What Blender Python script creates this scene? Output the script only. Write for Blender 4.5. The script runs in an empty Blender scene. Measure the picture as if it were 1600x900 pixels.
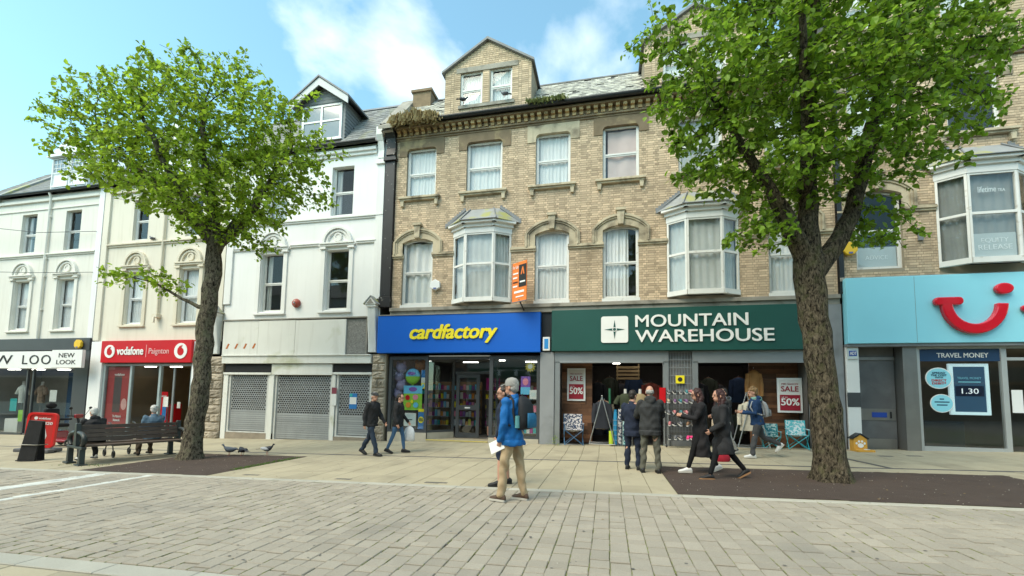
import bpy, bmesh, math, random
import numpy as np
from mathutils import Vector, Matrix, noise as mnoise

S = bpy.context.scene
COL = S.collection
rnd = random.Random(11)
R = math.radians

# ------------------------------------------------------------------ camera
def camera():
    yaw, p, ro = R(-12.47), R(4.48), R(0.95)
    fw = Vector((math.sin(yaw) * math.cos(p), math.cos(yaw) * math.cos(p), math.sin(p)))
    ri = Vector((math.cos(yaw), -math.sin(yaw), 0))
    up = ri.cross(fw)
    r2 = ri * math.cos(ro) + up * math.sin(ro)
    u2 = -ri * math.sin(ro) + up * math.cos(ro)
    cd = bpy.data.cameras.new('camera')
    cd.sensor_width = 36
    cd.lens = 678 / 1600 * 36
    cd.shift_y = 0.075
    cd.clip_start = 0.05
    cd.clip_end = 2000
    o = bpy.data.objects.new('camera', cd)
    m = Matrix((r2, u2, -fw)).transposed().to_4x4()
    m.translation = (0, 0, 1.45)
    o.matrix_world = m
    COL.objects.link(o)
    S.camera = o
camera()

# ------------------------------------------------------------------ sky, sun, exposure
SUN_EL, SUN_AZ = R(52), R(215)          # azimuth from +Y clockwise: the sun stands behind the camera, to the left
def world():
    w = bpy.data.worlds.new('World')
    S.world = w
    w.use_nodes = True
    nt = w.node_tree
    nt.nodes.clear()
    N, L = nt.nodes.new, nt.links.new
    out = N('ShaderNodeOutputWorld')
    bg = N('ShaderNodeBackground')
    bg.inputs['Strength'].default_value = 0.10
    sky = N('ShaderNodeTexSky')
    sky.sky_type = 'NISHITA'
    sky.sun_disc = False
    sky.sun_elevation = SUN_EL
    sky.sun_rotation = SUN_AZ
    sky.air_density = 1.0
    sky.dust_density = 0.6
    sky.ozone_density = 1.0
    tint = N('ShaderNodeMixRGB')
    tint.blend_type = 'MULTIPLY'
    tint.inputs[0].default_value = 1
    tint.inputs[2].default_value = (1.28, 1.62, 1.30, 1)
    L(sky.outputs[0], tint.inputs[1])
    tc = N('ShaderNodeTexCoord')
    mp = N('ShaderNodeMapping')
    mp.inputs['Scale'].default_value = (1, 1, 1.7)
    mp.inputs['Location'].default_value = (1.3, 0.1, 0.62)
    L(tc.outputs['Generated'], mp.inputs[0])
    no = N('ShaderNodeTexNoise')
    no.inputs['Scale'].default_value = 2.6
    no.inputs['Detail'].default_value = 9
    no.inputs['Roughness'].default_value = 0.52
    no.inputs['Distortion'].default_value = 0.25
    L(mp.outputs[0], no.inputs['Vector'])
    rp = N('ShaderNodeValToRGB')
    rp.color_ramp.elements[0].position = 0.49
    rp.color_ramp.elements[1].position = 0.86
    L(no.outputs['Fac'], rp.inputs[0])
    mx = N('ShaderNodeMixRGB')
    L(rp.outputs[0], mx.inputs[0])
    L(tint.outputs[0], mx.inputs[1])
    mx.inputs[2].default_value = (9.5, 9.4, 9.2, 1)
    L(mx.outputs[0], bg.inputs['Color'])
    L(bg.outputs[0], out.inputs[0])
world()

def sun():
    d = bpy.data.lights.new('sun', 'SUN')
    d.energy = 1.5
    d.angle = R(40)
    d.color = (1.0, 0.87, 0.68)
    o = bpy.data.objects.new('sun', d)
    v = Vector((math.sin(SUN_AZ) * math.cos(SUN_EL), math.cos(SUN_AZ) * math.cos(SUN_EL), math.sin(SUN_EL)))
    o.rotation_euler = (-v).to_track_quat('-Z', 'Y').to_euler()
    o.location = v * 60
    COL.objects.link(o)
sun()
S.view_settings.view_transform = 'Standard'
S.view_settings.look = 'None'
S.view_settings.gamma = 1
S.view_settings.use_curve_mapping = False
S.view_settings.exposure = 1.42
S.cycles.max_bounces = 8
S.cycles.transparent_max_bounces = 12

# ------------------------------------------------------------------ materials
MATS = {}
def M(name, col=(.5, .5, .5), rough=.7, metal=0., var=.12, vscale=2.5, bump=0., bscale=60., tint=0., spec=.4,
      streak=0., streakcol=(.12, .11, .09), blotch=None, coat=0., emit=0., trans=0., fine=0.):
    """Principled material with world-space mottling, optional per-piece tint, run-down streaks and blotches."""
    if name in MATS:
        return MATS[name]
    m = bpy.data.materials.new(name)
    m.use_nodes = True
    nt = m.node_tree
    N, L = nt.nodes.new, nt.links.new
    b = nt.nodes['Principled BSDF']
    b.inputs['Roughness'].default_value = rough
    b.inputs['Metallic'].default_value = metal
    b.inputs['Specular IOR Level'].default_value = spec
    if coat:
        b.inputs['Coat Weight'].default_value = coat
    geo = N('ShaderNodeNewGeometry')
    def noise(scale, detail=4, vec=None, dist=0.):
        n = N('ShaderNodeTexNoise')
        n.inputs['Scale'].default_value = scale
        n.inputs['Detail'].default_value = detail
        n.inputs['Distortion'].default_value = dist
        L(vec or geo.outputs['Position'], n.inputs['Vector'])
        return n.outputs['Fac']
    def math_(op, a, c):
        n = N('ShaderNodeMath')
        n.operation = op
        for i, q in enumerate((a, c)):
            if isinstance(q, (int, float)):
                n.inputs[i].default_value = q
            else:
                L(q, n.inputs[i])
        return n.outputs[0]
    val = None
    if var:
        val = math_('ADD', math_('MULTIPLY', math_('SUBTRACT', noise(vscale, 5), .5), var * 3.2), 1.0)
    if fine:
        f = math_('ADD', math_('MULTIPLY', math_('SUBTRACT', noise(bscale * .6, 3), .5), fine * 3), 1.0)
        val = math_('MULTIPLY', val, f) if val else f
    if tint:
        at = N('ShaderNodeAttribute')
        at.attribute_name = 'tint'
        t = math_('ADD', math_('MULTIPLY', math_('SUBTRACT', at.outputs['Fac'], .5), 2 * tint), 1.0)
        val = math_('MULTIPLY', val, t) if val else t
    cur = None
    if val is not None:
        mul = N('ShaderNodeVectorMath')
        mul.operation = 'SCALE'
        mul.inputs[0].default_value = col
        L(val, mul.inputs['Scale'])
        cur = mul.outputs[0]
    def mix(fac, c2, cur):
        x = N('ShaderNodeMixRGB')
        L(fac, x.inputs[0])
        if cur is None:
            x.inputs[1].default_value = (*col, 1)
        else:
            L(cur, x.inputs[1])
        x.inputs[2].default_value = (*c2, 1)
        return x.outputs[0]
    def ramp(fac, lo, hi, mx=1.):
        r = N('ShaderNodeMapRange')
        r.inputs['From Min'].default_value = lo
        r.inputs['From Max'].default_value = hi
        r.inputs['To Max'].default_value = mx
        L(fac, r.inputs['Value'])
        return r.outputs[0]
    if streak:
        mp = N('ShaderNodeMapping')
        mp.inputs['Scale'].default_value = (5, 5, .35)
        L(geo.outputs['Position'], mp.inputs[0])
        cur = mix(ramp(noise(1.3, 6, mp.outputs[0]), .52, .8, streak), streakcol, cur)
    if blotch:
        bc, bs, lo, hi, mxv = blotch
        cur = mix(ramp(noise(bs, 6, dist=.4), lo, hi, mxv), bc, cur)
    if cur is None:
        b.inputs['Base Color'].default_value = (*col, 1)
    else:
        L(cur, b.inputs['Base Color'])
    if emit:
        b.inputs['Emission Color'].default_value = (*col, 1)
        b.inputs['Emission Strength'].default_value = emit
    if bump:
        bp = N('ShaderNodeBump')
        bp.inputs['Strength'].default_value = bump
        bp.inputs['Distance'].default_value = .02
        L(noise(bscale, 5), bp.inputs['Height'])
        L(bp.outputs[0], b.inputs['Normal'])
    if trans:
        tr = N('ShaderNodeBsdfTranslucent')
        if cur is None:
            tr.inputs[0].default_value = (*col, 1)
        else:
            L(cur, tr.inputs[0])
        ms = N('ShaderNodeMixShader')
        ms.inputs[0].default_value = trans
        L(b.outputs[0], ms.inputs[1])
        L(tr.outputs[0], ms.inputs[2])
        L(ms.outputs[0], nt.nodes['Material Output'].inputs[0])
    MATS[name] = m
    return m

def glass(name, tintc=(.82, .86, .86), refl=1.0, rough=.01, wav=.0):
    if name in MATS:
        return MATS[name]
    m = bpy.data.materials.new(name)
    m.use_nodes = True
    nt = m.node_tree
    N, L = nt.nodes.new, nt.links.new
    nt.nodes.remove(nt.nodes['Principled BSDF'])
    tr = N('ShaderNodeBsdfTransparent')
    tr.inputs[0].default_value = (*tintc, 1)
    gl = N('ShaderNodeBsdfGlossy')
    gl.inputs['Roughness'].default_value = rough
    fr = N('ShaderNodeLayerWeight')          # Schlick: the same from either side of the pane
    fr.inputs['Blend'].default_value = .5
    pw = N('ShaderNodeMath')
    pw.operation = 'POWER'
    pw.inputs[1].default_value = 5.
    L(fr.outputs['Facing'], pw.inputs[0])
    mu = N('ShaderNodeMath')
    mu.operation = 'MULTIPLY_ADD'
    mu.use_clamp = True
    mu.inputs[1].default_value = .9
    mu.inputs[2].default_value = .04 * refl
    L(pw.outputs[0], mu.inputs[0])
    if wav:
        geo = N('ShaderNodeNewGeometry')
        no = N('ShaderNodeTexNoise')
        no.inputs['Scale'].default_value = 1.6
        no.inputs['Detail'].default_value = 1
        L(geo.outputs['Position'], no.inputs['Vector'])
        bp = N('ShaderNodeBump')
        bp.inputs['Strength'].default_value = wav
        bp.inputs['Distance'].default_value = .05
        L(no.outputs['Fac'], bp.inputs['Height'])
        L(bp.outputs[0], gl.inputs['Normal'])
    mx = N('ShaderNodeMixShader')
    L(mu.outputs[0], mx.inputs[0])
    L(tr.outputs[0], mx.inputs[1])
    L(gl.outputs[0], mx.inputs[2])
    L(mx.outputs[0], nt.nodes['Material Output'].inputs[0])
    MATS[name] = m
    return m

# ------------------------------------------------------------------ mesh builder
def G(x, y=0.):
    """street level: the street climbs to the right, the pavement falls from the shops to the drain"""
    return .021 * x + max(0., y - 10.75) * .02

def wmat(o):
    if o.parent:
        return wmat(o.parent) @ o.matrix_parent_inverse @ o.matrix_basis
    return o.matrix_basis.copy()

def link(name, me, parent=None):
    o = bpy.data.objects.new(name, me)
    COL.objects.link(o)
    if parent is not None:
        o.parent = parent
        o.matrix_parent_inverse = wmat(parent).inverted()
    return o

def tag(o, label=None, cat=None, group=None, kind=None):
    if label: o['label'] = label
    if cat: o['category'] = cat
    if group: o['group'] = group
    if kind: o['kind'] = kind
    return o

def thing(name, label, cat, loc=(0, 0, 0), rz=0., group=None):
    o = bpy.data.objects.new(name, None)
    o.empty_display_size = .2
    COL.objects.link(o)
    o.location = loc
    o.rotation_euler = (0, 0, rz)
    return tag(o, label, cat, group)

def copy_tree(o, parent=None):
    c = o.copy()
    COL.objects.link(c)
    if parent is not None:
        c.parent = parent
    for ch in list(o.children):
        copy_tree(ch, c)
    return c

class MB:
    def __init__(s):
        s.v, s.f, s.t, s.m, s.sm = [], [], [], [], []
    def add(s, vs, fs, tint=.5, mi=0, sm=False):
        k = len(s.v)
        s.v.extend([tuple(q) for q in vs])
        for q in fs:
            s.f.append([k + i for i in q])
            s.t.append(tint)
            s.m.append(mi)
            s.sm.append(sm)
        return s
    def box(s, x0, x1, y0, y1, z0, z1, tint=.5, mi=0):
        v = [(x, y, z) for z in (z0, z1) for y in (y0, y1) for x in (x0, x1)]
        return s.add(v, [(0, 2, 3, 1), (4, 5, 7, 6), (0, 1, 5, 4), (2, 6, 7, 3), (0, 4, 6, 2), (1, 3, 7, 5)], tint, mi)
    def obox(s, c, size, mat3=None, tint=.5, mi=0, taper=1.):
        """box about a centre with a 3x3 rotation"""
        a, b, d = (q / 2 for q in size)
        vs = []
        for z in (-d, d):
            k = taper if z > 0 else 1
            for y in (-b, b):
                for x in (-a, a):
                    q = Vector((x * k, y * k, z))
                    vs.append(tuple((mat3 @ q if mat3 else q) + Vector(c)))
        return s.add(vs, [(0, 2, 3, 1), (4, 5, 7, 6), (0, 1, 5, 4), (2, 6, 7, 3), (0, 4, 6, 2), (1, 3, 7, 5)], tint, mi)
    def slab(s, x0, x1, y0, y1, z0, z1, ch, tint=.5, mi=0, zf=None):
        """block with chamfered upper edges, open underneath; zf(x,y) lifts it onto a slope"""
        zf = zf or (lambda x, y: 0)
        v = []
        for (a, b, c, d, z) in ((x0, x1, y0, y1, z0), (x0, x1, y0, y1, z1 - ch), (x0 + ch, x1 - ch, y0 + ch, y1 - ch, z1)):
            v += [(a, c, z + zf(a, c)), (b, c, z + zf(b, c)), (b, d, z + zf(b, d)), (a, d, z + zf(a, d))]
        f = [(8, 9, 10, 11)]
        for k in (0, 4):
            for i in range(4):
                j = (i + 1) % 4
                f.append((k + i, k + j, k + 4 + j, k + 4 + i))
        return s.add(v, f, tint, mi)
    def prism(s, pts, y0, y1, tint=.5, mi=0):
        """polygon in (x,z), extruded from y0 (front) to y1"""
        n = len(pts)
        v = [(x, y0, z) for x, z in pts] + [(x, y1, z) for x, z in pts]
        f = [list(range(n)), list(range(2 * n - 1, n - 1, -1))]
        f += [(i, i + n, (i + 1) % n + n, (i + 1) % n) for i in range(n)]
        return s.add(v, f, tint, mi)
    def extr(s, pts, d, tint=.5, mi=0):
        """polygon of 3D points extruded by vector d"""
        n = len(pts)
        d = Vector(d)
        v = [tuple(p) for p in pts] + [tuple(Vector(p) + d) for p in pts]
        f = [list(range(n)), list(range(2 * n - 1, n - 1, -1))]
        f += [(i, i + n, (i + 1) % n + n, (i + 1) % n) for i in range(n)]
        return s.add(v, f, tint, mi)
    def strip(s, a, b, y0, y1, tint=.5, mi=0):
        """band between two (x,z) polylines, extruded in y"""
        n = len(a)
        v = [(x, y0, z) for x, z in a] + [(x, y0, z) for x, z in b] + [(x, y1, z) for x, z in a] + [(x, y1, z) for x, z in b]
        f = []
        for i in range(n - 1):
            f += [(i, i + 1, n + i + 1, n + i), (n + i, n + i + 1, 3 * n + i + 1, 3 * n + i), (i + 1, i, 2 * n + i, 2 * n + i + 1)]
        f += [(0, n, 3 * n, 2 * n), (n - 1, 3 * n - 1, 4 * n - 1, 2 * n - 1)]
        return s.add(v, f, tint, mi)
    def tube(s, pts, r, n=8, tint=.5, mi=0, cap=True, sm=True, flat=1.):
        pts = [Vector(p) for p in pts]
        k = len(pts)
        rs = r if isinstance(r, (list, tuple)) else [r] * k
        up = Vector((0, 0, 1))
        v, f = [], []
        prev = None
        for i, p in enumerate(pts):
            d = (pts[min(i + 1, k - 1)] - pts[max(i - 1, 0)])
            d = d.normalized() if d.length > 1e-9 else Vector((0, 0, 1))
            if prev is None:
                a = d.cross(up if abs(d.z) < .95 else Vector((1, 0, 0))).normalized()
            else:
                a = (prev - d * prev.dot(d))
                a = a.normalized() if a.length > 1e-6 else d.orthogonal().normalized()
            prev = a
            b = d.cross(a)
            for j in range(n):
                t = 2 * math.pi * j / n
                v.append(tuple(p + a * (rs[i] * math.cos(t)) + b * (rs[i] * flat * math.sin(t))))
        for i in range(k - 1):
            for j in range(n):
                j2 = (j + 1) % n
                f.append((i * n + j, i * n + j2, (i + 1) * n + j2, (i + 1) * n + j))
        s.add(v, f, tint, mi, sm)
        if cap:
            s.add(v[:n], [list(range(n - 1, -1, -1))], tint, mi)
            s.add(v[-n:], [list(range(n))], tint, mi)
        return s
    def ell(s, c, r, nu=12, nv=8, tint=.5, mi=0, rot=None):
        c = Vector(c)
        v = []
        for i in range(nv + 1):
            ph = math.pi * i / nv
            for j in range(nu):
                th = 2 * math.pi * j / nu
                q = Vector((r[0] * math.sin(ph) * math.cos(th), r[1] * math.sin(ph) * math.sin(th), r[2] * math.cos(ph)))
                v.append(tuple(c + (rot @ q if rot else q)))
        f = [(i * nu + j, (i + 1) * nu + j, (i + 1) * nu + (j + 1) % nu, i * nu + (j + 1) % nu) for i in range(nv) for j in range(nu)]
        return s.add(v, f, tint, mi, True)
    def loft(s, rings, tint=.5, mi=0, sm=True, cap=True):
        n = len(rings[0])
        v = [tuple(p) for r_ in rings for p in r_]
        f = []
        for i in range(len(rings) - 1):
            for j in range(n):
                f.append((i * n + j, i * n + (j + 1) % n, (i + 1) * n + (j + 1) % n, (i + 1) * n + j))
        s.add(v, f, tint, mi, sm)
        if cap:
            s.add(v[:n], [list(range(n - 1, -1, -1))], tint, mi)
            s.add(v[-n:], [list(range(n))], tint, mi)
        return s
    def mesh(s, name, mats, fix=False):
        me = bpy.data.meshes.new(name)
        me.from_pydata(s.v, [], s.f)
        for q in (mats if isinstance(mats, (list, tuple)) else [mats]):
            me.materials.append(q)
        nf = len(me.polygons)
        me.polygons.foreach_set('material_index', s.m)
        me.polygons.foreach_set('use_smooth', s.sm)
        a = me.attributes.new('tint', 'FLOAT', 'FACE')
        a.data.foreach_set('value', s.t)
        if fix:
            bm = bmesh.new()
            bm.from_mesh(me)
            bmesh.ops.remove_doubles(bm, verts=bm.verts, dist=1e-5)
            bmesh.ops.recalc_face_normals(bm, faces=bm.faces)
            bm.to_mesh(me)
            bm.free()
        me.update()
        return me
    def build(s, name, mats, parent=None, fix=False, bevel=0.):
        o = link(name, s.mesh(name, mats, fix), parent)
        if bevel:
            md = o.modifiers.new('edge', 'BEVEL')
            md.width = bevel
            md.segments = 2
            md.limit_method = 'ANGLE'
            md.harden_normals = False
        return o

def box(name, mat, parent, x0, x1, y0, y1, z0, z1, bevel=0., label=None):
    o = MB().box(x0, x1, y0, y1, z0, z1).build(name, mat, parent, bevel=bevel)
    if label: o['label'] = label
    return o

TS = bpy.data.scenes.new('workshop')      # scratch scene for turning letters and bodies into meshes
def scratch_graph():
    with bpy.context.temp_override(scene=TS, view_layer=TS.view_layers[0]):
        return bpy.context.evaluated_depsgraph_get()
def parts(name, mat, parent, boxes, bevel=0.):
    for q in boxes:
        MB().box(*q).build(name, mat, parent, bevel=bevel)

def text(name, body, mat, parent, x0, x1, z0, z1, y, depth=.012, bold=0., shear=0., back=False, space=1.):
    """lettering fitted into a rectangle of the (x,z) plane, facing -Y; built as solid letters"""
    cu = bpy.data.curves.new(name, 'FONT')
    cu.body = body
    cu.size = 1
    cu.offset = 0. if bold > .006 else bold
    cu.shear = shear
    cu.space_character = space
    cu.extrude = .5
    cu.resolution_u = 4
    cu.align_x = 'LEFT'
    t = bpy.data.objects.new('t', cu)
    TS.collection.objects.link(t)
    dg = scratch_graph()
    me = bpy.data.meshes.new_from_object(t.evaluated_get(dg))
    bpy.data.objects.remove(t)
    n = len(me.vertices)
    co = np.empty(n * 3, np.float32)
    me.vertices.foreach_get('co', co)
    co = co.reshape(-1, 3)
    lo, hi = co.min(0), co.max(0)
    X = x0 + (co[:, 0] - lo[0]) / (hi[0] - lo[0]) * (x1 - x0)
    Z = z0 + (co[:, 1] - lo[1]) / (hi[1] - lo[1]) * (z1 - z0)
    Y = y - (co[:, 2] + .5) * depth
    if back:
        X = x1 - (X - x0)
        Y = y + (co[:, 2] + .5) * depth
    me.vertices.foreach_set('co', np.stack([X, Y, Z], 1).astype(np.float32).ravel())
    me.update()
    if bold > .006:
        # heavier strokes: the same letters laid again, shifted by a hair
        bm = bmesh.new()
        dx = (x1 - x0) / (hi[0] - lo[0]) * bold * .75
        dz_ = (z1 - z0) / (hi[1] - lo[1]) * bold * .6
        for k, (u, v) in enumerate(((-1, 0), (1, 0), (0, 1), (0, -1), (-.7, .7), (.7, .7), (-.7, -.7), (.7, -.7))):
            c = me.copy()
            c.transform(Matrix.Translation((u * dx, -.0006 * (k + 1) * (-1 if back else 1), v * dz_)))
            bm.from_mesh(c)
            bpy.data.meshes.remove(c)
        bm.from_mesh(me)
        bm.to_mesh(me)
        bm.free()
    me.materials.clear()
    me.materials.append(mat)
    for p in me.polygons:
        p.material_index = 0
    me.update()
    return link(name, me, parent)

def pieces(parent, name, items, mats, limit=300, keyf=None, stuff='pieces'):
    """items: (key, fn(MB)) - the first `limit` by key become objects of their own, the rest one joined part"""
    items = sorted(items, key=lambda q: q[0])
    for k, fn in items[:limit]:
        mb = MB()
        fn(mb)
        mb.build(name, mats, parent)
    if len(items) > limit:
        mb = MB()
        for k, fn in items[limit:]:
            fn(mb)
        o = mb.build(stuff, mats, parent)
        o['kind'] = 'stuff'
# ------------------------------------------------------------------ the setting: ground, road, pavement
CAMP = Vector((0, 0, 1.45))
FY = 14.0
def dcam(x, y, z=0.):
    return (Vector((x, y, z)) - CAMP).length

m_earth = M('earth', (.16, .15, .13), .95, var=.2)
m_bed = M('joint_sand', (.15, .135, .085), .95, var=.35, vscale=1.2, blotch=((.10, .13, .035), 2.2, .46, .6, .85))
m_sett = M('concrete_sett', (.325, .288, .232), .88, var=.10, vscale=.7, tint=.12, bump=.35, bscale=130, fine=.14,
           blotch=((.17, .16, .14), .7, .5, .72, .5))
m_slab = M('concrete_slab', (.365, .318, .222), .85, var=.09, vscale=.8, tint=.08, bump=.2, bscale=120, fine=.07,
           blotch=((.20, .175, .125), 1.1, .5, .72, .55))
m_kerb = M('pale_granite', (.37, .355, .30), .8, var=.12, tint=.08, bump=.2, bscale=150, fine=.1)
m_whiteline = M('white_sett', (.5, .51, .48), .8, var=.15, vscale=4, tint=.1, fine=.08)
m_resin = M('resin_gravel', (.082, .056, .044), .9, var=.16, vscale=3, bump=1., bscale=230, fine=.55)
m_drain = M('cast_drain', (.10, .095, .09), .6, var=.2, metal=.2)
m_iron = M('iron_cover', (.13, .12, .10), .7, var=.2, bump=.4, bscale=90)
m_grass = M('grass_blade', (.10, .19, .03), .8, var=.3, vscale=20, trans=.25)

gr = MB()
xs = [-400, -60, 60, 400]
for i in range(3):
    gr.add([(xs[i], -150, .021 * xs[i] - .12), (xs[i + 1], -150, .021 * xs[i + 1] - .12), (xs[i + 1], 400, .021 * xs[i + 1] - .12), (xs[i], 400, .021 * xs[i] - .12)], [(0, 1, 2, 3)])
tag(gr.build('ground', m_earth), 'bare ground beneath the whole street', 'ground', kind='structure')

X0, X1 = -34., 16.
def sheet(x0, x1, y0, y1, dz):
    ys = [y0] + ([10.75] if y0 < 10.75 < y1 else []) + [y1]
    mb = MB()
    for a, b in zip(ys, ys[1:]):
        mb.add([(x0, a, G(x0, a) + dz), (x1, a, G(x1, a) + dz), (x1, b, G(x1, b) + dz), (x0, b, G(x0, b) + dz)], [(0, 1, 2, 3)])
    return mb

ROAD0, ROAD1 = 3.2, 7.05
road = tag(sheet(X0, X1, ROAD0, ROAD1, -.012).build('road', m_bed), 'sett paved carriageway of pale grey blocks across the street', 'road', kind='structure')
def in_view(x, y):
    # coarse wedge the lens sees, with a margin
    a = math.degrees(math.atan2(x, y)) + 12.47
    return -56 < a < 56
items = []
cw = .18
nx = int((X1 - X0) / cw)
for i in range(nx):
    xa = X0 + i * cw
    y = ROAD0 - rnd.random() * .2
    while y < ROAD1:
        l = rnd.choice((.13, .15, .17, .19, .22, .26))
        a, b = max(y, ROAD0), min(y + l, ROAD1)
        y += l
        xc, yc = xa + cw / 2, (a + b) / 2
        if b - a < .04 or not in_view(xc, yc):
            continue
        if -10.16 < xc < -10.0 + .04 or -9.0 < xc < -8.84 or min(abs(xc + 10.1), abs(xc + 8.9)) < .1:
            tn, mi = rnd.random(), 1
        else:
            tn, mi = min(1, max(0, rnd.gauss(.5, .24))), 0
        dz = rnd.gauss(0, .003)
        g = .003
        def fn(mb, xa=xa, a=a, b=b, tn=tn, mi=mi, dz=dz, g=g, jx=rnd.gauss(0, .002)):
            mb.slab(xa + g + jx, xa + cw - g + jx, a + g * 2.6, b - g * 2.6, -.03, dz, .006, tn, mi, zf=lambda x, y: G(x, y))
        z = abs(xc - -1) if False else 0
        vis = dcam(xc, yc)
        # only blocks inside the frame's lower edge count as near
        infr = yc > 3.25 + max(0, 0)
        items.append((vis, fn))
pieces(road, 'sett', items, [m_sett, m_whiteline], 300, stuff='setts')

# the near edge strip and the slabs on the photographer's side
ns = tag(sheet(X0, X1, 2.96, ROAD0, -.014).build('edging', m_bed), 'pale flat stone edging strip on the near side of the setts', 'edging', kind='structure')
items = []
x = X0
while x < X1:
    l = .9
    if in_view(x + .4, 3.08):
        items.append((dcam(x + .4, 3.1), lambda mb, x=x, t=rnd.random(): mb.slab(x + .004, x + l - .004, 2.975, 3.185, -.03, .003, .006, t, zf=G)))
    x += l
pieces(ns, 'edging_stone', items, m_kerb, 300)
np_ = tag(sheet(X0, X1, -6, 2.96, -.012).build('near_pavement', m_bed), 'yellowish slab pavement on the near side of the street', 'pavement', kind='structure')
items = []
for j in range(5):
    ya = 2.96 - (j + 1) * .6
    for i in range(int((X1 - X0) / .6)):
        xa = X0 + i * .6 + (j % 2) * .3
        if -9 < xa < 3:
            items.append((dcam(xa, ya), lambda mb, xa=xa, ya=ya, t=rnd.random(): mb.slab(xa + .004, xa + .596, ya + .004, ya + .596, -.03, rnd.gauss(0, .001), .005, t, zf=G)))
pieces(np_, 'paving_slab', items, m_slab, 300, stuff='paving_slabs')

# far pavement with kerb, tree beds and slot drain
pv = tag(sheet(X0, X1, ROAD1, FY + .3, -.012).build('pavement', m_bed), 'sandy slab pavement in front of the shops', 'pavement', kind='structure')
BEDL = (-11.1, -7.75, 7.24, 10.2)
BEDR = (1.06, 7.3, 7.24, 10.15)
def clip_bed(xa, xb, ya, yb):
    """cut a slab back where it meets a tree bed; returns a list of rectangles"""
    out = [(xa, xb, ya, yb)]
    for (bx0, bx1, by0, by1) in (BEDL, BEDR):
        nxt = []
        for (a, b, c, d) in out:
            if b <= bx0 or a >= bx1 or d <= by0 or c >= by1:
                nxt.append((a, b, c, d))
                continue
            if a < bx0: nxt.append((a, bx0, c, d))
            if b > bx1: nxt.append((bx1, b, c, d))
            m0, m1 = max(a, bx0), min(b, bx1)
            if c < by0: nxt.append((m0, m1, c, by0))
            if d > by1: nxt.append((m0, m1, by1, d))
        out = nxt
    return [q for q in out if q[1] - q[0] > .03 and q[3] - q[2] > .03]
items = []
rows = [(7.2, 7.93), (7.93, 8.66), (8.66, 9.39), (9.39, 10.05), (10.05, 10.69), (10.81, 11.45), (11.45, 12.1), (12.1, 12.75), (12.75, 13.4), (13.4, 14.05)]
for j, (ya, yb) in enumerate(rows):
    off = (j % 2) * 0.0 + rnd.random() * .03
    for i in range(int((X1 - X0) / .45)):
        xa = X0 + i * .45 + off
        if rnd.random() < .05 and yb < 13:
            pass
        for (a, b, c, d) in clip_bed(xa, xa + .45, ya, yb):
            if not in_view((a + b) / 2, (c + d) / 2):
                continue
            g = .004
            items.append((dcam((a + b) / 2, (c + d) / 2), lambda mb, a=a, b=b, c=c, d=d, g=g, t=min(1, max(0, rnd.gauss(.5, .22))), dz=rnd.gauss(0, .0015):
                          mb.slab(a + g, b - g, c + g, d - g, -.03, dz, .004, t, zf=G)))
pieces(pv, 'paving_slab', items, m_slab, 300, stuff='paving_slabs')
kb = tag(sheet(X0, X1, ROAD1, 7.2, -.009).build('kerb', m_bed), 'flush pale kerb line between setts and slabs', 'kerb', kind='structure')
items = []
x = X0
while x < X1:
    if in_view(x + .4, 7.1):
        items.append((dcam(x + .4, 7.1), lambda mb, x=x, t=rnd.random(): mb.slab(x + .003, x + .897, 7.055, 7.195, -.03, .006, .008, t, zf=G)))
    x += .9
pieces(kb, 'kerb_stone', items, m_kerb, 300)
dr = tag(sheet(X0, X1, 10.7, 10.8, -.010).build('drain_channel', m_drain), 'dark slot drain running along the pavement', 'drain', kind='structure')
items = []
x = X0
while x < X1:
    if in_view(x + .5, 10.75):
        def fn(mb, x=x):
            for (a, b) in ((10.695, 10.735), (10.765, 10.805)):
                mb.slab(x + .003, x + .997, a, b, -.03, .002, .003, .5, zf=G)
        items.append((dcam(x + .5, 10.75), fn))
    x += 1.
pieces(dr, 'channel_unit', items, m_drain, 300)
# the branch of the drain running back to the shop wall on the right
br = MB()
for k in (0, 1):
    p, q = (5.75, 10.8), (5.35, 13.5)
    ox = k * .07
    br.extr([(p[0] + ox, p[1], G(*p) - .02), (p[0] + ox + .05, p[1], G(*p) - .02), (q[0] + ox + .05, q[1], G(*q) - .02), (q[0] + ox, q[1], G(*q) - .02)], (0, 0, .026))
tag(br.build('drain_branch', m_drain), 'short dark drain slot slanting to the shop wall', 'drain', kind='structure')

def bed(name, q, lab):
    mb = MB()
    n = 26
    x0, x1, y0, y1 = q
    nx, ny = int((x1 - x0) / .12), int((y1 - y0) / .12)
    vs, fs = [], []
    for j in range(ny + 1):
        for i in range(nx + 1):
            x, y = x0 + (x1 - x0) * i / nx, y0 + (y1 - y0) * j / ny
            e = min(x - x0, x1 - x, y - y0, y1 - y)
            vs.append((x, y, G(x, y) + .004 + min(e, .3) * .05 + rnd.gauss(0, .0025)))
    for j in range(ny):
        for i in range(nx):
            fs.append((j * (nx + 1) + i, j * (nx + 1) + i + 1, (j + 1) * (nx + 1) + i + 1, (j + 1) * (nx + 1) + i))
    mb.add(vs, fs, sm=True)
    return tag(mb.build(name, m_resin), lab, 'tree bed', kind='structure')
bed('tree_bed', BEDL, 'dark brown gravel bed round the tree by the bench')
bed('tree_bed', BEDR, 'dark brown gravel bed round the thick tree on the right')

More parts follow.
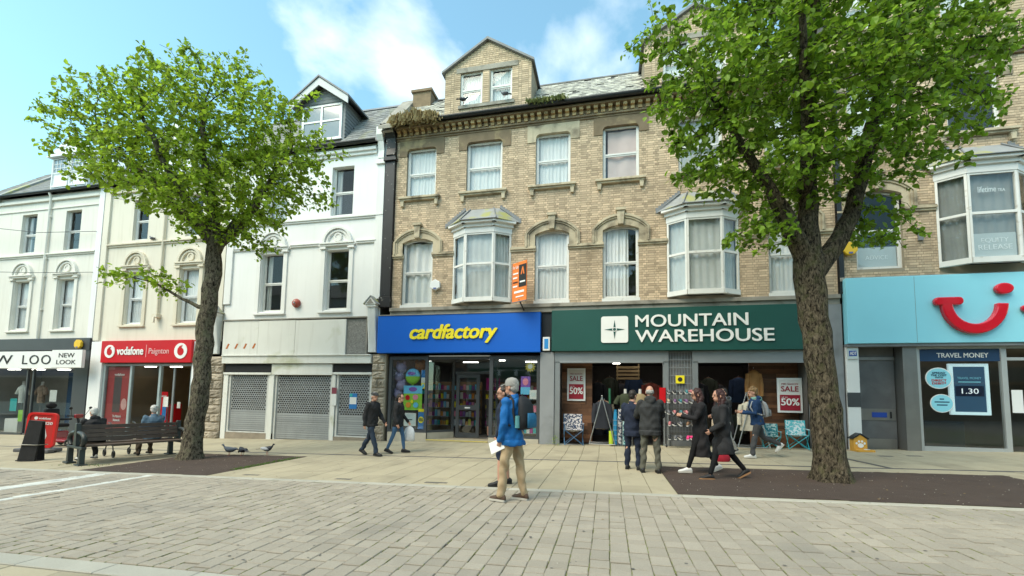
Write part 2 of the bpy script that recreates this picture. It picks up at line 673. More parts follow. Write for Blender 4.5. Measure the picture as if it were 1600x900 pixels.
# loose chips and litter on the gravel beds
m_chip = M('pale_chip', (.5, .47, .40), .9, var=.3, vscale=30)
mb = MB()
for (x0, x1, y0, y1), n in ((BEDR, 130), (BEDL, 60)):
    for _ in range(n):
        x, y, r = rnd.uniform(x0, x1), rnd.uniform(y0, y1), rnd.uniform(.003, .009)
        mb.ell((x, y, G(x, y) + .022), (r, r * rnd.uniform(.6, 1.2), r * .5), 5, 3)
for _ in range(70):
    x, y, r = rnd.uniform(-10, 6), rnd.uniform(3.5, 13), rnd.uniform(.006, .014)
    mb.ell((x, y, G(x, y) + .004), (r, r, .003), 6, 3)
tag(mb.build('gravel', m_chip), 'pale chips and crumbs scattered over the brown beds and paving', 'chips', kind='stuff')

def blades(mb, pts, h, spread):
    for (x, y) in pts:
        z = G(x, y)
        a = rnd.uniform(0, 6.28)
        hh = h * rnd.uniform(.4, 1.1)
        w = .004 + hh * .05
        dx, dy = math.cos(a), math.sin(a)
        lx, ly = rnd.gauss(0, spread), rnd.gauss(0, spread)
        mb.add([(x - dx * w, y - dy * w, z), (x + dx * w, y + dy * w, z), (x + lx * .5 + dx * w * .7, y + ly * .5 + dy * w * .7, z + hh * .6),
                (x + lx, y + ly, z + hh)], [(0, 1, 2), (0, 2, 3)], rnd.random())
mb = MB()
blades(mb, [(-7.74 + rnd.gauss(0, .03) - rnd.random() * .12, rnd.uniform(7.9, 9.9)) for _ in range(500)], .05, .02)
blades(mb, [(rnd.uniform(-12.6, -11.2), rnd.gauss(7.9, .12)) for _ in range(160)], .035, .02)
tag(mb.build('grass', m_grass), 'thin fringe of grass along the edge of the brown tree bed', 'grass', kind='stuff')
# moss growing in the joints between the setts: a few low cushions
mb = MB()
for _ in range(3000):
    i = rnd.randint(int((-6 - X0) / cw), int((7 - X0) / cw))
    x = X0 + i * cw + rnd.gauss(0, .003)
    y = ROAD0 + (rnd.random() ** 1.3) * (ROAD1 - ROAD0)
    if mnoise.noise((x * .6, y * .6, 3.)) < -.15:
        continue
    l = rnd.uniform(.015, .06)
    mb.ell((x, y, G(x, y) - .003), (rnd.uniform(.002, .004), l, .004), 5, 3, rnd.random())
m_moss = M('moss', (.20, .22, .07), .95, var=.3, vscale=6)
tag(mb.build('moss', m_moss), 'green moss lines in the joints between the setts', 'moss', kind='stuff')
# small iron covers in the slabs
for i, (x, y, w, l, lab) in enumerate(((-5.0, 7.36, .32, .1, 'dark slot grille in the slabs by the kerb, left of the man in blue'), (-3.2, 7.36, .42, .1, 'longer dark slot grille in the slabs beside the man in blue'),
                                  (-7.1, 7.42, .36, .09, 'rusty slot grille in the slabs nearest the left tree bed'),
                                  (6.6, 12.6, .3, .16, 'small dark iron cover in front of the grey steel door'), (7.3, 12.75, .3, .14, 'small dark iron cover beside the steel column'))):
    o = MB().slab(x, x + w, y, y + l, -.02, .004, .003, zf=G)
    for k in range(3):
        o.slab(x + .02 + k * (w - .04) / 3, x + .01 + (k + 1) * (w - .04) / 3, y + .02, y + l - .02, 0, .007, .002, zf=G)
    tag(o.build('iron_cover', m_iron), lab, 'drain cover', 'iron covers in the paving')

# trodden chewing gum on the paving
mb = MB()
for _ in range(420):
    x, y = rnd.uniform(-12, 8), rnd.uniform(3.4, 13.8)
    if any(q[0] - .05 < x < q[1] + .05 and q[2] - .05 < y < q[3] + .05 for q in (BEDL, BEDR)):
        continue
    r_ = rnd.uniform(.007, .019)
    n = 7
    mb.add([(x + r_ * math.cos(6.283 * k / n) * rnd.uniform(.7, 1.2), y + r_ * math.sin(6.283 * k / n) * rnd.uniform(.7, 1.2), G(x, y) + .0065) for k in range(n)], [list(range(n))])
tag(mb.build('chewing_gum', M('gum', (.12, .11, .10), .8, var=.3, vscale=3)), 'dark trodden gum spots scattered over the paving', 'gum', kind='stuff')

mb = MB()
for _ in range(170):
    if rnd.random() < .6:
        bx = rnd.choice((BEDL, BEDR, BEDR))
        x, y = rnd.uniform(bx[0], bx[1]), rnd.uniform(bx[2], bx[3])
        zz = .03
    else:
        x, y = rnd.uniform(-12, 8), rnd.uniform(5, 13.5)
        zz = .008
    a = rnd.uniform(0, 6.28)
    l = rnd.uniform(.015, .04)
    d = Vector((math.cos(a), math.sin(a), 0)) * l
    q = Vector((-d.y, d.x, 0)) * .4
    p = Vector((x, y, G(x, y) + zz))
    mb.add([p, p + d * .5 + q + Vector((0, 0, .006)), p + d, p + d * .5 - q + Vector((0, 0, .004))], [(0, 1, 2, 3)], rnd.random())
tag(mb.build('fallen_leaves', M('dead_leaf', (.22, .15, .06), .9, var=.3, vscale=9, tint=.5)), 'small brown fallen leaves on the gravel beds and paving', 'leaves', kind='stuff')
# ------------------------------------------------------------------ building elements
m_mortar = M('mortar', (.30, .25, .18), .95, var=.2, vscale=1.5)
m_brick = M('buff_brick', (.545, .42, .29), .88, var=.15, vscale=.55, tint=.33, bump=.3, bscale=70, fine=.12,
            blotch=((.20, .145, .085), .9, .56, .78, .55), streak=.25, streakcol=(.20, .15, .09))
m_stone = M('bath_stone', (.50, .43, .305), .85, var=.18, vscale=2.2, bump=.3, bscale=50, fine=.08,
            blotch=((.075, .058, .04), 1.6, .5, .68, .8), streak=.4)
m_stoned = M('sooty_stone', (.20, .15, .095), .9, var=.25, vscale=2.5, bump=.3, bscale=50, blotch=((.42, .33, .18), 2.2, .55, .72, .8))
m_ledge = M('weathered_ledge', (.30, .28, .24), .9, var=.22, vscale=2, bump=.3, bscale=60, blotch=((.10, .09, .07), 2.5, .52, .7, .6))
m_wframe = M('white_gloss', (.70, .70, .67), .45, var=.06, vscale=4, blotch=((.40, .36, .29), 7, .62, .74, .7), spec=.5)
m_upvc = M('white_upvc', (.76, .77, .77), .35, var=.04)
m_net = M('net_curtain', (.80, .80, .79), .9, var=.04, trans=.12)
m_netd = M('grey_curtain', (.60, .61, .60), .9, var=.1, trans=.12)
m_pink = M('pink_sheet', (.70, .55, .51), .9, var=.12, vscale=1.5, trans=.12)
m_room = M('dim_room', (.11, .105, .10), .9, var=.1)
m_lead = M('lead_sheet', (.27, .28, .28), .6, var=.2, vscale=3, blotch=((.33, .33, .10), 2.0, .47, .62, .9))
m_leadp = M('plain_lead', (.19, .20, .21), .6, var=.2, vscale=3)
m_slate = M('lichen_slate', (.30, .295, .265), .85, var=.16, vscale=1.8, tint=.4, bump=.2, bscale=40, spec=.15, blotch=((.56, .55, .47), 4.5, .45, .6, .85))
m_slateg = M('grey_slate', (.20, .205, .20), .75, var=.16, vscale=1.6, tint=.3, bump=.2, bscale=40, blotch=((.30, .30, .17), 1.4, .52, .7, .6))
m_slated = M('roof_felt', (.07, .07, .065), .95)
m_blackp = M('black_paint', (.018, .018, .02), .5, var=.3, blotch=((.45, .44, .41), 9, .67, .70, .9))
m_gutter = M('black_gutter', (.016, .017, .019), .4, var=.2)
m_render = M('white_render', (.77, .775, .765), .75, var=.035, vscale=.9, bump=.12, bscale=35, streak=.16, streakcol=(.50, .50, .46))
m_rendtrim = M('white_trim', (.74, .74, .72), .75, var=.05, vscale=2, streak=.2, streakcol=(.46, .46, .42))
m_cream = M('cream_render', (.70, .655, .55), .8, var=.05, vscale=.8, bump=.12, bscale=35, streak=.3, streakcol=(.42, .36, .25))
m_creamw = M('pale_render', (.72, .70, .63), .8, var=.05, vscale=.8, bump=.12, bscale=35, streak=.28, streakcol=(.40, .36, .27))
m_grass_dry = M('dry_straw', (.42, .33, .17), .9, var=.3, vscale=10, trans=.2)
m_glass = glass('window_glass', (.955, .97, .97), 1.0, wav=.02)
m_shopglass = glass('shop_glass', (.93, .95, .95), 1.7)
m_alu = M('grey_aluminium', (.29, .31, .32), .4, metal=.5, var=.08)
m_greyp = M('grey_painted_pier', (.25, .26, .27), .6, var=.12, vscale=1.5, blotch=((.05, .05, .045), 1.3, .55, .75, .4))
m_charcoal = M('charcoal_frame', (.055, .06, .065), .45, var=.1)

def wall(name, mat, root, x0, x1, z0, z1, holes, y=FY, reveal=.16, zb=None):
    """front wall sheet with real openings and their reveals"""
    mb = MB()
    xs = sorted({x0, x1, *[q for h in holes for q in h[:2]]})
    zs = sorted({z0, z1, *[q for h in holes for q in h[2:]]})
    for a, b in zip(xs, xs[1:]):
        for c, d in zip(zs, zs[1:]):
            mx, mz = (a + b) / 2, (c + d) / 2
            if any(h[0] < mx < h[1] and h[2] < mz < h[3] for h in holes):
                continue
            mb.add([(a, y, c), (b, y, c), (b, y, d), (a, y, d)], [(0, 1, 2, 3)])
    for (a, b, c, d) in holes:
        Y = y + reveal
        mb.add([(a, y, c), (a, Y, c), (a, Y, d), (a, y, d)], [(0, 1, 2, 3)])
        mb.add([(b, y, c), (b, y, d), (b, Y, d), (b, Y, c)], [(0, 1, 2, 3)])
        mb.add([(a, y, c), (b, y, c), (b, Y, c), (a, Y, c)], [(0, 1, 2, 3)])
        mb.add([(a, y, d), (a, Y, d), (b, Y, d), (b, y, d)], [(0, 1, 2, 3)])
    return mb.build(name, mat, root, fix=False)

def body(root, x0, x1, z0, z1, mat, depth=7.):
    """side, back and top of the house behind its front, and the dark room wall behind the panes"""
    mb = MB()
    y0, y1 = FY + .004, FY + depth
    mb.add([(x0, y0, z0), (x0, y1, z0), (x0, y1, z1), (x0, y0, z1)], [(0, 3, 2, 1)])
    mb.add([(x1, y0, z0), (x1, y1, z0), (x1, y1, z1), (x1, y0, z1)], [(0, 1, 2, 3)])
    mb.add([(x0, y1, z0), (x1, y1, z0), (x1, y1, z1), (x0, y1, z1)], [(0, 3, 2, 1)])
    mb.add([(x0, y0, z1), (x1, y0, z1), (x1, y1, z1), (x0, y1, z1)], [(0, 1, 2, 3)])
    mb.build('house_body', mat, root)

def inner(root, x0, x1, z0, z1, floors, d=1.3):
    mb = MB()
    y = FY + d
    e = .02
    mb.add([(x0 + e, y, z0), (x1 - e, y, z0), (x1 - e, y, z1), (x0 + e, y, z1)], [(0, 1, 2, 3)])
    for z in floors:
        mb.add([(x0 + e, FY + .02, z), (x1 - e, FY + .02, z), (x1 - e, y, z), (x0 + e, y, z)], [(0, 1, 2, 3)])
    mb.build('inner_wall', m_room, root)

def bricks(wallobj, x0, x1, z0, z1, holes, y=FY, n_single=300, key=None):
    items = []
    P = .0755
    nrow = int((z1 - z0) / P)
    for j in range(nrow):
        za = z0 + j * P
        zm = za + P / 2
        cuts = sorted([(h[0], h[1]) for h in holes if h[2] - .01 < zm < h[3] + .01])
        x = x0 - (j % 2) * .17 - .01
        k = j % 2
        while x < x1:
            l = .235 if k % 2 == 0 else .1175
            k += 1
            segs = [(max(x, x0), min(x + l, x1))]
            x += l
            for (ca, cb) in cuts:
                nx = []
                for (a, b) in segs:
                    if b <= ca or a >= cb:
                        nx.append((a, b))
                    else:
                        if a < ca: nx.append((a, ca))
                        if b > cb: nx.append((cb, b))
                segs = nx
            for (a, b) in segs:
                if b - a < .03:
                    continue
                tn = min(1, max(0, rnd.gauss(.5, .2) + (.12 if rnd.random() < .1 else 0) - (.3 if rnd.random() < .06 else 0)))
                def fn(mb, a=a, b=b, za=za, tn=tn, pr=rnd.uniform(.005, .010)):
                    g = .005
                    c = .003
                    A, B, C_, D = a + g, b - g, za + g, za + P - g
                    v = [(A, y, C_), (B, y, C_), (B, y, D), (A, y, D), (A + c, y - pr, C_ + c), (B - c, y - pr, C_ + c), (B - c, y - pr, D - c), (A + c, y - pr, D - c)]
                    mb.add(v, [(4, 5, 6, 7), (0, 1, 5, 4), (1, 2, 6, 5), (2, 3, 7, 6), (3, 0, 4, 7)], tn)
                mx = (a + b) / 2
                items.append(((key or (lambda x, z: dcam(x, y, z)))(mx, zm) + (.0 if b - a > .2 else 50), fn))
    pieces(wallobj, 'brick', items, m_brick, n_single, stuff='bricks')

def arc(xa, xb, zs, rise, n=10):
    """points of a segmental arch from (xa,zs) over to (xb,zs)"""
    w = (xb - xa) / 2
    rise = max(rise, 1e-4)
    r = (w * w + rise * rise) / (2 * rise)
    cz = zs + rise - r
    a0 = math.asin(min(1, w / r))
    if rise > w: a0 = math.pi - a0
    return [((xa + xb) / 2 + r * math.sin(-a0 + 2 * a0 * i / n), cz + r * math.cos(-a0 + 2 * a0 * i / n)) for i in range(n + 1)]

def curtain(parent, name, x0, x1, z0, z1, y, mat, folds=9, amp=.025, droop=0.):
    n = max(12, int(folds * 6))
    mb = MB()
    ph = rnd.uniform(0, 6)
    rows = [0, .33, .66, 1.]
    vs = []
    for t in rows:
        for i in range(n + 1):
            u = i / n
            xx = x0 + (x1 - x0) * u
            yy = y + amp * math.sin(u * folds * 6.283 + ph + .4 * t) * (.5 + .5 * t) + amp * .6 * math.sin(u * folds * 2.7 + ph * 2)
            zz = z1 + (z0 - z1) * t - droop * math.sin(u * math.pi) * (1 - t)
            vs.append((xx, yy, zz))
    fs = [(r_ * (n + 1) + i, r_ * (n + 1) + i + 1, (r_ + 1) * (n + 1) + i + 1, (r_ + 1) * (n + 1) + i) for r_ in range(3) for i in range(n)]
    mb.add(vs, fs, sm=True)
    return mb.build(name, mat, parent)

def sash(root, x0, x1, z0, z1, y=FY, rise=0., cur='net', frame=None, fw=.06, mid=.5, glz=None, glazing_bars=0, setb=.09, tilt_open=0.):
    """two-light sash window: frame part with its panes and curtain as sub-parts"""
    frame = frame or m_wframe
    mb = MB()
    ya, yb = y + setb, y + setb + .07
    zs = z1 - rise
    n = 8
    top_o = arc(x0, x1, zs, rise, n)
    outer = [(x0, z0)] + top_o + [(x1, z0)]
    top_i = arc(x0 + fw, x1 - fw, zs - fw * .4, max(rise - fw * .6, 1e-4), n)
    inn = [(x0 + fw, z0)] + top_i + [(x1 - fw, z0)]
    mb.strip(outer, inn, ya, yb)
    zm = z0 + (z1 - z0) * mid
    mb.box(x0 + fw, x1 - fw, ya + .012, yb - .002, zm - .025, zm + .025)
    mb.box(x0 + fw, x1 - fw, ya + .03, yb - .004, zm - .07, zm - .026)
    mb.box(x0 + fw, x1 - fw, ya + .004, yb - .006, z0 + .002, z0 + .085)
    for s_ in (0, 1):
        xa = x0 + fw if s_ == 0 else x1 - fw - .025
        mb.box(xa, xa + .025, ya + .02, yb - .008, z0 + .085, zs - fw * .4)
    if glazing_bars:
        for k in range(1, glazing_bars):
            xx = x0 + fw + (x1 - x0 - 2 * fw) * k / glazing_bars
            mb.box(xx - .012, xx + .012, ya + .02, yb - .01, zm + .025, z1 - fw)
        for k in (1, 2):
            zz = zm + .025 + (z1 - fw - zm - .025) * k / 3
            mb.box(x0 + fw, x1 - fw, ya + .021, yb - .011, zz - .012, zz + .012)
    w = mb.build('window', frame, root)
    gm = glz or m_glass
    up = MB().strip([(x0 + fw, zm + .02)] + [(x1 - fw, zm + .02)], [(x0 + fw, zs - fw * .5), (x1 - fw, zs - fw * .5)], ya + .035, ya + .039)
    if rise > .03:
        up.strip([(x0 + fw + (x1 - x0 - 2 * fw) * i / n, zs - fw * .5) for i in range(n + 1)], [(a, b + .004) for a, b in top_i], ya + .035, ya + .039)
    up.build('pane', gm, w)
    MB().box(x0 + fw, x1 - fw, ya + .048, ya + .052, z0 + .08, zm - .02).build('pane', gm, w)
    cy = yb + .06
    if cur == 'net':
        curtain(w, 'curtain', x0 + .02, x1 - .02, z0 + .02, z1 - .02, cy, m_net, 9, .014)
    elif cur == 'grey':
        curtain(w, 'curtain', x0 + .02, x1 - .02, z0 + .02, z1 - .02, cy, m_netd, 8, .015)
    elif cur == 'half':
        curtain(w, 'curtain', x0 + .02, x0 + (x1 - x0) * .72, z0 + .02, z1 - .02, cy, m_net, 7, .035)
    elif cur == 'side':
        curtain(w, 'curtain', x0 + .02, x0 + (x1 - x0) * .3, z0 + .02, z1 - .02, cy, m_netd, 4, .03)
    elif cur == 'pink':
        curtain(w, 'curtain', x0 + .16, x1 - .02, z0 + .05, z1 - .08, cy, m_pink, 2, .02)
    elif cur == 'sheet':
        curtain(w, 'curtain', x0 + .02, x1 - .02, z0 + .02, z1 - .02, cy, m_net, 4, .05, .1)
    return w

def sill(root, x0, x1, z, y=FY, mat=None, h=.13, pr=.16, brackets=True, name='sill'):
    mb = MB()
    mb.box(x0, x1, y - pr, y + .1, z - h * .55, z)
    mb.box(x0 + .03, x1 - .03, y - pr * .7, y - .002, z - h, z - h * .55)
    if brackets:
        for xx in (x0 + .06, x1 - .2):
            mb.prism([(xx, z - h - .002), (xx + .14, z - h - .002), (xx + .12, z - h - .2), (xx + .02, z - h - .2)], y - pr * .62, y - .002)
    return mb.build(name, mat or m_stone, root, bevel=.006)

def head2(root, x0, x1, z0, z1, wx0, wx1, wz, mat):
    """stone lintel with a shouldered, round-cornered soffit over an upper window"""
    n = 5
    r = .14
    pts = [(x0, z0), (x0, z1), (x1, z1), (x1, z0), (wx1, z0)]
    pts += [(wx1, wz - r)]
    pts += [(wx1 - r + r * math.cos(a), wz - r + r * math.sin(a)) for a in [math.pi / 2 * k / n for k in range(1, n + 1)]]
    pts += [(wx0 + r - r * math.sin(a), wz - r + r * math.cos(a)) for a in [math.pi / 2 * k / n for k in range(0, n + 1)]]
    pts += [(wx0, z0)]
    MB().prism(pts[::-1], FY - .035, FY + .1).build('lintel', mat, root, fix=True)

def head1(root, x0, x1, zs, rise, mat=None):
    """segmental stone arch with hood mould, drops and keystone over a first-floor window"""
    mat = mat or m_stone
    xc = (x0 + x1) / 2
    n = 12
    mb = MB()
    a = arc(x0, x1, zs, rise, n)
    mb.strip([(x0, zs - .42)] + a + [(x1, zs - .42)], [(x0 - .2, zs - .42)] + arc(x0 - .2, x1 + .2, zs + .03, rise + .2, n) + [(x1 + .2, zs - .42)], FY - .04, FY + .1)
    for k, (i0, o0, pr) in enumerate(((.2, .26, .075), (.262, .31, .11), (.312, .35, .085))):
        mb.strip([(x0 - i0, zs - .42)] + arc(x0 - i0, x1 + i0, zs + .03, rise + i0, n) + [(x1 + i0, zs - .42)],
                 [(x0 - o0, zs - .42)] + arc(x0 - o0, x1 + o0, zs + .03, rise + o0, n) + [(x1 + o0, zs - .42)], FY - pr, FY + .02)
    mb.build('arch', mat, root, fix=True)
    zt = zs + rise
    k = MB()
    k.prism([(xc - .085, zt + .0), (xc + .085, zt + .0), (xc + .125, zt + .44), (xc - .125, zt + .44)], FY - .15, FY)
    k.box(xc - .16, xc + .16, FY - .19, FY, zt + .442, zt + .53)
    k.build('keystone', mat, root, bevel=.008)

def impost(root, x0, x1, z, mat=None):
    mb = MB()
    mb.box(x0, x1, FY - .05, FY + .06, z, z + .06)
    mb.box(x0 - .0, x1 + .0, FY - .09, FY + .06, z + .062, z + .12)
    mb.box(x0, x1, FY - .065, FY + .06, z + .122, z + .16)
    mb.build('impost', mat or m_stone, root, bevel=.006)

def seg(A, B):
    d = Vector((B[0] - A[0], B[1] - A[1], 0))
    L_ = d.length
    d.normalize()
    return Vector((A[0], A[1], 0)), d, Vector((d.y, -d.x, 0)), L_
def fbox(mb, A, B, s0, s1, z0, z1, d0, d1, tint=.5, mi=0):
    """box lying along the plan segment A->B, from s0 to s1 metres, between offsets d0..d1 outwards"""
    o, d, nrm, L_ = seg(A, B)
    p = [o + d * s0 + nrm * d0, o + d * s1 + nrm * d0, o + d * s1 + nrm * d1, o + d * s0 + nrm * d1]
    v = [(q.x, q.y, z) for z in (z0, z1) for q in p]
    mb.add(v, [(3, 2, 1, 0), (4, 5, 6, 7), (0, 1, 5, 4), (1, 2, 6, 5), (2, 3, 7, 6), (3, 0, 4, 7)], tint, mi)

def bay(root, xc, z0, z1, hw=1.02, hf=.50, pj=.34, roof_h=.56, cur='net', mid=.52, roofmat=None):
    P = [(xc - hw, FY), (xc - hf, FY - pj), (xc + hf, FY - pj), (xc + hw, FY)]
    fr = MB()
    lens = [seg(P[i], P[i + 1])[3] for i in range(3)]
    zm = z0 + .1 + (z1 - z0 - .1) * mid
    for i in range(3):
        A, B, L_ = P[i], P[i + 1], lens[i]
        fbox(fr, A, B, -.0, L_, z0 - .05, z0 + .1, -.08, .05)
        fbox(fr, A, B, 0, .055, z0 + .1, z1, -.05, .02)
        fbox(fr, A, B, L_ - .055, L_, z0 + .1, z1, -.05, .02)
        fbox(fr, A, B, .055, L_ - .055, zm - .035, zm + .035, -.045, .012)
        fbox(fr, A, B, .055, L_ - .055, z1 - .05, z1, -.045, .012)
    w = fr.build('bay_window', m_wframe, root)
    for i in range(3):
        for (a, b) in ((z0 + .1, zm - .035), (zm + .035, z1 - .05)):
            mb = MB()
            fbox(mb, P[i], P[i + 1], .055, lens[i] - .055, a, b, -.022, -.018)
            mb.build('pane', m_glass, w)
        if cur == 'none':
            continue
        mb = MB()
        o, d, nr, L_ = seg(P[i], P[i + 1])
        n = 30
        f = 3.5 + i
        vs = []
        for t in (0, .25, .5, .75, 1):
            for k in range(n + 1):
                u = k / n
                sag = .22 * math.sin(u * math.pi) * t * (1 - t) * 2 if cur == 'sheet' else 0
                q = o + d * (L_ * (.03 + .94 * u)) - nr * (.13 + .014 * math.sin(u * f * 6.28 + t * 2 + i) + .016 * math.sin(t * 9 + u * 7))
                vs.append((q.x, q.y, z0 + .11 + (z1 - z0 - .13) * t - sag))
        mb.add(vs, [(r_ * (n + 1) + k, r_ * (n + 1) + k + 1, (r_ + 1) * (n + 1) + k + 1, (r_ + 1) * (n + 1) + k) for r_ in range(4) for k in range(n)], sm=True)
        mb.build('curtain', {'net': m_net, 'sky_grey': M('dusty_sky_grey', (.26, .27, .265), .85, var=.15, vscale=1.5)}.get(cur, m_netd), w)  # grey sheet: dust and reflected sky put into one flat colour
    fa = MB()
    zf = z1 + .33
    for i in range(3):
        fbox(fa, P[i], P[i + 1], -.02, lens[i] + .02, z1 + .002, zf, -.1, .03 + .002 * i)
        fbox(fa, P[i], P[i + 1], -.05, lens[i] + .05, zf - .13, zf - .02, .0, .09 + .002 * i)
        fbox(fa, P[i], P[i + 1], -.1, lens[i] + .1, zf - .02, zf + .05, -.1, .2 + .002 * i)
    fa.build('bay_cornice', m_rendtrim, root)
    ov = .24
    ze = zf + .055
    E = [(xc - hw - ov - .1, FY - .0, ze), (xc - hf - ov * .55, FY - pj - ov, ze), (xc + hf + ov * .55, FY - pj - ov, ze), (xc + hw + ov + .1, FY - .0, ze)]
    T = [(xc - hf - .12, FY - .0, ze + roof_h), (xc - hf + .08, FY - .06, ze + roof_h), (xc + hf - .08, FY - .06, ze + roof_h), (xc + hf + .12, FY - .0, ze + roof_h)]
    rf = MB()
    rf.add(E + T, [(0, 1, 5, 4), (1, 2, 6, 5), (2, 3, 7, 6), (4, 5, 6, 7), (3, 2, 1, 0)])
    r_ = rf.build('bay_roof', roofmat or m_lead, root)
    rolls = MB()
    for a, b in ((0, 0), (1, 1), (2, 2), (3, 3)):
        rolls.tube([Vector(E[a]) + Vector((0, -.005, .01)), Vector(T[b]) + Vector((0, -.03, .01))], .022, 6)
    rolls.tube([Vector(E[1]) + Vector((0, 0, .004)), Vector(E[2]) + Vector((0, 0, .004))], .018, 6)
    rolls.build('lead_roll', m_leadp, r_)
    fl = MB()
    for sgn in (-1, 1):
        e = Vector(E[0] if sgn < 0 else E[3])
        t = Vector(T[0] if sgn < 0 else T[3])
        for k in range(9):
            p, q = e.lerp(t, k / 9), e.lerp(t, (k + 1) / 9)
            xa, xb = sorted((p.x, q.x))
            fl.box(xa, xb + .0, FY - .028, FY + .0, min(p.z, q.z) - .02, max(p.z, q.z) + .09)
    fl.build('stepped_flashing', m_leadp, r_)

def slates(root, roofobj, x0, x1, ye, ze, yr, zr, mat, w=.26, ex=.2, skip=None, n_single=300, gap=.0):
    """courses of individual slates from eave to ridge"""
    sl = Vector((0, yr - ye, zr - ze))
    L_ = sl.length
    sl.normalize()
    nr = Vector((0, -sl.z, sl.y))
    items = []
    for j in range(int(L_ / ex) + 1):
        for i in range(int((x1 - x0) / w) + 2):
            xa = x0 + i * w - (j % 2) * w / 2
            xb = min(xa + w - .006, x1)
            xa = max(xa, x0)
            if xb - xa < .05:
                continue
            s0 = j * ex
            mid = Vector(((xa + xb) / 2, ye, ze)) + sl * s0
            if skip and skip(mid.x, mid.y, mid.z):
                continue
            if rnd.random() < gap:
                continue
            tn = min(1, max(0, rnd.gauss(.5, .25)))
            sg = rnd.gauss(0, .012)
            def fn(mb, xa=xa, xb=xb, s0=s0, tn=tn, sg=sg, lift=rnd.uniform(0, .006)):
                a = Vector((0, ye, ze)) + sl * (s0 + sg) + nr * (.020 + lift)
                b = Vector((0, ye, ze)) + sl * min(s0 + ex * 1.6, L_) + nr * .006
                th = nr * -.009
                v = [(xa, a.y, a.z), (xb, a.y, a.z), (xb, b.y, b.z), (xa, b.y, b.z)]
                v += [(q[0], q[1] + th.y, q[2] + th.z) for q in v]
                mb.add(v, [(0, 1, 2, 3), (4, 5, 1, 0), (5, 6, 2, 1), (7, 4, 0, 3)], tn)
            items.append((dcam(*mid), fn))
    pieces(roofobj, 'slate', items, mat, n_single, stuff='slates')

def gutter(root, x0, x1, y, z, r=.075, name='gutter'):
    mb = MB()
    n = 7
    pr = [(y - r * math.cos(math.pi * k / n), z - r * math.sin(math.pi * k / n)) for k in range(n + 1)]
    pr += [(a + (.012 if a < y else -.012), b + .0) for a, b in pr[::-1]]
    pts0 = [(x0, a, b) for a, b in pr]
    mb.extr(pts0, (x1 - x0, 0, 0))
    mb.box(x0, x1, y - r - .012, y - r + .004, z - .02, z + .02)
    return mb.build(name, m_gutter, root)

def tuft(mb, x, y, z, n, h, spread, down=.5):
    for _ in range(n):
        a = rnd.uniform(-2.8, -.35)
        hh = h * rnd.uniform(.5, 1.2)
        px, py = x + rnd.gauss(0, spread), y + rnd.gauss(0, .04)
        w = .006
        o = Vector((math.cos(a), math.sin(a), 0)) * hh * .5
        mb.add([(px - w, py, z), (px + w, py, z), (px + o.x * .5, py + o.y * .5, z + hh * .45), (px + o.x, py + o.y, z + hh * (.45 - down * rnd.random()))],
               [(0, 1, 2), (0, 2, 3)], rnd.random())
# ------------------------------------------------------------------ the long buff brick building (middle)
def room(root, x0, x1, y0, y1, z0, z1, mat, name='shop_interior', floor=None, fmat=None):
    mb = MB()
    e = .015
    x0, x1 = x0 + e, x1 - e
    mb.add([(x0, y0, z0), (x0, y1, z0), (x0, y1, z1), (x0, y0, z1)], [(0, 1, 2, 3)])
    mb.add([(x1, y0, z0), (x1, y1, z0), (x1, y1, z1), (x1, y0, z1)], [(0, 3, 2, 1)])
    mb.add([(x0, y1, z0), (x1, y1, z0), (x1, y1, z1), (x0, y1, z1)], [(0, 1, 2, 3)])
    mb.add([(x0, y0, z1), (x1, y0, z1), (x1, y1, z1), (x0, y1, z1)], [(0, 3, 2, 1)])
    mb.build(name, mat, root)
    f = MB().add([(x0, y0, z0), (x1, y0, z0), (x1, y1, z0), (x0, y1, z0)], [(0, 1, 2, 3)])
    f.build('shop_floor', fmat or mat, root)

m_lampglow = M('strip_lamp', (1., .96, .88), emit=3.5, var=0)
def strip_light(root, x0, x1, y0, y1, z):
    MB().box(x0, x1, y0, y1, z - .04, z - .005).build('ceiling_lamp', m_lampglow, root)

BX0, BX1 = -7.55, 6.48
W1 = [(-7.18, -6.02, 'sheet'), (-2.37, -1.24, 'net'), (-.15, .97, 'half'), (4.70, 5.84, 'net')]
W2 = [(-7.13, -6.0, 'net'), (-4.85, -3.56, 'net'), (-2.38, -1.21, 'net'), (-.15, 1.0, 'pink'), (2.2, 3.5, 'grey'), (4.68, 5.85, 'net')]
BAYS = [-4.22, 2.85]
Z1A, Z1B = 4.70, 7.02
Z2A, Z2B = 8.62, 10.46
bk = thing('brick_building', 'long buff brick terrace with gabled brick dormers over the blue and green shops', 'building', (-.5, FY, 0))
holes = [(a, b, Z1A, Z1B + .1) for a, b, _ in W1] + [(a, b, Z2A, Z2B + .02) for a, b, _ in W2] + [(c - .98, c + .98, 4.7, 7.02) for c in BAYS]
zt = 11.25
fw_ = wall('wall', m_mortar, bk, BX0, BX1, 4.58, zt, holes)
bh = [(a - .2, b + .2, Z1B - .58, Z1B + .02) for a, b, _ in W1] + [(a, b, Z1A - .06, Z1B) for a, b, _ in W1] + \
     [(a - .26, b + .26, Z2B - .26, 10.76) for a, b, _ in W2] + [(a, b, Z2A - .08, Z2B) for a, b, _ in W2] + \
     [(c - 1.03, c + 1.03, 4.5, 7.42) for c in BAYS] + [(BX0, BX1, 6.40, 6.55), (BX0, BX1, 10.78, 10.9)]
bricks(fw_, BX0, BX1, 4.60, 11.2, bh)
body(bk, BX0, BX1, -.6, zt, m_room, 6.5)
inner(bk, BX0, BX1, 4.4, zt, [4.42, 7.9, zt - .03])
for i, (a, b, cur) in enumerate(W1):
    sash(bk, a, b, Z1A, Z1B + .06, rise=.14, cur=cur)
    head1(bk, a, b, Z1B - .08, .14)
xs_ = [BX0]
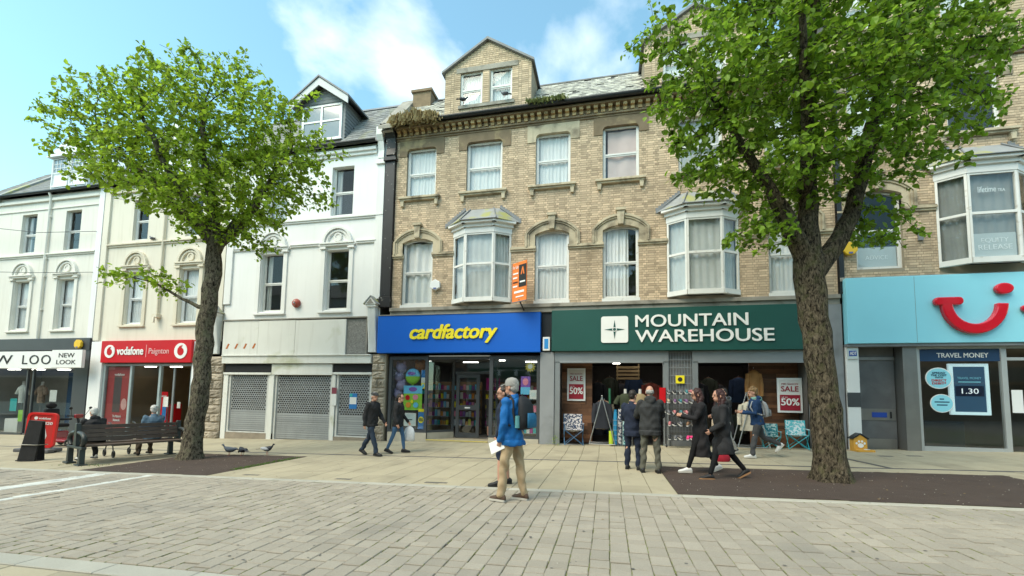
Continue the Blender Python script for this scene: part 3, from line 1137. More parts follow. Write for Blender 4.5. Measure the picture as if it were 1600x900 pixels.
for a, b in sorted([(a, b) for a, b, _ in W1] + [(c - 1.04, c + 1.04) for c in BAYS]):
    xs_ += [a, b]
xs_.append(BX1)
for a, b in zip(xs_[::2], xs_[1::2]):
    impost(bk, a - (.03 if a > BX0 else 0), b + (.03 if b < BX1 else 0), 6.39)
for i, (a, b, cur) in enumerate(W2):
    sash(bk, a, b, Z2A, Z2B, rise=.03, cur=cur)
    head2(bk, a - .3, b + .3, Z2B - .28, 10.78, a, b, Z2B, (m_stoned, m_stoned, m_stone, m_stoned, m_stone, m_stone)[i])
    sill(bk, a - .24, b + .2, Z2A)
for i, c in enumerate(BAYS):
    bay(bk, c, 4.72, 7.02, cur=('sheet', 'grey')[i])
# first-floor sills are the worn white bottom boards on a continuous stone ledge
parts('sill', m_wframe, bk, [(a - .03, b + .03, FY - .03, FY + .1, Z1A - .12, Z1A - .002) for a, b, _ in W1])
mb = MB()
mb.box(BX0, BX1, FY - .14, FY + .02, 4.46, 4.58)
mb.box(BX0, BX1, FY - .08, FY + .02, 4.3, 4.46)
mb.build('stone_ledge', m_ledge, bk, bevel=.01)
# cornice: moulded band, brick corbels, gutter
mb = MB()
mb.box(BX0, BX1, FY - .06, FY + .01, 10.78, 10.84)
mb.box(BX0, BX1, FY - .11, FY + .01, 10.842, 10.9)
mb.build('cornice_band', m_stoned, bk, bevel=.006)
items = []
x = BX0 + .06
while x < BX1 - .15:
    items.append((dcam(x, FY), lambda mb, x=x, t=rnd.uniform(.4, .9): (mb.box(x, x + .125, FY - .13, FY + .01, 10.92, 11.03, t), mb.box(x, x + .125, FY - .22, FY + .01, 11.032, 11.13, t))))
    x += .235
m_corbel = M('corbel_brick', (.42, .30, .155), .9, var=.25, vscale=2, tint=.3, blotch=((.13, .09, .05), 2, .5, .7, .7))
pieces(bk, 'corbel', items, m_corbel)
mb = MB().box(BX0, BX1, FY - .28, FY + .02, 11.132, 11.2)
mb.build('eaves_course', m_stoned, bk)
gutter(bk, -5.9, BX1 + .05, 13.62, 11.27, .085)
# roof
YE, ZE, YR, ZR = 13.66, 11.22, 15.45, 13.32
rf = MB().add([(BX0, YE, ZE), (BX1, YE, ZE), (BX1, YR, ZR), (BX0, YR, ZR), (BX0, YR + 3, ZE), (BX1, YR + 3, ZE)], [(0, 1, 2, 3), (3, 2, 5, 4), (0, 3, 4), (1, 5, 2)])
rf = rf.build('roof', m_slated, bk)
DORM = [-4.13, 2.75]
def skipd(x, y, z):
    return any(abs(x - c) < 1.6 and z < 13.2 for c in DORM)
slates(bk, rf, BX0, BX1, YE, ZE, YR, ZR, m_slate, .24, .2, skipd, gap=.09)
mb = MB()
x = BX0
while x < BX1:
    mb.prism([(YR - .1, ZR - .06), (YR, ZR + .06), (YR + .1, ZR - .06)], 0, .42) if False else mb.extr([(x, YR - .13, ZR - .1), (x, YR, ZR + .05), (x, YR + .13, ZR - .1)], (.43, 0, 0), rnd.random())
    x += .435
mb.build('ridge_tiles', M('ridge_tile', (.13, .13, .12), .8, var=.2, tint=.2), rf)
def brick_dormer(c, hw=1.58):
    z0, ze, za, y = 11.45, 13.14, 14.1, 13.9
    d = thing('x', '', '') if False else None
    wh = [(c - 1.0, c - .18, 11.78, 13.02), (c + .1, c + .9, 11.78, 13.02)]
    w = MB()
    xs = sorted({c - hw, c + hw, *[q for h in wh for q in h[:2]]})
    zs = [z0, 11.78, 13.02, ze]
    for a, b in zip(xs, xs[1:]):
        for e, f in zip(zs, zs[1:]):
            if any(h[0] < (a + b) / 2 < h[1] and h[2] < (e + f) / 2 < h[3] for h in wh):
                continue
            w.add([(a, y, e), (b, y, e), (b, y, f), (a, y, f)], [(0, 1, 2, 3)])
    w.add([(c - hw, y, ze), (c + hw, y, ze), (c, y, za)], [(0, 1, 2)])
    for s_ in (-1, 1):
        x = c + s_ * hw
        w.add([(x, y, z0), (x, y, ze), (x, 15.4, ze), (x, 14.0, z0)], [(0, 1, 2, 3) if s_ < 0 else (3, 2, 1, 0)])
    w.add([(c - hw, 15.35, z0), (c + hw, 15.35, z0), (c + hw, 15.35, ze), (c - hw, 15.35, ze)], [(0, 1, 2, 3)])
    for (a, b, e, f) in wh:
        for q in ([(a, y, e), (a, y + .14, e), (a, y + .14, f), (a, y, f)], [(b, y, e), (b, y, f), (b, y + .14, f), (b, y + .14, e)],
                  [(a, y, e), (b, y, e), (b, y + .14, e), (a, y + .14, e)], [(a, y, f), (a, y + .14, f), (b, y + .14, f), (b, y, f)]):
            w.add(q, [(0, 1, 2, 3)])
    dw = w.build('dormer', m_mortar, bk)
    # bricks of the gable face (rows shorten towards the apex)
    items = []
    P = .0755
    j = 0
    z = z0
    while z < za - .12:
        half = hw if z + P < ze else hw * (za - z - P) / (za - ze)
        x = c - half - (j % 2) * .12
        k = j % 2
        while x < c + half:
            l = .235 if k % 2 == 0 else .1175
            k += 1
            a, b = max(x, c - half), min(x + l, c + half)
            x += l
            if b - a < .03 or any(h[0] - .01 < (a + b) / 2 < h[1] + .01 and h[2] - .02 < z + P / 2 < h[3] + .2 for h in wh):
                continue
            if 13.02 < z + P / 2 < 13.2 and abs((a + b) / 2 - c) < 1.15:
                continue
            def fn(mb, a=a, b=b, z=z, t=min(1, max(0, rnd.gauss(.42, .2)))):
                A, B, C_, D, p = a + .005, b - .005, z + .005, z + P - .005, .007
                mb.add([(A, y, C_), (B, y, C_), (B, y, D), (A, y, D), (A + .003, y - p, C_ + .003), (B - .003, y - p, C_ + .003), (B - .003, y - p, D - .003), (A + .003, y - p, D - .003)],
                       [(4, 5, 6, 7), (0, 1, 5, 4), (1, 2, 6, 5), (2, 3, 7, 6), (3, 0, 4, 7)], t)
            items.append((0, fn))
        j += 1
        z += P
    pieces(dw, 'brick', items, m_brick, 0, stuff='bricks')
    MB().box(c - 1.15, c + 1.1, y - .03, y + .1, 13.022, 13.2).build('lintel', m_ledge, dw)
    r_ = MB()
    for s_ in (-1, 1):
        e, a = (c + s_ * (hw + .1), ze - .1), (c, za + .0)
        pts = [(e[0], e[1]), (a[0], a[1]), (a[0], a[1] + .09), (e[0], e[1] + .08)]
        r_.prism(pts if s_ < 0 else pts[::-1], y - .12, 16.2)
    r_.build('dormer_roof', m_leadp, bk)
    for h in wh:
        sash(bk, h[0], h[1], h[2], h[3], y=y - .03, cur='net', fw=.055)
    o = MB()
    o.box(c - 1.05, c + .98, y - .06, y + .02, 11.66, 11.775)
    o.build('sill', m_ledge, bk)
for c in DORM:
    brick_dormer(c)
# sloping coped parapet between this roof and the white house
mb = MB()
x0, x1 = -7.98, -7.56
mb.extr([(x0, 13.55, 11.0), (x0, 15.3, 13.15), (x0, 16.4, 13.2), (x0, 16.4, 11.0)], (x1 - x0, 0, 0))
mb.extr([(x0 - .06, 13.45, 11.02), (x0 - .06, 13.45, 11.14), (x0 - .06, 15.22, 13.3), (x0 - .06, 15.34, 13.2)], (x1 - x0 + .12, 0, 0))
mb.build('parapet', m_ledge, bk, fix=True)
ch = MB()
ch.box(-7.5, -6.75, 15.0, 15.9, 12.6, 13.42)
ch.box(-7.56, -6.69, 14.94, 15.96, 13.422, 13.52)
ch.build('chimney_stack', M('sooty_brick', (.22, .16, .10), .9, var=.3, vscale=4, bump=.4, bscale=30), bk)
# wild grass in the gutters
mb = MB()
for i in range(26):
    tuft(mb, -7.45 + i * .062, 13.6 + rnd.gauss(0, .05), 11.24 + max(0, rnd.gauss(.03, .05)), 60, .42, .05, 1.0)
tag(mb.build('grass', m_grass_dry, None), 'straw coloured grass overgrowing the eaves beside the white house', 'dry grass', kind='stuff')
mb = MB()
for i in range(15):
    tuft(mb, -2.55 + i * .075 + (1.0 if i > 9 else 0) * .1, 13.56, 11.30, 26, .26, .05, .95)
tag(mb.build('gutter_weeds', M('gutter_weed', (.17, .19, .06), .9, var=.35, vscale=9, trans=.2), None), 'weeds hanging from the black gutter right of the brick dormer', 'weeds', kind='stuff')

# black painted pilaster on the party wall
mb = MB()
mb.box(-7.93, -7.56, FY - .12, FY + .02, 5.02, 10.02)
mb.box(-7.97, -7.53, FY - .16, FY + .02, 4.62, 5.0)
mb.box(-7.98, -7.5, FY - .2, FY + .02, 10.03, 10.14)
mb.box(-7.95, -7.54, FY - .16, FY + .02, 10.142, 10.22)
prof = [(FY, 10.23), (FY - .2, 10.23), (FY - .14, 10.5), (FY - .2, 10.85), (FY - .36, 11.05), (FY - .36, 11.12), (FY, 11.12)]
mb.extr([(-7.9, a, b) for a, b in prof], (.36, 0, 0))
mb.build('black_pilaster', m_blackp, bk, fix=True, bevel=.008)

# shop level of the brick building
m_stall = M('stall_riser', (.42, .38, .30), .8, var=.2, vscale=3)
# left shop: blue sign
room(bk, -7.52, -2.16, FY + .02, FY + 6, .0, 2.9, M('shop_wall_cool', (.20, .20, .21), .8), fmat=M('shop_vinyl', (.30, .27, .23), .4))
gz = G(-5)
sf = MB()
fx = [-7.52, -6.12]
def post(mb, x0, x1, y0, y1, z0=0.02, z1=2.86):
    mb.box(x0, x1, y0, y1, z0, z1)
post(sf, -7.52, -7.42, FY - .02, FY + .06)
post(sf, -6.16, -6.06, FY - .02, FY + .06)
sf.box(-7.42, -6.16, FY - .015, FY + .055, 2.76, 2.86)
sf.box(-7.42, -6.16, FY - .015, FY + .055, .24, .32)
post(sf, -3.86, -3.74, FY - .02, FY + .06)
post(sf, -2.26, -2.16, FY - .02, FY + .06)
sf.box(-3.74, -2.26, FY - .015, FY + .055, 2.76, 2.86)
sf.box(-3.74, -2.26, FY - .015, FY + .055, .16, .24)
sf.box(-7.5, -2.18, FY + .062, FY + .12, 2.78, 2.88)
A, B = (-6.08, FY + .05), (-5.42, FY + .92)
fbox(sf, A, B, 0, seg(A, B)[3], .24, .32, -.05, .0)
fbox(sf, A, B, 0, seg(A, B)[3], 2.72, 2.84, -.05, .0)
fbox(sf, A, B, seg(A, B)[3] - .08, seg(A, B)[3], .05, 2.84, -.06, .01)
sf.box(-3.86, -3.78, FY + .88, FY + .96, .05, 2.84)
sf.box(-5.4, -3.86, FY + .88, FY + .96, 2.32, 2.4)
sf.box(-5.4, -3.86, FY + .88, FY + .96, 2.76, 2.84)
sf.build('shopfront_frame', m_charcoal, bk)
g1 = MB().box(-7.42, -6.16, FY + .018, FY + .022, .32, 2.76).build('shop_window', m_shopglass, bk)
g2 = MB()
fbox(g2, A, B, .02, seg(A, B)[3] - .08, .32, 2.72, -.028, -.024)
g2.build('shop_window', m_shopglass, bk)
MB().box(-3.74, -2.26, FY + .018, FY + .022, .24, 2.76).build('shop_window', m_shopglass, bk)
MB().box(-3.82, -3.818, FY + .06, FY + .88, .24, 2.76).build('shop_window', m_shopglass, bk)
MB().box(-5.4, -3.86, FY + .918, FY + .922, 2.4, 2.76).build('shop_window', m_shopglass, bk)
rz = MB()
rz.box(-7.5, -6.06, FY - .03, FY + .1, -.3, .24)
fbox(rz, A, B, .0, seg(A, B)[3], -.2, .24, -.09, .02)
rz.box(-3.86, -2.18, FY - .03, FY + .1, -.3, .16)
rz.box(-3.86, -3.76, FY + .1, FY + .88, -.2, .16)
rz.build('stall_riser', m_stall, bk)
MB().box(-6.05, -3.87, FY - .05, FY + .95, -.3, .02).build('door_step', m_slab, bk)
MB().box(-6.05, -3.87, FY - .056, FY - .01, .003, .026).build('step_edge', M('yellow_step', (.55, .44, .10), .8, var=.25), bk)
dl = MB()
for (a, b, c_, d_) in ((-5.34, -5.22, .05, 2.3), (-4.58, -4.46, .05, 2.3), (-5.22, -4.58, .05, .22), (-5.22, -4.58, 2.18, 2.3), (-5.22, -4.58, 1.02, 1.2)):
    dl.box(a, b, FY + .89, FY + .94, c_, d_)
door = dl.build('door', m_charcoal, bk)
MB().box(-5.22, -4.58, FY + .913, FY + .917, .22, 1.02).build('pane', m_shopglass, door)
MB().box(-5.22, -4.58, FY + .913, FY + .917, 1.2, 2.18).build('pane', m_shopglass, door)
MB().box(-5.0, -4.8, FY + .875, FY + .89, 1.08, 1.13).build('letter_plate', m_upvc, door)
rc = MB().box(-6.05, -3.87, FY + .0, FY + .95, 2.862, 2.9).build('recess_ceiling', m_upvc, bk)
for i in range(4):
    strip_light(bk, -6.8 + i * 1.25, -6.2 + i * 1.25, FY + 1.5 + (i % 2) * .7, FY + 1.56 + (i % 2) * .7, 2.88)
MB().box(-4.95, -4.86, FY + .4, FY + .5, 2.84, 2.86).build('ceiling_lamp', m_lampglow, bk)

# right shop: green sign, open front
m_wood = M('plank_wood', (.16, .075, .038), .65, var=.2, vscale=5, tint=.55, bump=.25, bscale=25)
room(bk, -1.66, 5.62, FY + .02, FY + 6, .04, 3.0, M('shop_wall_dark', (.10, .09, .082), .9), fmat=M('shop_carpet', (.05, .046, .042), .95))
pr_ = MB()
pr_.box(-2.14, -1.68, FY - .1, FY + .1, -.3, 2.98)
pier = pr_.build('pier', m_greyp, bk, bevel=.01)
mb = MB()
mb.box(-1.67, -1.5, FY - .06, FY + .1, -.2, 2.66)
mb.box(1.66, 1.82, FY - .06, FY + .1, -.2, 2.66)
mb.box(2.5, 2.66, FY - .06, FY + .1, -.1, 2.66)
mb.box(-1.67, 1.82, FY - .085, FY + .2, 2.66, 2.99)
mb.box(2.5, 5.64, FY - .085, FY + .2, 2.66, 2.99)
mb.box(-1.5, 1.66, FY - .11, FY - .06, 2.62, 2.68)
mb.box(2.66, 5.62, FY - .11, FY - .06, 2.62, 2.68)
mb.build('roller_housing', m_alu, bk, bevel=.005)
MB().box(1.82, 2.5, FY + .04, FY + .1, -.1, 2.99).build('pillar', M('pillar_grey', (.21, .215, .22), .7, var=.15), bk)
MB().box(5.64, 6.5, FY - .08, FY + .1, -.2, 4.3).build('pier', m_greyp, bk)
gt = MB()
for k in range(8):
    gt.box(1.87 + k * .083, 1.885 + k * .083, FY - .03, FY - .01, .5, 2.97)
for k in range(11):
    gt.box(1.84, 2.48, FY - .045, FY - .03, .55 + k * .24, .57 + k * .24)
gt.build('folding_gate', m_alu, bk)
MB().box(-1.5, 5.62, FY - .1, FY + .1, -.3, .045).build('threshold', m_greyp, bk)
MB().box(-2.16, -1.66, FY + .0, FY + .05, 2.98, 4.3).build('mesh_panel', m_gutter, bk)
items = []
for side, (xa, xb) in enumerate(((-1.5, -.5), (4.25, 5.6))):
    z = .06
    while z < 2.62:
        h = rnd.uniform(.09, .15)
        x = xa
        while x < xb:
            l = rnd.uniform(.35, .9)
            b = min(x + l, xb)
            items.append((0, lambda mb, x=x, b=b, z=z, h=h, t=rnd.random(), p=rnd.uniform(0, .02): mb.box(x + .002, b - .002, FY + .62 - p, FY + .66, z + .002, z + h - .002, t)))
            x = b
        z += h
pieces(bk, 'plank', items, m_wood)
for (x, y) in ((-.1, 1.8), (.7, 2.6), (1.2, 1.5), (3.4, 2.4), (4.2, 1.6), (.2, 3.6), (3.0, 3.8)):
    MB().box(x, x + .28, FY + y, FY + y + .07, 2.9, 2.94).build('ceiling_lamp', m_lampglow, bk)

for x, y in ((-.2, 1.2), (.9, 1.2), (3.0, 1.2), (3.9, 1.2), (0., 3.), (3.4, 3.)):
    strip_light(bk, x, x + .7, FY + y, FY + y + .06, 2.98)

# ------------------------------------------------------------------ the white rendered house with closed shutters
HX0, HX1 = -14.72, -7.98
wh_ = thing('white_house', 'white rendered house with arched window hoods, grey clad dormer and closed shop shutters', 'building', (-11.3, FY, 0))
H1 = [(-13.1, -12.14, 'side'), (-10.28, -9.34, 'none')]
H2 = [(-13.05, -12.12, 'grey'), (-10.2, -9.28, 'side')]
holes = [(a, b, 4.62, 6.88) for a, b, _ in H1] + [(a, b, 8.2, 10.1) for a, b, _ in H2]
wall('wall', m_render, wh_, HX0, HX1, 4.3, 10.85, holes, reveal=.2)
body(wh_, HX0, HX1, -.8, 10.85, m_room, 6.5)
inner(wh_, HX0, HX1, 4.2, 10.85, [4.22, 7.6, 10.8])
for a, b, cur in H1:
    sash(wh_, a, b, 4.62, 6.88, cur=cur, setb=.14, fw=.05)
for a, b, cur in H2:
    sash(wh_, a, b, 8.2, 10.1, cur=cur, setb=.14, fw=.05)
def hood(root, xa, xb, zsill, zhead, mat, base=None, rad=None):
    """pilaster strips, capitals, entablature and round hood with a roundel over a window"""
    xc = (xa + xb) / 2
    mb = MB()
    for s_ in (-1, 1):
        a = xa - .2 if s_ < 0 else xb + .03
        mb.box(a, a + .17, FY - .05, FY + .02, zsill - .06, zhead + .02)
        mb.box(a - .05, a + .22, FY - .11, FY + .02, zhead + .022, zhead + .08)
        mb.box(a - .03, a + .2, FY - .085, FY + .02, zhead + .082, zhead + .13)
    mb.box(xa - .28, xb + .28, FY - .1, FY + .02, zhead + .132, zhead + .2)
    mb.box(xa - .24, xb + .24, FY - .14, FY + .02, zhead + .202, zhead + .26)
    r = rad or (xb - xa) / 2 + .14
    z = zhead + .262
    n = 14
    for (i0, o0, p) in ((r - .09, r, .12), (r - .2, r - .11, .07)):
        mb.strip(arc(xc - i0, xc + i0, z, i0 * .999, n), arc(xc - o0, xc + o0, z, o0 * .999, n), FY - p, FY + .02)
    q = [(xc + .17 * math.cos(t), z + r * .36 + .17 * math.sin(t)) for t in [2 * math.pi * k / 14 for k in range(14)]]
    q2 = [(xc + .1 * math.cos(t), z + r * .36 + .1 * math.sin(t)) for t in [2 * math.pi * k / 14 for k in range(14)]]
    mb.strip(q + q[:1], q2 + q2[:1], FY - .05, FY + .01)
    mb.prism(q2, FY - .03, FY + .01)
    mb.box(xa - .22, xb + .22, FY - .09, FY + .02, zsill - .13, zsill - .06)
    mb.build('window_hood', mat, root, bevel=.005)
for a, b, _ in H1:
    hood(wh_, a, b, 4.62, 6.88, m_rendtrim)
mb = MB()
mb.box(HX0, HX1, FY - .05, FY + .01, 8.0, 8.06)
mb.box(HX0, HX1, FY - .09, FY + .01, 8.062, 8.12)
mb.build('string_course', m_rendtrim, wh_, bevel=.005)
mb = MB()
segs_ = [HX0 + .3] + [q for a, b, _ in H1 for q in (a - .3, b + .3)] + [HX1 - .25]
for a, b in zip(segs_[::2], segs_[1::2]):
    mb.box(a, b, FY - .06, FY + .01, 7.06, 7.12)
    mb.box(a, b, FY - .09, FY + .01, 7.122, 7.16)
mb.build('string_course', m_rendtrim, wh_, bevel=.005)
for x, xp in ((HX1 - .34, HX1 - .3), (HX0 - .02, HX0)):
    mb = MB()
    mb.box(xp, xp + .296, FY - .07, FY + .01, 4.95, 9.98)
    mb.box(x, x + .36, FY - .14, FY + .01, 9.982, 10.1)
    mb.box(x + .03, x + .33, FY - .1, FY + .01, 10.102, 10.2)
    mb.extr([(x + .06, a, b) for a, b in [(FY, 10.2), (FY - .12, 10.2), (FY - .1, 10.5), (FY - .18, 10.8), (FY - .3, 11.0), (FY - .3, 11.3), (FY, 11.3)]], (.24, 0, 0))
    mb.build('corner_pilaster', m_rendtrim, wh_, fix=True, bevel=.006)
mb = MB()
mb.box(HX0 + .3, HX1 - .36, FY - .08, FY + .01, 10.45, 10.56)
mb.box(HX0 + .3, HX1 - .36, FY - .15, FY + .01, 10.562, 10.68)
mb.build('cornice_band', m_rendtrim, wh_, bevel=.01)
gutter(wh_, HX0, HX1 - .3, 13.74, 10.86, .07)
YE, ZE, YR, ZR = 13.82, 10.8, 15.9, 13.65
rf = MB().add([(HX0, YE, ZE), (HX1, YE, ZE), (HX1, YR, ZR), (HX0, YR, ZR), (HX0, YR + 3, ZE), (HX1, YR + 3, ZE)], [(0, 1, 2, 3), (3, 2, 5, 4), (0, 3, 4), (1, 5, 2)]).build('roof', m_slated, wh_)
slates(wh_, rf, HX0, HX1, YE, ZE, YR, ZR, m_slateg, .25, .2, lambda x, y, z: abs(x + 10.92) < 1.0 and z < 12.7)
mb = MB().extr([(HX0, YR - .14, ZR - .1), (HX0, YR, ZR + .07), (HX0, YR + .14, ZR - .1)], (HX1 - HX0, 0, 0))
mb.build('ridge', m_leadp, rf)
# clad dormer
m_clad = M('grey_cladding', (.20, .215, .225), .6, var=.1, tint=.08)
def clad_dormer(root, c, hw, yf, z0, ze, za, ov=.3):
    d = MB()
    d.add([(c - hw, yf, z0), (c + hw, yf, z0), (c + hw, yf, ze), (c, yf, za - .2), (c - hw, yf, ze)], [(0, 1, 2, 3, 4)])
    for s_ in (-1, 1):
        x = c + s_ * hw
        d.add([(x, yf, z0), (x, yf, ze), (x, yf + 1.5, ze), (x, yf + .1, z0)], [(0, 1, 2, 3)])
    dm = d.build('dormer', m_clad, root)
    k = 0
    z = z0
    while z < ze - .02:
        for s_ in (-1, 1):
            x = c + s_ * hw
            yb = yf + .1 + 1.4 * (z - z0) / (ze - z0)
            e = .022 * s_
            v = [(x + e, yf, z + .004), (x + e * .3, yf, z + .145), (x + e * .3, yb + .25, z + .145), (x + e, yb + .1, z + .004)]
            mb = MB().extr(v, (-e, 0, 0), rnd.random())
            mb.build('cladding_board', m_clad, dm)
        z += .15
    z = ze + .03
    while z < za - .3:
        h2 = hw * (za - .2 - z) / (za - .2 - ze) - .02
        h1 = hw * (za - .2 - z - .12) / (za - .2 - ze) - .02
        MB().prism([(c - h2, z), (c + h2, z), (c + max(h1, .02), z + .122), (c - max(h1, .02), z + .122)], yf - .02, yf - .002, rnd.random()).build('cladding_board', m_clad, dm)
        z += .13
    bb = MB()
    for s_ in (-1, 1):
        e = (c + s_ * (hw + ov), ze - .22)
        a = (c, za)
        pts = [(e[0], e[1] - .1), (e[0], e[1] + .18), (a[0], a[1] + .0), (a[0], a[1] - .3)]
        bb.prism(pts if s_ > 0 else pts[::-1], yf - .32, yf - .28)
        so = [(c + s_ * hw, ze - .02), (e[0], e[1] + .04), (e[0], e[1] + .08), (c + s_ * hw, ze + .06)]
    bb.build('bargeboard', M('pale_grey_board', (.50, .52, .53), .5, var=.05), root, fix=True)
    rr = MB()
    for s_ in (-1, 1):
        e = (c + s_ * (hw + ov + .04), ze - .06)
        pts = [(e[0], e[1]), (c, za + .03), (c, za + .1), (e[0], e[1] + .07)]
        rr.prism(pts if s_ < 0 else pts[::-1], yf - .36, yf + 2.2)
    rr.build('dormer_roof', m_leadp, root)
    fr = MB()
    a, b, zb, zt_ = c - hw + .12, c + hw - .12, z0 + .12, ze - .06
    fr.box(a, b, yf - .05, yf - .003, zb, zb + .07)
    fr.box(a, b, yf - .05, yf - .003, zt_ - .07, zt_)
    for x in (a, c - .05, b - .08):
        fr.box(x, x + .09, yf - .05, yf - .003, zb + .07, zt_ - .07)
    fr.box(a + .09, c - .05, yf - .045, yf - .004, (zb + zt_) / 2 + .02, (zb + zt_) / 2 + .09)
    fr.box(c + .04, b - .08, yf - .045, yf - .004, (zb + zt_) / 2 + .02, (zb + zt_) / 2 + .09)
    fr.box(a - .06, b + .06, yf - .1, yf - .002, zb - .06, zb)
    w = fr.build('window', m_upvc, root)
    m_dk = M('dormer_glass', (.16, .18, .19), .08, var=.05, spec=1., coat=.5)
    for (p, q) in ((a + .09, c - .05), (c + .04, b - .08)):
        MB().box(p, q, yf - .02, yf - .012, zb + .07, (zb + zt_) / 2 + .02).build('pane', m_dk, w)
        MB().box(p, q, yf - .02, yf - .012, (zb + zt_) / 2 + .09, zt_ - .07).build('pane', m_dk, w)
clad_dormer(wh_, -10.92, 1.0, 14.2, 11.25, 12.86, 13.75)
# shop level
m_panel = M('dirty_white_panel', (.66, .655, .61), .7, var=.06, vscale=1.2, streak=.35, streakcol=(.36, .34, .28), blotch=((.27, .28, .09), 1.0, .6, .75, .55))
m_pebble = M('pebbledash', (.22, .215, .20), .95, var=.35, vscale=22, bump=.9, bscale=60, fine=.4)
m_rust = M('rust_mark', (.42, .13, .035), .9)
PB = [(-14.58, -12.98), (-12.965, -11.36), (-11.34, -9.24)]
for k, (a, b) in enumerate(PB):
    p = MB().box(a, b, FY - .1 - .01 * k, FY + .0, 2.95, 4.27 - .02 * k).build('fascia_panel', m_panel, wh_, bevel=.006)
    if k == 0:
        for i in range(4):
            MB().prism([(-14.42 + i * .4, 3.2), (-14.34 + i * .4, 3.19), (-14.25 + i * .4, 3.38), (-14.32 + i * .4, 3.39)], FY - .106, FY - .09).build('rust_mark', m_rust, p)
MB().box(-9.235, -8.42, FY - .07, FY, 2.97, 4.24).build('fascia_panel', m_pebble, wh_)['label'] = 'bare pebbledash patch of the fascia'
mb = MB()
mb.box(-14.62, -8.4, FY - .13, FY + .0, 4.275, 4.32)
mb.box(-8.42, -8.38, FY - .13, FY, 2.93, 4.275)
mb.build('fascia_trim', m_ledge, wh_)
mb = MB()
mb.box(-14.5, -8.18, FY - .16, FY + .25, 2.62, 2.9)
mb.box(-14.5, -8.18, FY - .2, FY, 2.9, 2.94)
mb.build('shop_beam', m_panel, wh_, bevel=.008)
m_shutter = M('galvanised_shutter', (.36, .37, .37), .5, metal=.35, var=.12, vscale=1.5, tint=.1, streak=.25, streakcol=(.2, .19, .17))
m_black = M('flat_black', (.012, .012, .013), .8, var=.2)
def shutter(root, x0, x1, z0, z1, perf0, y, nm):
    """roller shutter of single slats; the upper ones are punched with real slots"""
    fr = MB()
    fr.box(x0 - .07, x0, y - .05, y + .08, z0 - .02, z1)
    fr.box(x1, x1 + .07, y - .05, y + .08, z0 - .02, z1)
    fr.box(x0 - .07, x1 + .07, y - .055, y + .08, z0 - .07, z0 - .02)
    f = fr.build('shutter', M('shutter_frame', (.55, .55, .52), .6, var=.15, vscale=3, streak=.3), root)
    pch = .078
    z = z0
    i = 0
    while z + pch < z1 + .01:
        mb = MB()
        a, b = z + .003, z + pch - .003
        if z < perf0:
            mb.strip([(x0, a), (x1, a)], [(x0, b), (x1, b)], y - .004, y + .008, rnd.random())
            mb.strip([(x0, a + .018), (x1, a + .018)], [(x0, b - .018), (x1, b - .018)], y - .011, y - .0045, rnd.random())
        else:
            t = rnd.random()
            h0, h1 = a + .015, b - .013
            mb.box(x0, x1, y - .006, y + .006, a, h0, t)
            mb.box(x0, x1, y - .006, y + .006, h1, b, t)
            hp, hwid = .098, .074
            x = x0 + .05 + (i % 2) * hp / 2
            edges = [x0]
            while x + hwid < x1 - .04:
                edges += [x, x + hwid]
                x += hp
            edges.append(x1)
            for p, q in zip(edges[::2], edges[1::2]):
                mb.box(p, q, y - .006, y + .006, h0 + .0005, h1 - .0005, t)
        mb.build('slat', m_shutter, f)
        z += pch
        i += 1
    MB().box(x0, x1, y + .05, y + .06, z0, z1).build('dark_backing', m_black, f)  # black sheet stands in for the dark space behind the slots
    return f
shutter(wh_, -14.15, -12.5, .08, 2.2, .85, FY + .02, 'l')
shutter(wh_, -12.1, -9.82, -.16, 2.2, .75, FY + .04, 'c')
shutter(wh_, -9.5, -8.24, .06, 2.26, .75, FY + .02, 'r')
parts('shutter_box', m_black, wh_, [(-14.4, -12.32, FY - .06, FY + .2, 2.28, 2.6), (-9.72, -8.16, FY - .06, FY + .2, 2.3, 2.6)])
parts('shop_rail', m_panel, wh_, [(-12.3, -9.74, FY - .09, FY + .2, 2.2, 2.6), (-14.45, -12.31, FY - .1, FY + .1, 2.2, 2.28), (-9.73, -8.16, FY - .1, FY + .1, 2.22, 2.3)], .006)
parts('shop_post', m_panel, wh_, [(-12.4, -12.19, FY - .07, FY + .1, -.4, 2.198), (-9.74, -9.6, FY - .07, FY + .1, -.4, 2.198), (-14.45, -14.24, FY - .07, FY + .1, -.4, 2.198)], .006)
mb = MB()
mb.box(-14.45, -12.19, FY - .06, FY + .1, -.5, .02)
mb.box(-9.74, -8.16, FY - .06, FY + .1, -.5, .0)
mb.box(-12.19, -9.74, FY - .0, FY + .1, -.5, -.2)
mb.build('stall_riser', M('grimy_plinth', (.25, .21, .16), .9, var=.3, vscale=4), wh_)
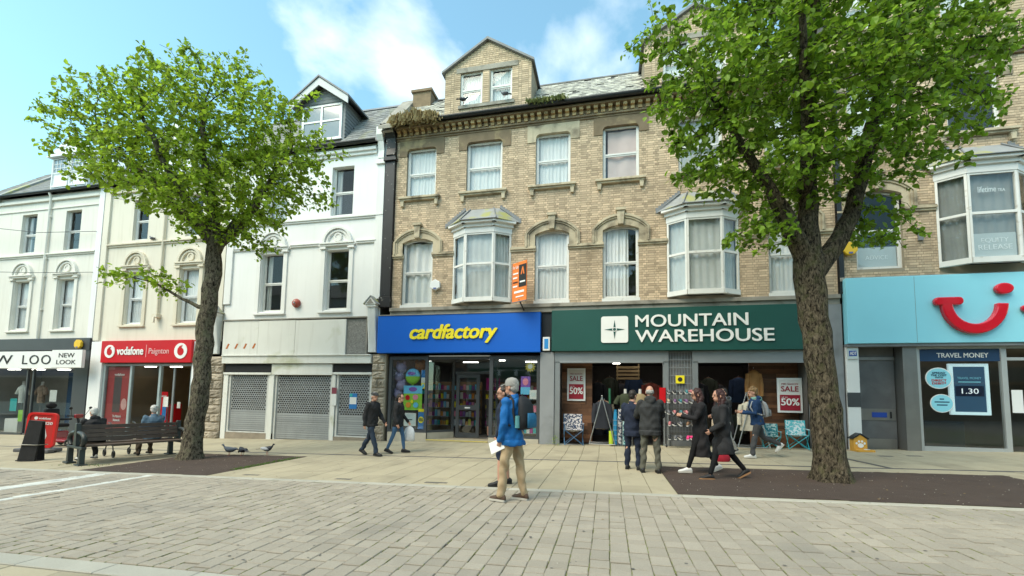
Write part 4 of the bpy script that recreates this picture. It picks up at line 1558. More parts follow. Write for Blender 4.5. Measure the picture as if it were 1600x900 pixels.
# rough stone piers either side
m_rough = M('rough_stone', (.34, .29, .225), .95, var=.25, vscale=3, tint=.25, bump=.8, bscale=25, blotch=((.10, .085, .06), 1.6, .5, .7, .6))
def stone_pier(root, x0, x1, z0, z1, y):
    items = []
    z = z0
    k = 0
    while z < z1 - .1:
        h = min(rnd.uniform(.26, .36), z1 - z)
        xs = [x0, x1] if k % 2 == 0 else [x0, x0 + (x1 - x0) * rnd.uniform(.4, .6), x1]
        for a, b in zip(xs, xs[1:]):
            def fn(mb, a=a, b=b, z=z, h=h, t=rnd.random()):
                n = 7
                vs = []
                for j in range(n):
                    for i in range(n):
                        u, v = i / (n - 1), j / (n - 1)
                        e = min(u, 1 - u, v, 1 - v)
                        d = (.02 if e < .01 else .05 + abs(rnd.gauss(0, .022)))
                        vs.append((a + .006 + (b - a - .012) * u, y - d, z + .006 + (h - .012) * v))
                vs += [(a + .006, y, z + .006), (b - .006, y, z + .006), (b - .006, y, z + h - .006), (a + .006, y, z + h - .006)]
                fs = [(j * n + i, j * n + i + 1, (j + 1) * n + i + 1, (j + 1) * n + i) for j in range(n - 1) for i in range(n - 1)]
                k0 = n * n
                fs += [(k0, k0 + 1, n - 1, 0), (k0 + 1, k0 + 2, n * n - 1, n - 1), (k0 + 2, k0 + 3, n * n - n, n * n - 1), (k0 + 3, k0, 0, n * n - n)]
                mb.add(vs, fs, t)
            items.append((0, fn))
        z += h
        k += 1
    p = MB().box(x0, x1, y - .015, y + .2, z0, z1).build('pier', m_mortar, root)
    pieces(p, 'stone', items, m_rough)
stone_pier(wh_, -15.25, -14.5, -.6, 2.9, FY - .06)
stone_pier(wh_, -8.15, -7.62, -.5, 2.95, FY - .06)
# console brackets with small gables
def console(root, x0, x1, z0, z1, y):
    mb = MB()
    prof = [(y, z0), (y - .12, z0), (y - .13, z0 + .3), (y - .2, z0 + .8), (y - .26, z1 - .3), (y - .28, z1), (y, z1)]
    mb.extr([(x0 + .04, a, b) for a, b in prof], (x1 - x0 - .08, 0, 0))
    n = 5
    for k in range(n):
        xx = x0 + .06 + (x1 - x0 - .12) * (k + .2) / n
        mb.extr([(xx, a - .012, b) for a, b in prof[1:6]] + [(xx, a, b) for a, b in prof[5:0:-1]], ((x1 - x0 - .12) / n * .6, 0, 0))
    mb.box(x0, x1, y - .33, y, z1, z1 + .08)
    xc = (x0 + x1) / 2
    mb.prism([(x0 - .04, z1 + .082), (x1 + .04, z1 + .082), (xc, z1 + .34)], y - .36, y)
    c = mb.build('console_bracket', m_rendtrim, root, fix=True)
    MB().prism([(x0 + .06, z1 + .11), (x1 - .06, z1 + .11), (xc, z1 + .27)], y - .372, y - .362).build('gable_recess', m_ledge, c)
    cp = MB()
    cp.extr([(x1 + .06, y - .38, z1 + .07), (xc, y - .38, z1 + .36), (xc, y - .38, z1 + .40), (x1 + .09, y - .38, z1 + .09)], (0, .38, 0))
    cp.extr([(x0 - .06, y - .38, z1 + .07), (xc, y - .38, z1 + .36), (xc, y - .38, z1 + .40), (x0 - .09, y - .38, z1 + .09)], (0, .38, 0))
    cp.build('gable_coping', m_lead, c, fix=True)
console(wh_, -8.36, -7.98, 3.02, 4.62, FY)
console(wh_, -15.1, -14.74, 3.0, 4.5, FY)

# ------------------------------------------------------------------ the two cream houses on the left
CX0, CX1 = -21.2, -14.74
cr = thing('cream_house', 'cream rendered house with roundel window hoods above the red shop', 'building', (-18, FY, 0))
C1 = [(-19.72, -18.8, 'net'), (-16.95, -16.03, 'net')]
C2 = [(-19.66, -18.84, 'none'), (-16.9, -16.08, 'side')]
holes = [(a, b, 4.28, 6.5) for a, b, _ in C1] + [(a, b, 7.86, 9.62) for a, b, _ in C2]
wall('wall', m_cream, cr, CX0, CX1, 3.5, 10.3, holes, reveal=.2)
body(cr, CX0, CX1, -.9, 10.3, m_room, 6.5)
inner(cr, CX0, CX1, 3.4, 10.3, [3.42, 7.2, 10.25])
for a, b, c_ in C1: sash(cr, a, b, 4.28, 6.5, cur=c_, setb=.13, fw=.07, frame=m_upvc)
for a, b, c_ in C2: sash(cr, a, b, 7.86, 9.62, cur=c_, setb=.13, fw=.06)
m_creamtrim = M('cream_trim', (.66, .60, .48), .8, var=.08, streak=.35, streakcol=(.36, .28, .17))
for a, b, _ in C1: hood(cr, a, b, 4.28, 6.5, m_creamtrim)
mb = MB()
mb.box(CX0 + .3, CX1 - .3, FY - .05, FY + .01, 7.6, 7.67)
mb.box(CX0 + .3, CX1 - .3, FY - .1, FY + .01, 7.672, 7.73)
mb.box(CX0 + .3, CX1 - .1, FY - .09, FY + .01, 9.95, 10.08)
mb.build('string_course', m_creamtrim, cr, bevel=.006)
parts('corner_pilaster', m_cream, cr, [(CX0 + .004, CX0 + .3, FY - .08, FY + .01, 3.6, 10.3), (CX1 - .3, CX1 - .004, FY - .08, FY + .01, 4.6, 10.3)], .006)
gutter(cr, CX0, CX1, 13.8, 10.36, .065)
rf = MB().add([(CX0, 13.84, 10.3), (CX1, 13.84, 10.3), (CX1, 16.4, 12.9), (CX0, 16.4, 12.9), (CX0, 19, 10.3), (CX1, 19, 10.3)], [(0, 1, 2, 3), (3, 2, 5, 4), (0, 3, 4), (1, 5, 2)]).build('roof', m_slated, cr)
slates(cr, rf, CX0, CX1, 13.84, 10.3, 16.4, 12.9, m_slateg, .27, .22)
def small_dormer(root, c, hw, yf, z0, ze, za, mat):
    d = MB()
    d.box(c - hw, c + hw, yf, yf + 1.6, z0, ze)
    d.prism([(c - hw - .12, ze + .002), (c + hw + .12, ze + .002), (c, za)], yf - .12, yf + 2)
    d.box(c - hw - .14, c + hw + .14, yf - .16, yf + 2, ze - .06, ze)
    d.build('dormer', mat, root)
    for s_ in (-1, 1):
        a, b = sorted((c + s_ * .05, c + s_ * (hw - .06)))
        sash(root, a, b, z0 + .12, ze - .12, y=yf - .13, cur='none', glazing_bars=4, fw=.05, frame=m_upvc, glz=M('dormer_glass'))
small_dormer(cr, -18.0, 1.05, 14.2, 10.65, 12.2, 12.95, m_upvc)
dp = MB()
dp.tube([(-17.9, FY - .07, 9.9), (-17.9, FY - .07, 4.6)], .045, 8)
dp.tube([(-17.9, FY - .07, 4.62), (-17.9, FY - .2, 4.5), (-17.9, FY - .2, 4.28)], .045, 8)
dp.box(-18.02, -17.78, FY - .2, FY, 4.5, 4.64)
dp.build('downpipe', m_creamtrim, cr)
# shop level of the cream house
room(cr, -20.5, -15.9, FY + .05, FY + 4, -.36, 2.64, M('shop_wall_warm', (.34, .26, .15), .8), fmat=M('shop_vinyl'))
parts('pier', m_render, cr, [(-21.16, -20.52, FY - .12, FY + .1, -.7, 3.55), (-15.95, -15.3, FY - .1, FY + .1, -.6, 3.5)], .01)
m_tealf = M('pale_teal_frame', (.36, .43, .44), .45, metal=.3, var=.08)
mb = MB()
for x in (-20.5, -19.1, -17.62, -16.05):
    mb.box(x, x + .1, FY - .04, FY + .06, -.4, 2.62)
mb.box(-20.5, -15.95, FY - .03, FY + .05, 2.54, 2.63)
mb.box(-20.4, -17.62, FY - .03, FY + .05, -.5, -.2)
mb.build('shopfront_frame', m_tealf, cr)
for (a, b) in ((-20.4, -19.1), (-19.0, -17.62)):
    MB().box(a, b, FY + .008, FY + .012, -.2, 2.54).build('shop_window', m_shopglass, cr)
dd = MB()
dd.box(-17.0, -16.92, FY + .05, FY + .1, -.35, 2.5)
dd.build('door', m_alu, cr)

for x in (-20.0, -18.6, -17.2):
    strip_light(cr, x, x + .6, FY + 1.2, FY + 1.26, 2.62)  # strips added to brighten the dim interior of the red shop

NX0, NX1 = -29.5, -21.24
nl = thing('pale_house', 'pale cream house with slate roof and white dormer at the left edge', 'building', (-25, FY, 0))
N1 = [(-26.2, -25.26, 'net'), (-23.56, -22.62, 'net'), (-28.9, -28.0, 'net')]
N2 = [(-26.16, -25.24, 'side'), (-23.5, -22.6, 'none'), (-28.9, -28.0, 'none')]
holes = [(a, b, 4.16, 6.36) for a, b, _ in N1] + [(a, b, 7.66, 9.46) for a, b, _ in N2]
wall('wall', m_creamw, nl, NX0, NX1, 3.6, 10.3, holes, reveal=.2)
body(nl, NX0, NX1, -1., 10.3, m_room, 6.5)
inner(nl, NX0, NX1, 3.5, 10.3, [3.52, 7.1, 10.25])
for a, b, c_ in N1: sash(nl, a, b, 4.16, 6.36, cur=c_, setb=.13, fw=.05)
for a, b, c_ in N2: sash(nl, a, b, 7.66, 9.46, cur=c_, setb=.13, fw=.05)
m_paletrim = M('pale_trim', (.74, .725, .66), .8, var=.06, streak=.25, streakcol=(.45, .41, .33))
for a, b, _ in N1: hood(nl, a, b, 4.16, 6.36, m_paletrim)
mb = MB()
for z in (7.42, 6.62):
    if z > 7:
        mb.box(NX0, NX1 - .3, FY - .05, FY + .01, z, z + .06)
        mb.box(NX0, NX1 - .3, FY - .1, FY + .01, z + .062, z + .12)
mb.box(NX0, NX1 - .3, FY - .09, FY + .01, 9.98, 10.1)
mb.box(NX0, NX1 - .3, FY - .04, FY + .01, 9.6, 9.66)
mb.build('string_course', m_paletrim, nl, bevel=.006)
mb = MB().box(NX1 - .3, NX1 - .004, FY - .08, FY + .01, 3.7, 10.3)
mb.build('corner_pilaster', m_render, nl, bevel=.006)
gutter(nl, NX0, NX1, 13.8, 10.36, .065)
rf = MB().add([(NX0, 13.84, 10.3), (NX1, 13.84, 10.3), (NX1, 16.6, 13.1), (NX0, 16.6, 13.1), (NX0, 19, 10.3), (NX1, 19, 10.3)], [(0, 1, 2, 3), (3, 2, 5, 4), (0, 3, 4), (1, 5, 2)]).build('roof', m_slated, nl)
slates(nl, rf, NX0, NX1, 13.84, 10.3, 16.6, 13.1, m_slateg, .27, .22, lambda x, y, z: abs(x + 23.9) < 1.1 and z < 12.3)
small_dormer(nl, -23.9, 1.1, 14.2, 10.62, 12.2, 13.05, m_upvc)
mb = MB()
mb.extr([(-27.9, 13.7, 10.3), (-27.9, 16.7, 13.35), (-27.9, 16.7, 13.0), (-27.9, 13.9, 10.2)], (.35, 0, 0))
mb.build('parapet', m_lead, nl, fix=True)
dp = MB()
dp.tube([(-24.35, 13.82, 10.3), (-24.35, 13.9, 10.1), (-24.4, FY - .07, 9.9), (-24.4, FY - .07, 3.7)], .05, 8)
for z in (9.2, 7.3, 6.5, 5):
    dp.box(-24.48, -24.32, FY - .09, FY, z, z + .08)
dp.build('downpipe', m_paletrim, nl)
room(nl, NX0, -21.6, FY + .05, FY + 3.2, -.5, 2.5, M('shop_wall_pale', (.33, .33, .31), .8), fmat=M('shop_vinyl'))
mb = MB()
mb.box(-22.05, -21.26, FY - .1, FY + .1, -.8, 3.3)
mb.box(NX0, -21.26, FY - .13, FY + .1, 3.2, 3.72)
mb.build('black_surround', m_charcoal, nl, bevel=.01)
mb = MB()
for x in (-29.4, -26.9, -24.85, -24.5, -22.13):
    mb.box(x, x + .08, FY - .03, FY + .05, -.55, 2.4)
mb.box(NX0, -22.05, FY - .03, FY + .05, -.8, -.38)
mb.build('shopfront_frame', m_charcoal, nl)
for (a, b) in ((-29.3, -26.9), (-26.8, -24.85), (-24.4, -22.13)):
    MB().box(a, b, FY + .008, FY + .012, -.38, 2.4).build('shop_window', m_shopglass, nl)
for i in range(4):
    strip_light(nl, -28.5 + i * 1.6, -27.8 + i * 1.6, FY + 1.3, FY + 1.4, 2.49)

# ------------------------------------------------------------------ the brick building at the right edge
TX0, TX1 = 6.5, 15.5
tb = thing('brick_building', 'taller buff brick building with wide bay window above the light blue shop sign', 'building', (9.5, FY, 0))
T1 = [(6.98, 8.14, 'none')]
T2 = [(6.9, 8.1, 'net'), (9.36, 10.62, 'none')]
T3 = [(9.36, 10.62, 'net'), (6.9, 8.1, 'net')]
TB = 10.02
holes = [(a, b, 5.3, 7.62) for a, b, _ in T1] + [(a, b, 9.08, 10.9) for a, b, _ in T2] + [(a, b, 12.5, 14.4) for a, b, _ in T3] + [(TB - 1.0, TB + 1.0, 5.3, 7.75)]
tw = wall('wall', m_mortar, tb, TX0, TX1, 5.05, 15.2, holes)
bh = [(a - .2, b + .2, 6.9, 7.55) for a, b, _ in T1] + [(a, b, 5.2, 7.5) for a, b, _ in T1] + [(a - .3, b + .3, 10.65, 11.2) for a, b, _ in T2] + [(a, b, 8.95, 10.9) for a, b, _ in T2] + \
     [(a, b, 12.4, 14.4) for a, b, _ in T3] + [(TB - 1.05, TB + 1.05, 5.0, 8.1), (TX0, TX1, 6.9, 7.06), (TX0, TX1, 11.2, 11.36)]
bricks(tw, TX0, TX1, 5.06, 15.1, bh)
body(tb, TX0, TX1, -.3, 15.2, m_room, 6.5)
inner(tb, TX0, TX1, 4.9, 15.2, [4.92, 8.4, 11.6, 15.1])
m_frost = M('frosted_film', (.46, .50, .50), .6, var=.03)
for a, b, c_ in T1:
    w = sash(tb, a, b, 5.3, 7.58, rise=.14, cur=c_)
    head1(tb, a, b, 7.46, .14)
    f = MB().box(a + .08, b - .08, FY + .175, FY + .18, 5.4, 5.98).build('window_film', m_frost, w)
    text('lettering', 'ADVICE', m_upvc, w, a + .3, b - .3, 5.62, 5.74, FY + .172, .004)
for a, b, c_ in T2:
    sash(tb, a, b, 9.08, 10.9, rise=.03, cur=c_)
    head2(tb, a - .3, b + .3, 10.62, 11.2, a, b, 10.9, m_stone)
    sill(tb, a - .3, b + .3, 9.06)
for a, b, c_ in T3:
    sash(tb, a, b, 12.5, 14.4, cur=c_)
    sill(tb, a - .25, b + .25, 12.48)
mb = MB()
mb.box(TX0, TX1, FY - .08, FY + .01, 11.2, 11.28)
mb.box(TX0, TX1, FY - .15, FY + .01, 11.282, 11.36)
mb.build('cornice_band', m_stoned, tb, bevel=.006)
for a, b in ((TX0, 6.95), (8.17, TB - 1.06), (TB + 1.06, TX1)):
    impost(tb, a, b, 6.9)
mb = MB()
mb.box(TX0, TX1, FY - .1, FY + .02, 4.95, 5.06)
mb.build('stone_ledge', m_ledge, tb, bevel=.01)
bay(tb, TB, 5.3, 7.72, hw=1.06, hf=.55, pj=.36, roof_h=.5, cur='sky_grey')  # grey sheet here imitates sky reflected in dusty panes
bw = [o for o in tb.children if o.name.startswith('bay_window')][0]
MB().box(TB - .46, TB + .46, FY - .325, FY - .32, 5.42, 6.05).build('window_film', m_frost, bw)
text('lettering', 'EQUITY', m_upvc, bw, TB - .3, TB + .3, 5.78, 5.92, FY - .328, .004)
text('lettering', 'RELEASE', m_upvc, bw, TB - .37, TB + .37, 5.6, 5.74, FY - .328, .004)
text('lettering', 'lifetime', m_upvc, bw, TB - .3, TB + .1, 7.18, 7.34, FY - .328, .004)
text('lettering', 'TEA', m_upvc, bw, TB + .14, TB + .3, 7.18, 7.26, FY - .328, .004)
mb = MB()
mb.box(6.5, 6.62, FY - .08, FY, 4.6, 11)
mb.build('downpipe', m_gutter, tb)
MB().box(8.48, 8.6, FY - .06, FY, 6.05, 6.4).build('vent', m_leadp, tb)
# shop level
m_steel = M('brushed_steel', (.30, .295, .285), .38, metal=.75, var=.15, vscale=2, streak=.3, streakcol=(.15, .14, .13))
m_steeld = M('grey_steel_door', (.13, .132, .135), .5, metal=.2, var=.2, vscale=2, blotch=((.23, .235, .24), 1.5, .5, .7, .5))
room(tb, 8.1, 14, FY + .05, FY + 4, .18, 3.05, M('shop_wall_beige', (.24, .21, .17), .8), fmat=M('shop_floor_dark', (.10, .095, .09), .5))
mb = MB()
mb.box(6.55, 6.86, FY - .12, FY + .1, -.2, 3.12)
pp = mb.build('pier', m_rendtrim, tb, bevel=.01)
MB().box(6.545, 6.865, FY - .126, FY - .1, 1.38, 1.78).build('black_plate', m_charcoal, pp)
mb = MB()
mb.box(6.87, 7.9, FY + .26, FY + .34, .1, 3.1)
dr_ = mb.build('door', m_steeld, tb)
MB().box(6.9, 7.88, FY + .245, FY + .262, 1.02, 1.34).build('kick_rail', m_steel, dr_)
MB().box(6.9, 7.88, FY + .25, FY + .262, .12, .5).build('kick_plate', m_steel, dr_)
MB().box(7.3, 7.66, FY + .236, FY + .247, 1.1, 1.24).build('letter_plate', M('blue_plate', (.02, .07, .38), .4, var=.05), dr_)
MB().box(7.74, 7.77, FY + .22, FY + .247, 1.08, 1.26).build('handle', m_gutter, dr_)
MB().box(6.88, 7.9, FY + .22, FY + .262, 2.72, 2.8).build('transom', m_steel, dr_)
text('door_number', '28', m_upvc, dr_, 6.93, 7.04, 2.12, 2.24, FY + .25, .008)
mb = MB()
mb.box(7.92, 8.26, FY - .1, FY + .3, .0, 3.12)
mb.build('column', m_steel, tb, bevel=.01)
mb = MB()
for (a, b) in ((8.27, 8.35), (10.18, 10.3), (11.2, 11.3)):
    mb.box(a, b, FY - .04, FY + .06, .15, 3.08)
mb.box(8.35, 11.2, FY - .03, FY + .05, 3.0, 3.08)
mb.box(8.35, 10.18, FY - .05, FY + .05, .1, .36)
mb.box(10.3, 11.2, FY - .03, FY + .05, 2.68, 2.76)
mb.build('shopfront_frame', M('light_alu', (.48, .50, .50), .4, metal=.4, var=.06), tb)
MB().box(8.35, 10.18, FY + .008, FY + .012, .36, 3.0).build('shop_window', m_shopglass, tb)
g = MB().box(10.3, 11.2, FY + .008, FY + .012, .2, 2.68).build('door', m_shopglass, tb)
MB().box(10.38, 10.62, FY - .002, FY + .004, 1.3, 1.9).build('door_notice', m_upvc, g)
for x in (8.6, 9.4):
    strip_light(tb, x, x + .6, FY + .9, FY + 1.0, 3.0)

# ------------------------------------------------------------------ the terrace behind the camera, seen only mirrored in the shop glass
m_opp = M('opposite_render', (.50, .47, .42), .8, var=.1, vscale=.6, streak=.25)
m_oppb = M('opposite_brick', (.30, .17, .11), .85, var=.2, vscale=.6)
def opposite(x0, x1, h, mat, fascia, words, label, cat='building'):
    t = thing('opposite_house', label, cat, ((x0 + x1) / 2, -9, G(x0)))
    y = -9.
    mb = MB().box(x0, x1, y - 6, y, -1.2, h)
    mb.build('wall', mat, t)
    w = MB()
    n = int((x1 - x0) / 2.4)
    for k in range(n):
        xc = x0 + (k + .5) * (x1 - x0) / n
        for z in (5.0, 8.2):
            MB().box(xc - .5, xc + .5, y + .003, y + .05, z, z + 1.9).build('window', M('dormer_glass'), t)
    MB().box(x0 + .2, x1 - .2, y + .003, y + .15, 3.2, 4.2).build('fascia', fascia, t)
    MB().box(x0 + .4, x1 - .4, y + .004, y + .06, .2, 3.0).build('shop_window', M('flat_black'), t)
    rf = MB().extr([(x0, y + .3, h), (x0, y - 3, h + 2.2), (x0, y - 6.2, h)], (x1 - x0, 0, 0))
    rf.build('roof', m_slateg, t)
    if words:
        text('lettering', words, m_upvc, t, x0 + 1.0, x1 - 1.0, 3.42, 3.98, y + .152, .03, .015, back=True)
    return t
opposite(-58, -44, 10.5, m_oppb, m_charcoal, '', 'long brick house opposite at the far left end, mirrored in the glass')
opposite(-80, -58.1, 11, m_opp, M('opp_blue', (.03, .06, .2), .4), '', 'last pale house opposite on the far left, mirrored in the glass')
opposite(-43.9, -31.1, 11.5, m_opp, m_charcoal, '', 'pale house opposite with black fascia far left, mirrored in the glass')
opposite(20.1, 42, 10.5, m_oppb, m_charcoal, '', 'brick house opposite at the far right, mirrored in the glass')
opposite(-31, -22, 11, m_opp, M('opp_blue', (.03, .06, .2), .4), 'RED', 'pale rendered house opposite with navy shop fascia, mirrored in the glass')
opposite(-21.9, -13, 10, m_oppb, m_charcoal, 'MERKUR SLOTS', 'brick house opposite with black shop fascia, mirrored in the glass')
opposite(-12.9, -3, 11.5, m_opp, M('opp_green', (.03, .12, .07), .4), 'LOTTO', 'pale house opposite with dark green shop fascia, mirrored in the glass')
opposite(-2.9, 8, 10.5, m_oppb, m_charcoal, '', 'brick house opposite with plain black fascia, mirrored in the glass')
opposite(8.1, 20, 11, m_opp, M('opp_blue'), '', 'pale house opposite with plain navy fascia, mirrored in the glass')
# ------------------------------------------------------------------ the two street trees
def bark(name, c1, c2, lich):
    m = bpy.data.materials.new(name)
    m.use_nodes = True
    nt = m.node_tree
    N, L = nt.nodes.new, nt.links.new
    b = nt.nodes['Principled BSDF']
    b.inputs['Roughness'].default_value = .95
    b.inputs['Specular IOR Level'].default_value = .15
    geo = N('ShaderNodeNewGeometry')
    mp = N('ShaderNodeMapping')
    mp.inputs['Scale'].default_value = (1, 1, .4)
    L(geo.outputs['Position'], mp.inputs[0])
    n1 = N('ShaderNodeTexNoise')
    n1.inputs['Scale'].default_value = 26
    n1.inputs['Detail'].default_value = 10
    n1.inputs['Roughness'].default_value = .68
    n1.inputs['Distortion'].default_value = .8
    L(mp.outputs[0], n1.inputs['Vector'])
    rp = N('ShaderNodeValToRGB')
    rp.color_ramp.elements[0].position = .40
    rp.color_ramp.elements[0].color = (*c1, 1)
    rp.color_ramp.elements[1].position = .62
    rp.color_ramp.elements[1].color = (*c2, 1)
    L(n1.outputs['Fac'], rp.inputs[0])
    n2 = N('ShaderNodeTexNoise')
    n2.inputs['Scale'].default_value = 6.
    n2.inputs['Detail'].default_value = 7
    L(geo.outputs['Position'], n2.inputs['Vector'])
    r2 = N('ShaderNodeMapRange')
    r2.inputs['From Min'].default_value = .5
    r2.inputs['From Max'].default_value = .72
    r2.inputs['To Max'].default_value = .7
    L(n2.outputs['Fac'], r2.inputs[0])
    mx = N('ShaderNodeMixRGB')
    L(r2.outputs[0], mx.inputs[0])
    L(rp.outputs[0], mx.inputs[1])
    mx.inputs[2].default_value = (*lich, 1)
    L(mx.outputs[0], b.inputs['Base Color'])
    bp = N('ShaderNodeBump')
    bp.inputs['Strength'].default_value = 1.
    bp.inputs['Distance'].default_value = .09
    L(n1.outputs['Fac'], bp.inputs['Height'])
    L(bp.outputs[0], b.inputs['Normal'])
    return m
m_bark = bark('elm_bark', (.010, .008, .006), (.21, .17, .115), (.13, .13, .06))
m_barkp = bark('lime_bark', (.02, .016, .012), (.27, .23, .165), (.22, .215, .13))
m_twig = M('twig_bark', (.05, .042, .03), .9, var=.3)
m_leaf = M('leaf_light', (.28, .40, .034), .55, var=.16, vscale=1.2, tint=.55, spec=.35, trans=.6)
m_leafd = M('leaf_deep', (.20, .325, .028), .5, var=.16, vscale=1.2, tint=.6, spec=.4, trans=.55)

def grow_tree(name, label, base, trunk, limbs, lobes, n_attr, seed, leafmat, barkmat, leaf_len, per_node, sparse=1., spray=()):
    rg = np.random.default_rng(seed)
    vd = Vector((base[0], base[1], 0)).normalized()
    # attraction points in the crown lobes (denser near the outside)
    vols = np.array([l[3] * l[4] * (l[3] + l[4]) / 2 for l in lobes])
    cnt = np.maximum(14, (vols ** .8 / (vols ** .8).sum() * n_attr)).astype(int)
    att = []
    side = np.array([vd.y, -vd.x, 0.])
    fwd = np.array([vd.x, vd.y, 0.])
    for l, k in zip(lobes, cnt):
        u = rg.normal(size=(k, 3))
        u /= np.linalg.norm(u, axis=1)[:, None]
        u *= (rg.random(k) ** (1 / 2.4))[:, None]
        dep = l[5] if len(l) > 5 else (l[3] * .95)
        off = l[6] if len(l) > 6 else 0.
        att.append(np.array(l[:3]) + fwd * off + u[:, :1] * side * l[3] + u[:, 1:2] * fwd * dep + u[:, 2:] * np.array([0, 0, l[4]]))
    for l in spray:
        a, b, k = np.array(l[0]), np.array(l[1]), l[2]
        u = rg.random(k)[:, None]
        att.append(a + (b - a) * u + rg.normal(0, .12, (k, 3)) * (1.15 - u * .8))
    att = np.concatenate(att)
    pos, par = [], []
    fixed_r = {}
    def chain(pts, start):
        """add a given polyline of (x,y,z,r) as fixed wood"""
        p = start
        for a, b in zip(pts, pts[1:]):
            va, vb = np.array(a[:3]), np.array(b[:3])
            k = max(1, int(np.linalg.norm(vb - va) / .22))
            for i in range(1, k + 1):
                t = i / k
                j = math.sin(i * 1.7 + a[2] * 3) * .02
                pos.append(va + (vb - va) * t + np.array([j, j * .6, 0]))
                par.append(p)
                p = len(pos) - 1
                fixed_r[p] = a[3] + (b[3] - a[3]) * t
        return p
    pos.append(np.array(trunk[0][:3]))
    par.append(-1)
    fixed_r[0] = trunk[0][3]
    tip = chain(trunk, 0)
    tops = {}
    for lb in limbs:
        d = [np.linalg.norm(q - np.array(lb[0][:3])) for q in pos]
        chain(lb, int(np.argmin(d)))
    n_fixed = len(pos)
    P = np.array(pos)
    near = np.full(len(att), -1)
    nd = np.full(len(att), 1e9)
    def upd(start):
        nonlocal near, nd
        Q = np.array(pos[start:])
        for s0 in range(0, len(Q), 400):
            q = Q[s0:s0 + 400]
            D = np.linalg.norm(att[:, None, :] - q[None], axis=2)
            j = D.argmin(1)
            dm = D[np.arange(len(att)), j]
            b = dm < nd
            near[b] = start + s0 + j[b]
            nd[b] = dm[b]
    upd(0)
    # low trunk may not sprout
    alive = np.ones(len(att), bool)
    step, kill = .2, .21
    for it in range(90):
        act = alive & (nd < 6.)
        if not act.any():
            break
        st = len(pos)
        idx = near[act]
        dirs = att[act] - np.array(pos)[idx]
        dirs /= np.linalg.norm(dirs, axis=1)[:, None] + 1e-9
        for k in np.unique(idx):
            v = dirs[idx == k].sum(0) + rg.normal(0, .18, 3)
            v[2] += .05
            v /= np.linalg.norm(v) + 1e-9
            pos.append(pos[k] + v * step)
            par.append(int(k))
        upd(st)
        alive &= nd > kill
        if len(pos) > 14000:
            break
    n = len(pos)
    ch = [[] for _ in range(n)]
    for i in range(1, n):
        ch[par[i]].append(i)
    rad = np.zeros(n)
    for i in range(n - 1, -1, -1):
        r_ = (sum(rad[c] ** 2.4 for c in ch[i])) ** (1 / 2.4) if ch[i] else .0042
        rad[i] = fixed_r[i] if i in fixed_r else min(max(r_, .0042), .12)
    # wood
    t = thing(name, label, 'tree', (trunk[0][0], trunk[0][1], trunk[0][2]))
    twig, big = MB(), MB()
    stack = [(0, None)]
    while stack:
        s0, prev = stack.pop()
        line = [prev] if prev is not None else []
        i = s0
        while True:
            line.append(i)
            if not ch[i]:
                break
            c = sorted(ch[i], key=lambda q: -rad[q])
            for q in c[1:]:
                stack.append((q, i))
            i = c[0]
        # split fixed wood from twigs
        def emit(seq, mb, nside):
            if len(seq) > 1:
                rs = [float(rad[q]) for q in seq]
                if seq[0] == prev and len(rs) > 1 and prev is not None:
                    rs[0] = min(rs[0], rs[1] * 1.5)
                mb.tube([pos[q] for q in seq], rs, nside, rnd.random(), cap=False)
        fx = [q for q in line if q < n_fixed]
        if len(fx) > 2 and line[1] < n_fixed:
            emit(fx, big, 18)
            rest = [fx[-1]] + [q for q in line if q >= n_fixed]
            if len(rest) > 1:
                rs = [float(rad[q]) for q in rest]
                twig.tube([pos[q] for q in rest], rs, 6, .5, cap=False)
        else:
            emit(line, twig, 5 if rad[line[-1 if len(line) < 2 else 1]] < .03 else 8)
    # bark relief and root flare on the fixed wood
    v2 = []
    b0 = Vector(trunk[0][:3])
    for q in big.v:
        p = Vector(q)
        nz = mnoise.noise((p.x * 9, p.y * 9, p.z * 1.6)) * .022 + mnoise.noise((p.x * 4, p.y * 4, p.z * 2.4)) * .03
        hgt = p.z - b0.z
        ax = Vector((b0.x, b0.y, p.z))
        d = p - ax
        if hgt < 1.4 and d.length > .01:
            ang = math.atan2(d.y, d.x)
            fl = max(0, 1 - hgt / .5) ** 2 * (.10 + .06 * math.sin(ang * 5 + 1)) if hgt < .5 else 0
            p = p + d.normalized() * (fl + nz)
        else:
            p = p + Vector((nz, mnoise.noise((p.z * 2, p.x * 5, p.y * 5)) * .02, 0))
        v2.append(tuple(p))
    big.v = v2
    big.build('trunk', barkmat, t)
    twig.build('branches', m_twig, t)
    # leaves
    Pn = np.array(pos)
    lm = MB()
    V, Fc, T = [], [], []
    ntot = 0
